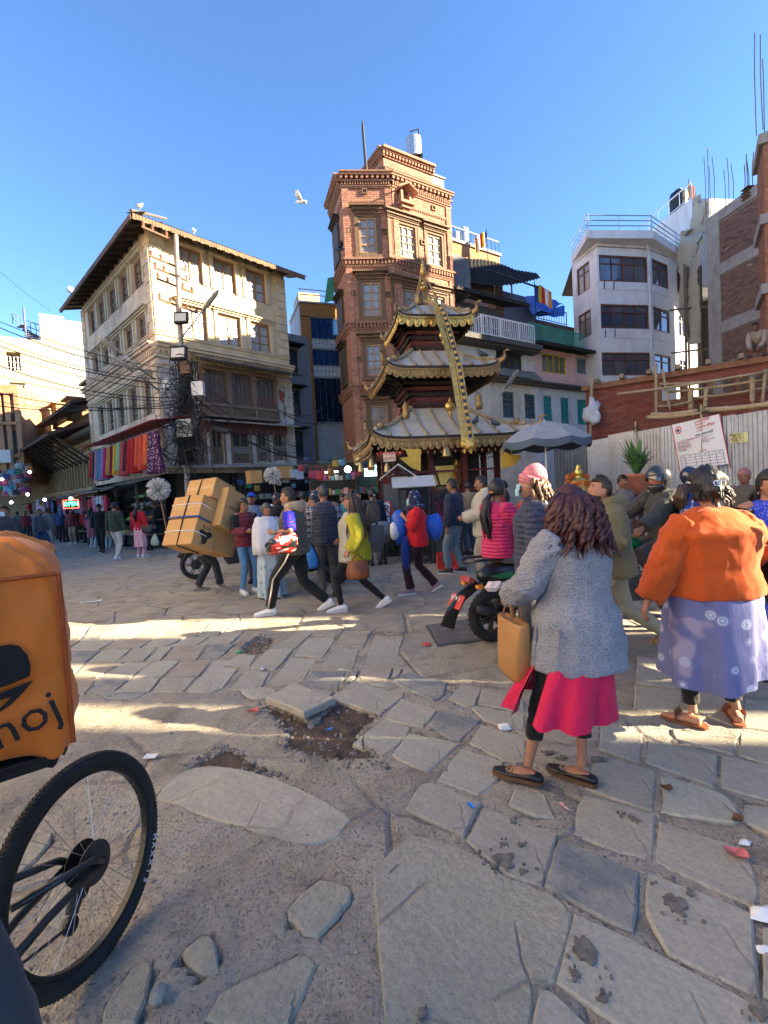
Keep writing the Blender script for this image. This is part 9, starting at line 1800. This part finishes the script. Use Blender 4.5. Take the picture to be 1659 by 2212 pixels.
DC=[((.07,.015,.06),'dark purple dress with white flower print',1),((.06,.012,.07),'second purple dress with white print',1),((.52,.10,.03),'orange red dress with gold trim',0),((.50,.05,.03),'vermilion dress',0),((.48,.07,.03),'flame red dress',0),((.36,.012,.015),'deep red dress',0),((.40,.02,.02),'scarlet embroidered dress',0),((.10,.012,.03),'dark maroon dress',0),((.42,.07,.07),'coral dress',0),((.20,.40,.20),'pale green and white printed dress',2),((.62,.34,.02),'mustard yellow dress',0),((.25,.012,.03),'maroon dress with yellow edge',0),((.55,.30,.05),'short amber dress',0),((.52,.02,.12),'hot pink dress',0),((.30,.22,.34),'lavender grey dress',0),((.04,.22,.32),'teal dress',0),((.48,.16,.24),'pink dress',0),((.02,.045,.025),'dark green dress',0),((.55,.03,.025),'bright red long dress',0)]
n=len(DC)
for i,(c,lb,pr)in enumerate(DC):
 u=u0+.12+(u1-u0-.2)*i/(n-1); L=R_.uniform(.95,1.2)if i>1 else 1.3; w_=.30 if i>1 else .42; k=MB(); N=26
 def ring(v,thick,u=u,L=L,w_=w_,i=i):hw=w_*(.50 if v<.06 else(.62 if v<.3 else .52+.55*max(0,v-.3))); return[FL.p(u+(hw*math.cos(a))*.55,dz-L*v,.9+(thick+.018*v*math.sin(5*a+i))*math.sin(a)*2+.05*math.cos(a)*2*hw)for a in[2*math.pi*j/N for j in range(N)]]
 k.loft([ring(v,.03+.05*v)for v in(0,.05,.12,.2,.32,.45,.6,.75,.9,1.0)])
 m_=cloth(c,.6)if not pr else spots(c,(.6,.6,.62)if pr==1 else(.55,.58,.5),16,(.25,.34)); t=thing('dress',lb+' hanging in the row under the red awning','dress',tuple(FL.p(u,dz-L,.9)),0,'dresses under the awning'); k.build('gown',m_,t,smooth=True)
 k=MB(); k.tube([FL.p(u-.12,dz-.03,.9),FL.p(u,dz+.03,.9),FL.p(u+.12,dz-.03,.9)],.007,4); k.tube([FL.p(u,dz+.03,.9),FL.p(u,dz+.07,.9)],.005,4); k.build('hanger',WHITE,t)
# back walls and shelves of the open shops
def shopfront(fr,ua,ub,z1,dep,label,canopy=None,cz=0.0,cdep=1.5,shelves=3):
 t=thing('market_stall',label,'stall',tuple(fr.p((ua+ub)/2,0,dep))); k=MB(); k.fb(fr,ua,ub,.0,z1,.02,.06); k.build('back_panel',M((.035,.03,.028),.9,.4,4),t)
 for i in range(shelves):k=MB(); d=dep*(.9-.22*i); z=.55+i*.5; k.fb(fr,ua+.05,ub-.05,z-.04,z,.06,d); k.build('shelf',OLDWOOD,t)
 for u in(ua+.04,ub-.04):k=MB(); k.fb(fr,u-.03,u+.03,0,z1,dep-.06,dep); k.build('post',DKWOOD,t)
 if canopy:
  k=MB(); f=lambda u,v:fr.p(ua-.15+(ub-ua+.3)*u,z1+.25-cz*v+.05*noise.noise((u*5,v*3,ua))-.08*math.sin(math.pi*v),.05+cdep*v); k.grid(f,14,6); k.grid(lambda u,v:f(u,v)-V((0,0,.01)),14,6); k.f[84:]=[q[::-1]for q in k.f[84:]]; k.build('canopy',canopy,t,smooth=True)
 return t
TARP=M((.26,.24,.22),.8,.3,5,.3,30,dirt=.5); TARP2=M((.36,.27,.15),.8,.25,5,.3,30,dirt=.4)
SHF=[(0.2,2.4,2.35,'shoe stall under the grey sheet canopy at the building corner',TARP),(2.5,4.6,2.3,'clothes stall with pink and striped shirts under a small sign',TARP),(4.7,6.6,2.2,'garment stall under a sagging canopy further along',TARP2),(6.7,8.7,2.2,'dim stall at the far end of the cream building',TARP)]
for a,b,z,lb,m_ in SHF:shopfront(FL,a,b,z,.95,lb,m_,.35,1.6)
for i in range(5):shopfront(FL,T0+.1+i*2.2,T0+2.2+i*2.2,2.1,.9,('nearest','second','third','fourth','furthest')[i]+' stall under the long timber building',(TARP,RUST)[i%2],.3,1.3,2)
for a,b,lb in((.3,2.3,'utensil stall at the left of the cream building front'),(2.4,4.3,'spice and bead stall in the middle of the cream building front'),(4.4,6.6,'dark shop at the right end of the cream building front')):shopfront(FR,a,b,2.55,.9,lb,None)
# shoes
k=MB(); 
for e in(-.05,.05):k.tube([(e,-.12,.05),(e,-.05,.06),(e,.05,.045),(e,.13,.025)],[(.035,.045),(.04,.05),(.042,.04),(.03,.02)],8,up=(0,0,1))
shp=proto('shoe_pair',k,CL[3])
sp_=[]
for st,(a,b,z,lb,m_)in enumerate(SHF[:1]+SHF[2:3]):
 for r in range(4):
  for i in range(8):u=a+.2+(b-a-.4)*i/7; d=.95*(.9-.22*r)-.12; sp_.append((FL.p(u,.555+min(r,2)*.5+(.28 if r==3 else 0),d+(.1 if r==3 else 0)),math.atan2(FL.u.y,FL.u.x),1.2,R_.choice([CL[3],CL[3],CL[2],CL[1],CL[5],CL[9],M((.25,.75,.05),.5),M((.25,.24,.23),.6)])))
goods(shp,sp_,'pair of shoes on the racks of the shoe stalls','shoes','shoes on the stall racks')
# shirts on hangers
k=MB(); N=18
k.loft([[(w_*math.cos(2*math.pi*i/N),t_*math.sin(2*math.pi*i/N),z)for i in range(N)]for w_,t_,z in((.20,.05,-.6),(.21,.05,-.35),(.20,.045,-.15),(.27,.04,-.06),(.12,.03,0),(.06,.02,.01))])
for e in(-1,1):k.tube([(e*.18,0,-.06),(e*.28,0,-.2),(e*.30,0,-.42)],[(.06,.03),(.065,.03),(.05,.025)],8)
shr=proto('shirt',k,CL[0]); rzf=math.atan2(FL.u.y,FL.u.x)
for i,(c,lb)in enumerate((((.5,.02,.05),'crimson shirt'),((.55,.55,.56),'white shirt'),((.35,.45,.5),'white and blue striped jumper'),((.5,.1,.22),'hot pink jumper'))):goods(shr,[(FL.p(2.75+i*.48,2.0,1.2),rzf,1,cloth(c,.5))],lb+' hanging at the front of the clothes stall','shirt',None)
goods(shr,[(FL.p(4.9+i*.42,2.0+R_.uniform(-.1,.1),1.2),rzf,1,cloth(R_.choice([(.3,.02,.03),(.02,.02,.03),(.05,.08,.2),(.4,.2,.1),(.25,.1,.2)]),.5))for i in range(8)],'garment hanging at the front of the dim stalls','garment','garments on the dim stalls')
goods(shr,[(FL.p(T0+.4+i*.55,1.95+R_.uniform(-.15,.25),1.1+R_.uniform(-.2,.2)),rzf,1,cloth(R_.choice([(.3,.02,.03),(.02,.02,.03),(.05,.08,.2),(.4,.2,.1),(.25,.1,.2),(.4,.4,.4)]),.5))for i in range(18)],'garment hanging along the timber building','garment','garments along the timber building')
# bags and lamps at the left end of the lane
bagp=MB(); bagp.loft([[(w_*math.cos(2*math.pi*i/12),.1*math.sin(2*math.pi*i/12),z)for i in range(12)]for w_,z in((.15,0),(.2,.03),(.2,.2),(.17,.3))]); bagp.tube([(-.12,0,.28),(-.08,0,.45),(.08,0,.45),(.12,0,.28)],.014,5); bgp=proto('hanging_bag',bagp,CL[0])
goods(bgp,[(at(*zp(ZL,R_.uniform(150,265),1380+i*13),22.5+R_.uniform(-1,1)),R_.uniform(-.6,.6),.85,R_.choice(CL))for i in range(20)],'coloured bag hanging in the lane','bag','bags hanging in the lane')
goods(bgp,[(at(*zp(ZL,R_.uniform(-20,150),R_.uniform(1440,1640)),21+R_.uniform(-1,1)),R_.uniform(-.6,.6),.8,R_.choice(CL))for i in range(22)],'small bag on the stalls at the far left','bag','bags on the far-left stalls')
for x,y in((262,1412),(20,1475),(395,1655),(100,1680),(625,1645),(245,1610)):k=MB(); k.ball(at(*zp(ZL,x,y),20),.06,10); tag(k.build('stall_lamp',emit((.95,1,1),3)),'bare white bulb lit over the lane stalls','lamp','bulbs over the lane stalls')
q=at(*zp(ZL,628,1695),18.5); op=thing('open_sign','green neon open sign in a red frame among the lane stalls','sign',tuple(q)); k=MB(); k.box(q+V((0,.03,0)),(.62,.04,.34)); k.build('board',BLACK,op); text('OPEN',q+V((0,-.0,0)),.22,emit((.03,1,.25),4),op,(1,0,0),(0,0,1)); k=MB()
for a,b in(((-.3,.16),(.3,.16)),((.3,.16),(.3,-.16)),((.3,-.16),(-.3,-.16)),((-.3,-.16),(-.3,.16))):k.beam(q+V((a[0],0,a[1])),q+V((b[0],0,b[1])),.015)
k.build('red_tube',emit((1,.05,.03),3),op)
# pots, jars, packets in the shops on the front
potp=MB(); potp.lathe((0,0,0),[(.06,0),(.10,.03),(.11,.1),(.09,.15),(.095,.16)],12); ptp=proto('pot',potp,STEEL); pkp=MB(); pkp.box((0,0,.09),(.13,.08,.18)); pkt=proto('packet',pkp,CL[0],False)
PCOL=CL+[M((.45,.45,.42),.4),M((.3,.2,.1),.6),M((.05,.12,.06),.6),M((.5,.3,.3),.5)]
goods(ptp,[(FR.p(.5+i*.16%1.7,.555+(i//11)*.5,.75-.2*(i//11)),0,R_.uniform(.7,1.2),R_.choice([STEEL,BRS,CL[3],CL[2]]))for i in range(33)],'metal pot on the utensil stall','pot','pots on the utensil stall')
goods(pkt,[(FR.p(2.5+(i%14)*.13,.555+(i//14)*.5,.75-.2*(i//14)),R_.uniform(-.2,.2)+.8,R_.uniform(.7,1.2),R_.choice(PCOL))for i in range(42)],'packet on the shelves of the middle shop','packet','packets in the middle shop')
goods(pkt,[(FR.p(4.5+(i%15)*.14,.555+(i//15)*.5,.75-.2*(i//15)),R_.uniform(-.2,.2)+.8,R_.uniform(.7,1.3),R_.choice(PCOL))for i in range(45)],'packet on the shelves of the end shop','packet','packets in the end shop')
goods(bgp,[(FR.p(.6+i*.33,2.0+R_.uniform(-.2,.2),.95),R_.uniform(0,1),R_.uniform(.4,.8),R_.choice(PCOL))for i in range(18)],'small goods hung at the front of the cream building shops','goods','goods hung at the shop fronts')
for x,y,Y,s,lb,m_ in((985,1205,15.5,.42,'small amber carton perched under the shop awning',CARD),(1280,1170,17.5,.5,'brown carton on the ledge right of the white feather duster',CARD),(1352,1180,17.6,.36,'left white plastic box on the ledge',M((.45,.52,.58),.4)),(1405,1185,17.7,.32,'right white plastic box on the ledge',M((.5,.55,.6),.4))):k=MB(); q=at(*zp(ZM,x,y),Y); k.box(q,(s,s*.8,s),Matrix.Rotation(.75,3,'Z')); tag(k.build('box',m_),lb,'box')
k=MB(); a=at(*zp(ZM,1230,1222),17.3); k.box(a+V((.5,.5,-.0)),(3.0,.5,.05),Matrix.Rotation(.8,3,'Z')); tag(k.build('ledge',OLDWOOD),'wooden ledge carrying cartons over the shop','shelf')
for x,y,Y,r,lb in((1163,1190,14.0,.26,'round bunch of white feather dusters on a pole beside the cartons ledge'),(80,1320,12.5,.30,'bunch of white feather dusters behind the load of cartons')):
 q=at(*zp(ZM,x,y),Y); t=thing('feather_dusters',lb,'duster',(q.x,q.y,0)); k=MB()
 for i in range(190):d=V((R_.gauss(0,1),R_.gauss(0,1),R_.gauss(0,1))).normalized(); k.tube([q+d*r*.3,q+d*r*.75,q+d*r*1.05],[.012,.026,.012],5)
 tag(k.build('bunch',M((.52,.50,.47),.8,.25,12)),kind='stuff').parent=t; t.children[0].location-=V((0,0,0)); t.children[0].location=t.children[0].location-t.location; MB().tube([q,(q.x+.2,q.y,.3)],.02,5).build('pole',WOOD,t)
# passage shops between cream building and pagoda
g0=at(668,1040,17.0); GP=Fr(g0,(1,.12)); shopfront(GP,0,1.7,2.7,.8,'bright little shop in the passage left of the pagoda',None); goods(pkt,[(GP.p(.1+(i%11)*.15,.555+(i//11)*.5,.6),0,R_.uniform(.8,1.3),R_.choice(PCOL))for i in range(44)],'packet in the passage shop','packet','packets in the passage shop')
goods(bgp,[(GP.p(-.2+i*.2,2.3+R_.uniform(-.3,.5),.9),R_.uniform(0,1),R_.uniform(.5,1.0),R_.choice(CL))for i in range(13)],'toy bag hung over the passage shop','bag','bags over the passage shop')
k=MB(); a=GP.p(.45,2.35,.7); k.tube([a,a+GP.u*.6],.025,8); tag(k.build('tube_light',emit((.8,1,.95),3)),'lit tube light in the passage shop','lamp'); k=MB(); k.ball(at(*zp(ZP,85,575),14),.10,10); tag(k.build('bulb',emit((.85,1,.95),5)),'bright bulb left of the pagoda','lamp')
WSF=Fr(BL.p(-.1,0,.5),(1,.08)); shopfront(WSF,0,3.2,3.0,.7,'shop at the foot of the tall brick building behind the pagoda',None); goods(pkt,[(WSF.p(.1+(i%20)*.15,.555+(i//20)*.5,.55),0,R_.uniform(.8,1.4),R_.choice(PCOL))for i in range(60)],'packet in the shop behind the pagoda','packet','packets behind the pagoda'); sb=thing('shop_sign','lit white shop sign with dark letters behind the pagoda columns','sign',tuple(WSF.p(.9,2.3,.75))); k=MB(); k.fb(WSF,.3,1.8,2.15,2.55,.72,.78); k.build('board',emit((.25,.55,.55),1.2),sb); text('Well In',WSF.p(1.05,2.35,.79),.34,KINK,sb,WSF.u,(0,0,1))
# ------------------------------------------------------------------ utility pole, lamps, cameras, wires
pb,pt=at(398,1010,14.7),at(380,508,14.7); PX=V((pb.x,pb.y,0)); UP=thing('utility_pole','grey steel utility pole with rusty crossarms buried in black cable at the corner','pole',tuple(PX)); zt=pt.z
MB().tube([PX,pt],[.10,.065],10).build('pole',M((.24,.20,.18),.6,.3,6,.2,40,.4),UP)
for y,w_,dx in((512,.5,-.2),(568,.55,0),(590,.5,.05),(612,.55,.15),(655,.6,.2)):
 z=at(385,y,14.7).z; d=V((.85,.5,-.25)).normalized(); c=V((PX.x,PX.y,z))+d*dx; k=MB(); k.beam(c-d*w_,c+d*w_,.06,.05); k.build('crossarm',RUST,UP)
 for e in(-.9,-.4,.4,.9):k=MB(); k.lathe(c+d*w_*e+V((0,0,.02)),[(.03,0),(.045,.05),(.03,.08),(.05,.11),(.03,.15),(.01,.17)],8); k.build('insulator',M((.16,.075,.05),.3,.2),UP)
def flood(x,y,Y,s,label):q=at(x,y,Y); t=thing('floodlight',label,'floodlight',tuple(q)); k=MB(); k.box(q,(s,.12,s*.85),Matrix.Rotation(-.2,3,'X')); k.build('housing',BLACK,t); k=MB(); k.box(q+V((0,-.07,0)),(s*.8,.02,s*.6),Matrix.Rotation(-.2,3,'X')); k.build('glass',M((.45,.45,.42),.2,.1),t)
flood(392,687,14.5,.42,'upper rectangular floodlight on the utility pole'); flood(386,763,14.4,.5,'lower black floodlight on the utility pole')
def lamp_arm(pts,label):
 q=[at(*p)for p in pts]; t=thing('street_lamp',label,'street lamp',tuple(q[0])); k=MB(); k.tube(q,.028,6); k.build('arm',STEEL,t,smooth=True); k=MB(); d=(q[-1]-q[-2]).normalized(); k.tube([q[-1]-d*.05,q[-1]+d*.2,q[-1]+d*.6,q[-1]+d*.75],[(.03,.03),(.11,.05),(.10,.045),(.02,.02)],8); k.build('lamp_head',M((.35,.34,.32),.5,.2),t,smooth=True)
lamp_arm(((388,735,14.7),(440,668,14.4)),'lamp arm angled up to the right from the utility pole'); lamp_arm(((335,820,15.2),(300,795,14.4),(262,765,13.9)),'upper street lamp on the corner reaching out to the left'); lamp_arm(((345,845,15.2),(310,818,14.5),(285,800,14.2)),'lower street lamp with a broad hood on the corner')
lamp_arm(((1080,855,16.5),(1092,838,16.3)),'tilted lamp on a bracket on the cream wall right of the pagoda')
q=at(362,832,14.9); t=thing('dome_camera','white dome security camera on the corner','camera',tuple(q)); MB().lathe(q,[(.02,-.2),(.10,-.16),(.13,-.08),(.14,0),(.14,.12),(.12,.2),(.04,.22)],14).build('dome',M((.62,.62,.6),.3,.1),t,smooth=True); k=MB(); k.ball(q+V((0,-.06,-.12)),.075,10); k.build('lens',BPL,t)
for x,y,s,lb,m_ in((400,905,.45,'pale grey meter box on the cable tangle',M((.35,.36,.33),.6)),(428,820,.35,'small white camera in the cables',M((.55,.55,.54),.4)),(402,775,.3,'brown junction box on the cable tangle',RUST),(460,905,.4,'grey cylinder splice in the cables',IRON)):
 q=at(x,y+20,14.4); k=MB(); k.box(q,(s,.2,s*1.2))if 'cyl' not in lb else k.tube([q,q+V((.45,0,-.15))],.08,8); tag(k.build('junction_box',m_),lb,'box')
CAB=M((.012,.012,.013),.5,.2); ct_=MB()
for i in range(150):
 s=R_.random(); c=at(402+R_.gauss(0,14+10*s),800+200*s+R_.uniform(-20,20),14.45+R_.uniform(-.25,.15)); r=R_.uniform(.10,.42); ax=V((R_.gauss(0,.5),-1,R_.gauss(0,.5))).normalized(); a0=R_.uniform(0,6); x_=ax.orthogonal().normalized(); y_=ax.cross(x_)
 ct_.tube([c+(x_*math.cos(a0+t*.5)*r*(1+.2*math.sin(t))+y_*math.sin(a0+t*.5)*r*1.3)for t in range(R_.randint(5,13))],R_.uniform(.007,.016),4)
for i in range(60):x=402+R_.gauss(0,12); ct_.tube([at(x+R_.gauss(0,6),780+45*j,14.5+R_.uniform(-.1,.1))for j in range(6)],R_.uniform(.008,.02),4)
tag(ct_.build('cable_tangle',CAB),kind='stuff',label='thick tangle of black cables wrapped round the utility pole',cat='cables')
def wire(a,b,sag,r,label,group):k=MB(); n=14; k.tube([V(a).lerp(V(b),i/n)-V((0,0,sag*4*(i/n)*(1-i/n)))for i in range(n+1)],r,4); tag(k.build('overhead_wire',CAB),label,'wire',group)
for i,(y0,y1,Y0)in enumerate(((678,800,13),(690,805,13.2),(718,812,13),(733,820,12.8),(745,826,13.5),(775,838,13),(800,843,14),(838,850,14),(860,858,14),(872,862,13.4))):wire(at(-40,y0,Y0+1),at(392+i,y1+4*i%30,14.5),.25+.05*(i%3),.011+.004*(i%2),'black overhead cable crossing in front of the cream building to the left edge','cables to the left')
wire(at(-30,560,20),at(110,672,24),.1,.01,'thin wire high in the sky at far left',None)
for i,(x1,y1,x0,y0)in enumerate(((612,960,410,850),(615,985,415,870),(640,965,410,835),(640,990,420,880),(560,900,410,800),(655,980,430,900),(745,985,600,975),(740,1000,560,950),(700,880,600,884),(720,905,610,892))):wire(at(x0,y0,14.5),at(x1,y1,17.0),.25,.012+.006*(i%3==0),'drooping cable between the utility pole and the passage on the right','cables to the right')
# ------------------------------------------------------------------ bicycle with the orange delivery bag at lower left
BK=thing('bicycle','black delivery bicycle at lower left, rear wheel towards the square','bicycle',(-1.101,1.553,0)); hb_=V((0,0,.343)); fw_=V((-.19,-.98,0)).normalized(); le_=math.radians(6.0); sd=V((fw_.y,-fw_.x,0)); sd=sd if sd.x>0 else-sd; ax=(sd*math.cos(le_)+V((0,0,1))*math.sin(le_)).normalized(); upv=(V((0,0,1))*math.cos(le_)-sd*math.sin(le_)).normalized()
BT=M((.016,.017,.018),.75,.25,12,.3,70); r=.345; NW=72; W2=lambda a,rr,z=0.0:hb_+(fw_*math.cos(a)+upv*math.sin(a))*rr+ax*z
WR_O=MB(); prof=[(-.015,r-.050),(-.022,r-.035),(-.021,r-.016),(-.013,r-.003),(0,r),(.013,r-.003),(.021,r-.016),(.022,r-.035),(.015,r-.050)]; rg=[[W2(2*math.pi*i/NW,q,z)for z,q in prof]for i in range(NW)]; WR_O.loft(rg+[rg[0]],False); TY=WR_O.build('tyre',BT,BK,smooth=True,local=True)
kn=MB()
for i in range(150):a=2*math.pi*i/150; [kn.box(W2(a+.02*(j%2),r-.001-.004*abs(j),j*.0095),(.009,.009,.006))for j in(-1,0,1)]
tag(kn.build('tread_knobs',BT,TY,local=True),kind='stuff')
rm=MB(); pr=[(-.012,r-.046),(-.012,r-.066),(.012,r-.066),(.012,r-.046)]; rg=[[W2(2*math.pi*i/NW,q,z)for z,q in pr]for i in range(NW)]; rm.loft(rg+[rg[0]],False); RIM=rm.build('rim',M((.025,.026,.028),.35,.2,8,.05,40,.4),BK,local=True)
for i in range(28):a=2*math.pi*i/28; e=(-1)**i; k=MB(); k.tube([W2(a+.35*(1 if i%4<2 else-1),.024,e*.028),W2(a,r-.066,0)],.0011,4); k.build('spoke',STEEL,RIM,local=True)
k=MB(); k.tube([hb_-ax*.06,hb_+ax*.07],.018,12); k.lathe(hb_+ax*.03,[(.03,-.004),(.03,.004)],16,axis=ax); k.build('hub',IRON,BK,local=True)
k=MB(); 
for j in range(8):k.lathe(hb_-ax*(.018+.005*j)*1,[(.025,-.001),(.070-.005*j,-.001),(.070-.005*j,.001),(.025,.001)],24,axis=ax)
k.build('cassette',M((.03,.03,.03),.4,.3,20,.1,60,.7),BK,local=True)
k=MB(); k.lathe(hb_+ax*.035,[(.045,-.001),(.068,-.001),(.068,.001),(.045,.001)],32,axis=ax); k.build('brake_disc',M((.06,.06,.065),.4,.2,9,.05,40,.6),BK,local=True)
BF=M((.02,.021,.023),.35,.2,6,.05,40,spec=.5); lo=V(BK.location); g_=lambda x,y,Y:at(x,y,Y)-lo
for e in(-1,1):k=MB(); k.tube([hb_+ax*.065*e,hb_+ax*.055*e+fw_*.2-V((0,0,.01)),hb_+ax*.035*e+fw_*.43-V((0,0,.06))],[(.010,.014),(.011,.015),(.013,.018)],8); k.build('chainstay',BF,BK,smooth=True,local=True); k=MB(); k.tube([hb_+ax*.065*e,hb_+ax*.07*e+V((0,0,.04))+fw_*.04,g_(20 if e>0 else 90-90,1960 if e>0 else 1905,1.30)*.98],[.012,.012,.012],8); k.build('seat_stay',BF,BK,smooth=True,local=True)
k=MB(); bbp=hb_+fw_*.43-V((0,0,.06)); k.tube([bbp,bbp+V((0,0,.55))-fw_*.16],.017,8); k.tube([bbp,bbp+fw_*.6+V((0,0,.35))],.022,8); k.tube([bbp+V((0,0,.5))-fw_*.14,bbp+fw_*.58+V((0,0,.5))],.019,8); k.build('frame',BF,BK,smooth=True,local=True)
fwc=hb_+fw_*1.02; k=MB(); rg=[[fwc+(fw_*math.cos(2*math.pi*i/48)+upv*math.sin(2*math.pi*i/48))*q+ax*z for z,q in prof]for i in range(48)]; k.loft(rg+[rg[0]],False); k.build('tyre',BT,BK,smooth=True,local=True)
k=MB(); d_=hb_-ax*.04-upv*.07; k.tube([d_,d_+fw_*.05-upv*.07],[.025,.02],8); k.lathe(d_-upv*.03,[(.028,-.006),(.028,.006)],14,axis=ax); k.lathe(d_+fw_*.06-upv*.1,[(.028,-.006),(.028,.006)],14,axis=ax); k.tube([d_+fw_*.06-upv*.1,bbp],.005,5); k.build('derailleur',IRON,BK,local=True)
for i,ch in enumerate('MAXXIS'):
 a=-2.60+.075*i; c=W2(math.pi+.42+.088*(i),r-.026,.0225); rad=(W2(math.pi+.42+.088*i,1.0)-hb_).normalized(); tg=rad.cross(ax); text(ch,c,.030,WHITE,None,tg,-rad if(ax.cross(tg)).dot(rad)>0 and False else rad,th=.0008).parent=BK
be_=at(150,1400,1.20); RB_=.62; xr,yr=.31,.24; cq_=be_-Matrix.Rotation(RB_,3,'Z')@V((xr,-yr,0)); BG_=thing('delivery_bag','big orange fabric delivery bag with a black dome logo on the bicycle','delivery bag',(cq_.x,cq_.y,at(110,1620,1.2).z)); ORB=cloth((.80,.205,.025),.8,.6,5)
hz_=at(120,1185,1.25).z-BG_.location.z; k=MB(); N=40
sqr=lambda w_,d,z,ex=.16:[(w_*math.copysign(abs(math.cos(2*math.pi*(i+.5)/N))**ex,math.cos(2*math.pi*(i+.5)/N)),d*math.copysign(abs(math.sin(2*math.pi*(i+.5)/N))**ex,math.sin(2*math.pi*(i+.5)/N)),z+.012*math.sin(i*1.1+z*9))for i in range(N)]
k.loft([sqr(xr*f,yr*f,z)for f,z in((.86,-.012),(.95,.0),(.99,.05),(1.0,.14),(.985,.24),(.995,.32),(.98,hz_-.10),(.95,hz_-.03),(.86,hz_+.005),(.5,hz_+.045),(.1,hz_+.055))])
BO=k.build('bag',ORB,BG_,smooth=True,local=True); smooth_mod(BO,None,0,(.13,.06),2); BG_.rotation_euler=(0,.0,RB_)
k=MB(); k.loft([sqr(xr*.9,.22,-.03),sqr(xr*.93,.235,-.005)]); k.build('base_plate',BLACK,BG_,local=True)
k=MB(); k.tube([(xr*.97,-yr*.99,z)for z in(.02,.15,.3,hz_-.06)],.006,6); k.tube([(x,-yr*1.0,hz_-.06)for x in(-xr*.95,0,xr*.95)],.006,6); k.build('seam',M((.36,.07,.01),.7),BG_,local=True)
BINKB=M((.012,.010,.010),.8,.1)
def bagp_(x,y):q=ray(x,y); n_=Matrix.Rotation(RB_,3,'Z')@V((0,-1,0)); o_=V(BG_.location)+n_*(yr+.032); t=(o_-CAMP).dot(n_)/q.dot(n_); return CAMP+q*t
dome=[bagp_(x,y)for x,y in((-40,1497),(20,1480),(62,1462),(64,1440),(56,1415),(38,1396),(18,1393),(-10,1398),(-40,1420))]; k=MB(); k.loft([dome,[q+V((0,.004,0))for q in dome]]); q=k.build('dome_logo',BINKB,BG_); 
pl2=[bagp_(x,y)for x,y in((-40,1512),(10,1494),(70,1470),(50,1495),(20,1525),(-10,1545),(-40,1560),(-40,1545),(0,1530),(25,1505),(-20,1520))]; k2=MB(); k2.loft([pl2,[q+V((0,.004,0))for q in pl2]]); k2.build('dish_logo',BINKB,BG_)
a,b=bagp_(10,1575),bagp_(90,1535); text('bhoj',bagp_(25,1572),.115,BINKB,BG_,b-a,(b-a).cross(V((0,1,0)))*-1 if(b-a).cross(V((0,1,0))).z<0 else(b-a).cross(V((0,1,0))),xs=1.0)
for ch in BG_.children:
 if ch.name.split('.')[0]in('dome_logo','dish_logo','lettering'):ch.matrix_basis=Matrix.Rotation(-RB_,4,'Z')@ch.matrix_basis
CY=Person('cyclist in dark clothes, only one leg reaching into the lower left corner',(-1.02,.78),yaw(-.19,-.98),1.7,1,tone=SK2,hip=.93,hipy=-.05,lf=(-.44,-.05,.12,0,0,(-1,.4,.2)),rf=(.14,.1,.3,0),lean=.4,lh=(-.22,.55,1.0),rh=(.22,.55,1.0)); CY.trousers(cloth((.05,.055,.06),.5),1.1); CY.top(BLK,.84); CY.shoes(BSH); CY.hair('short'); CY.face()
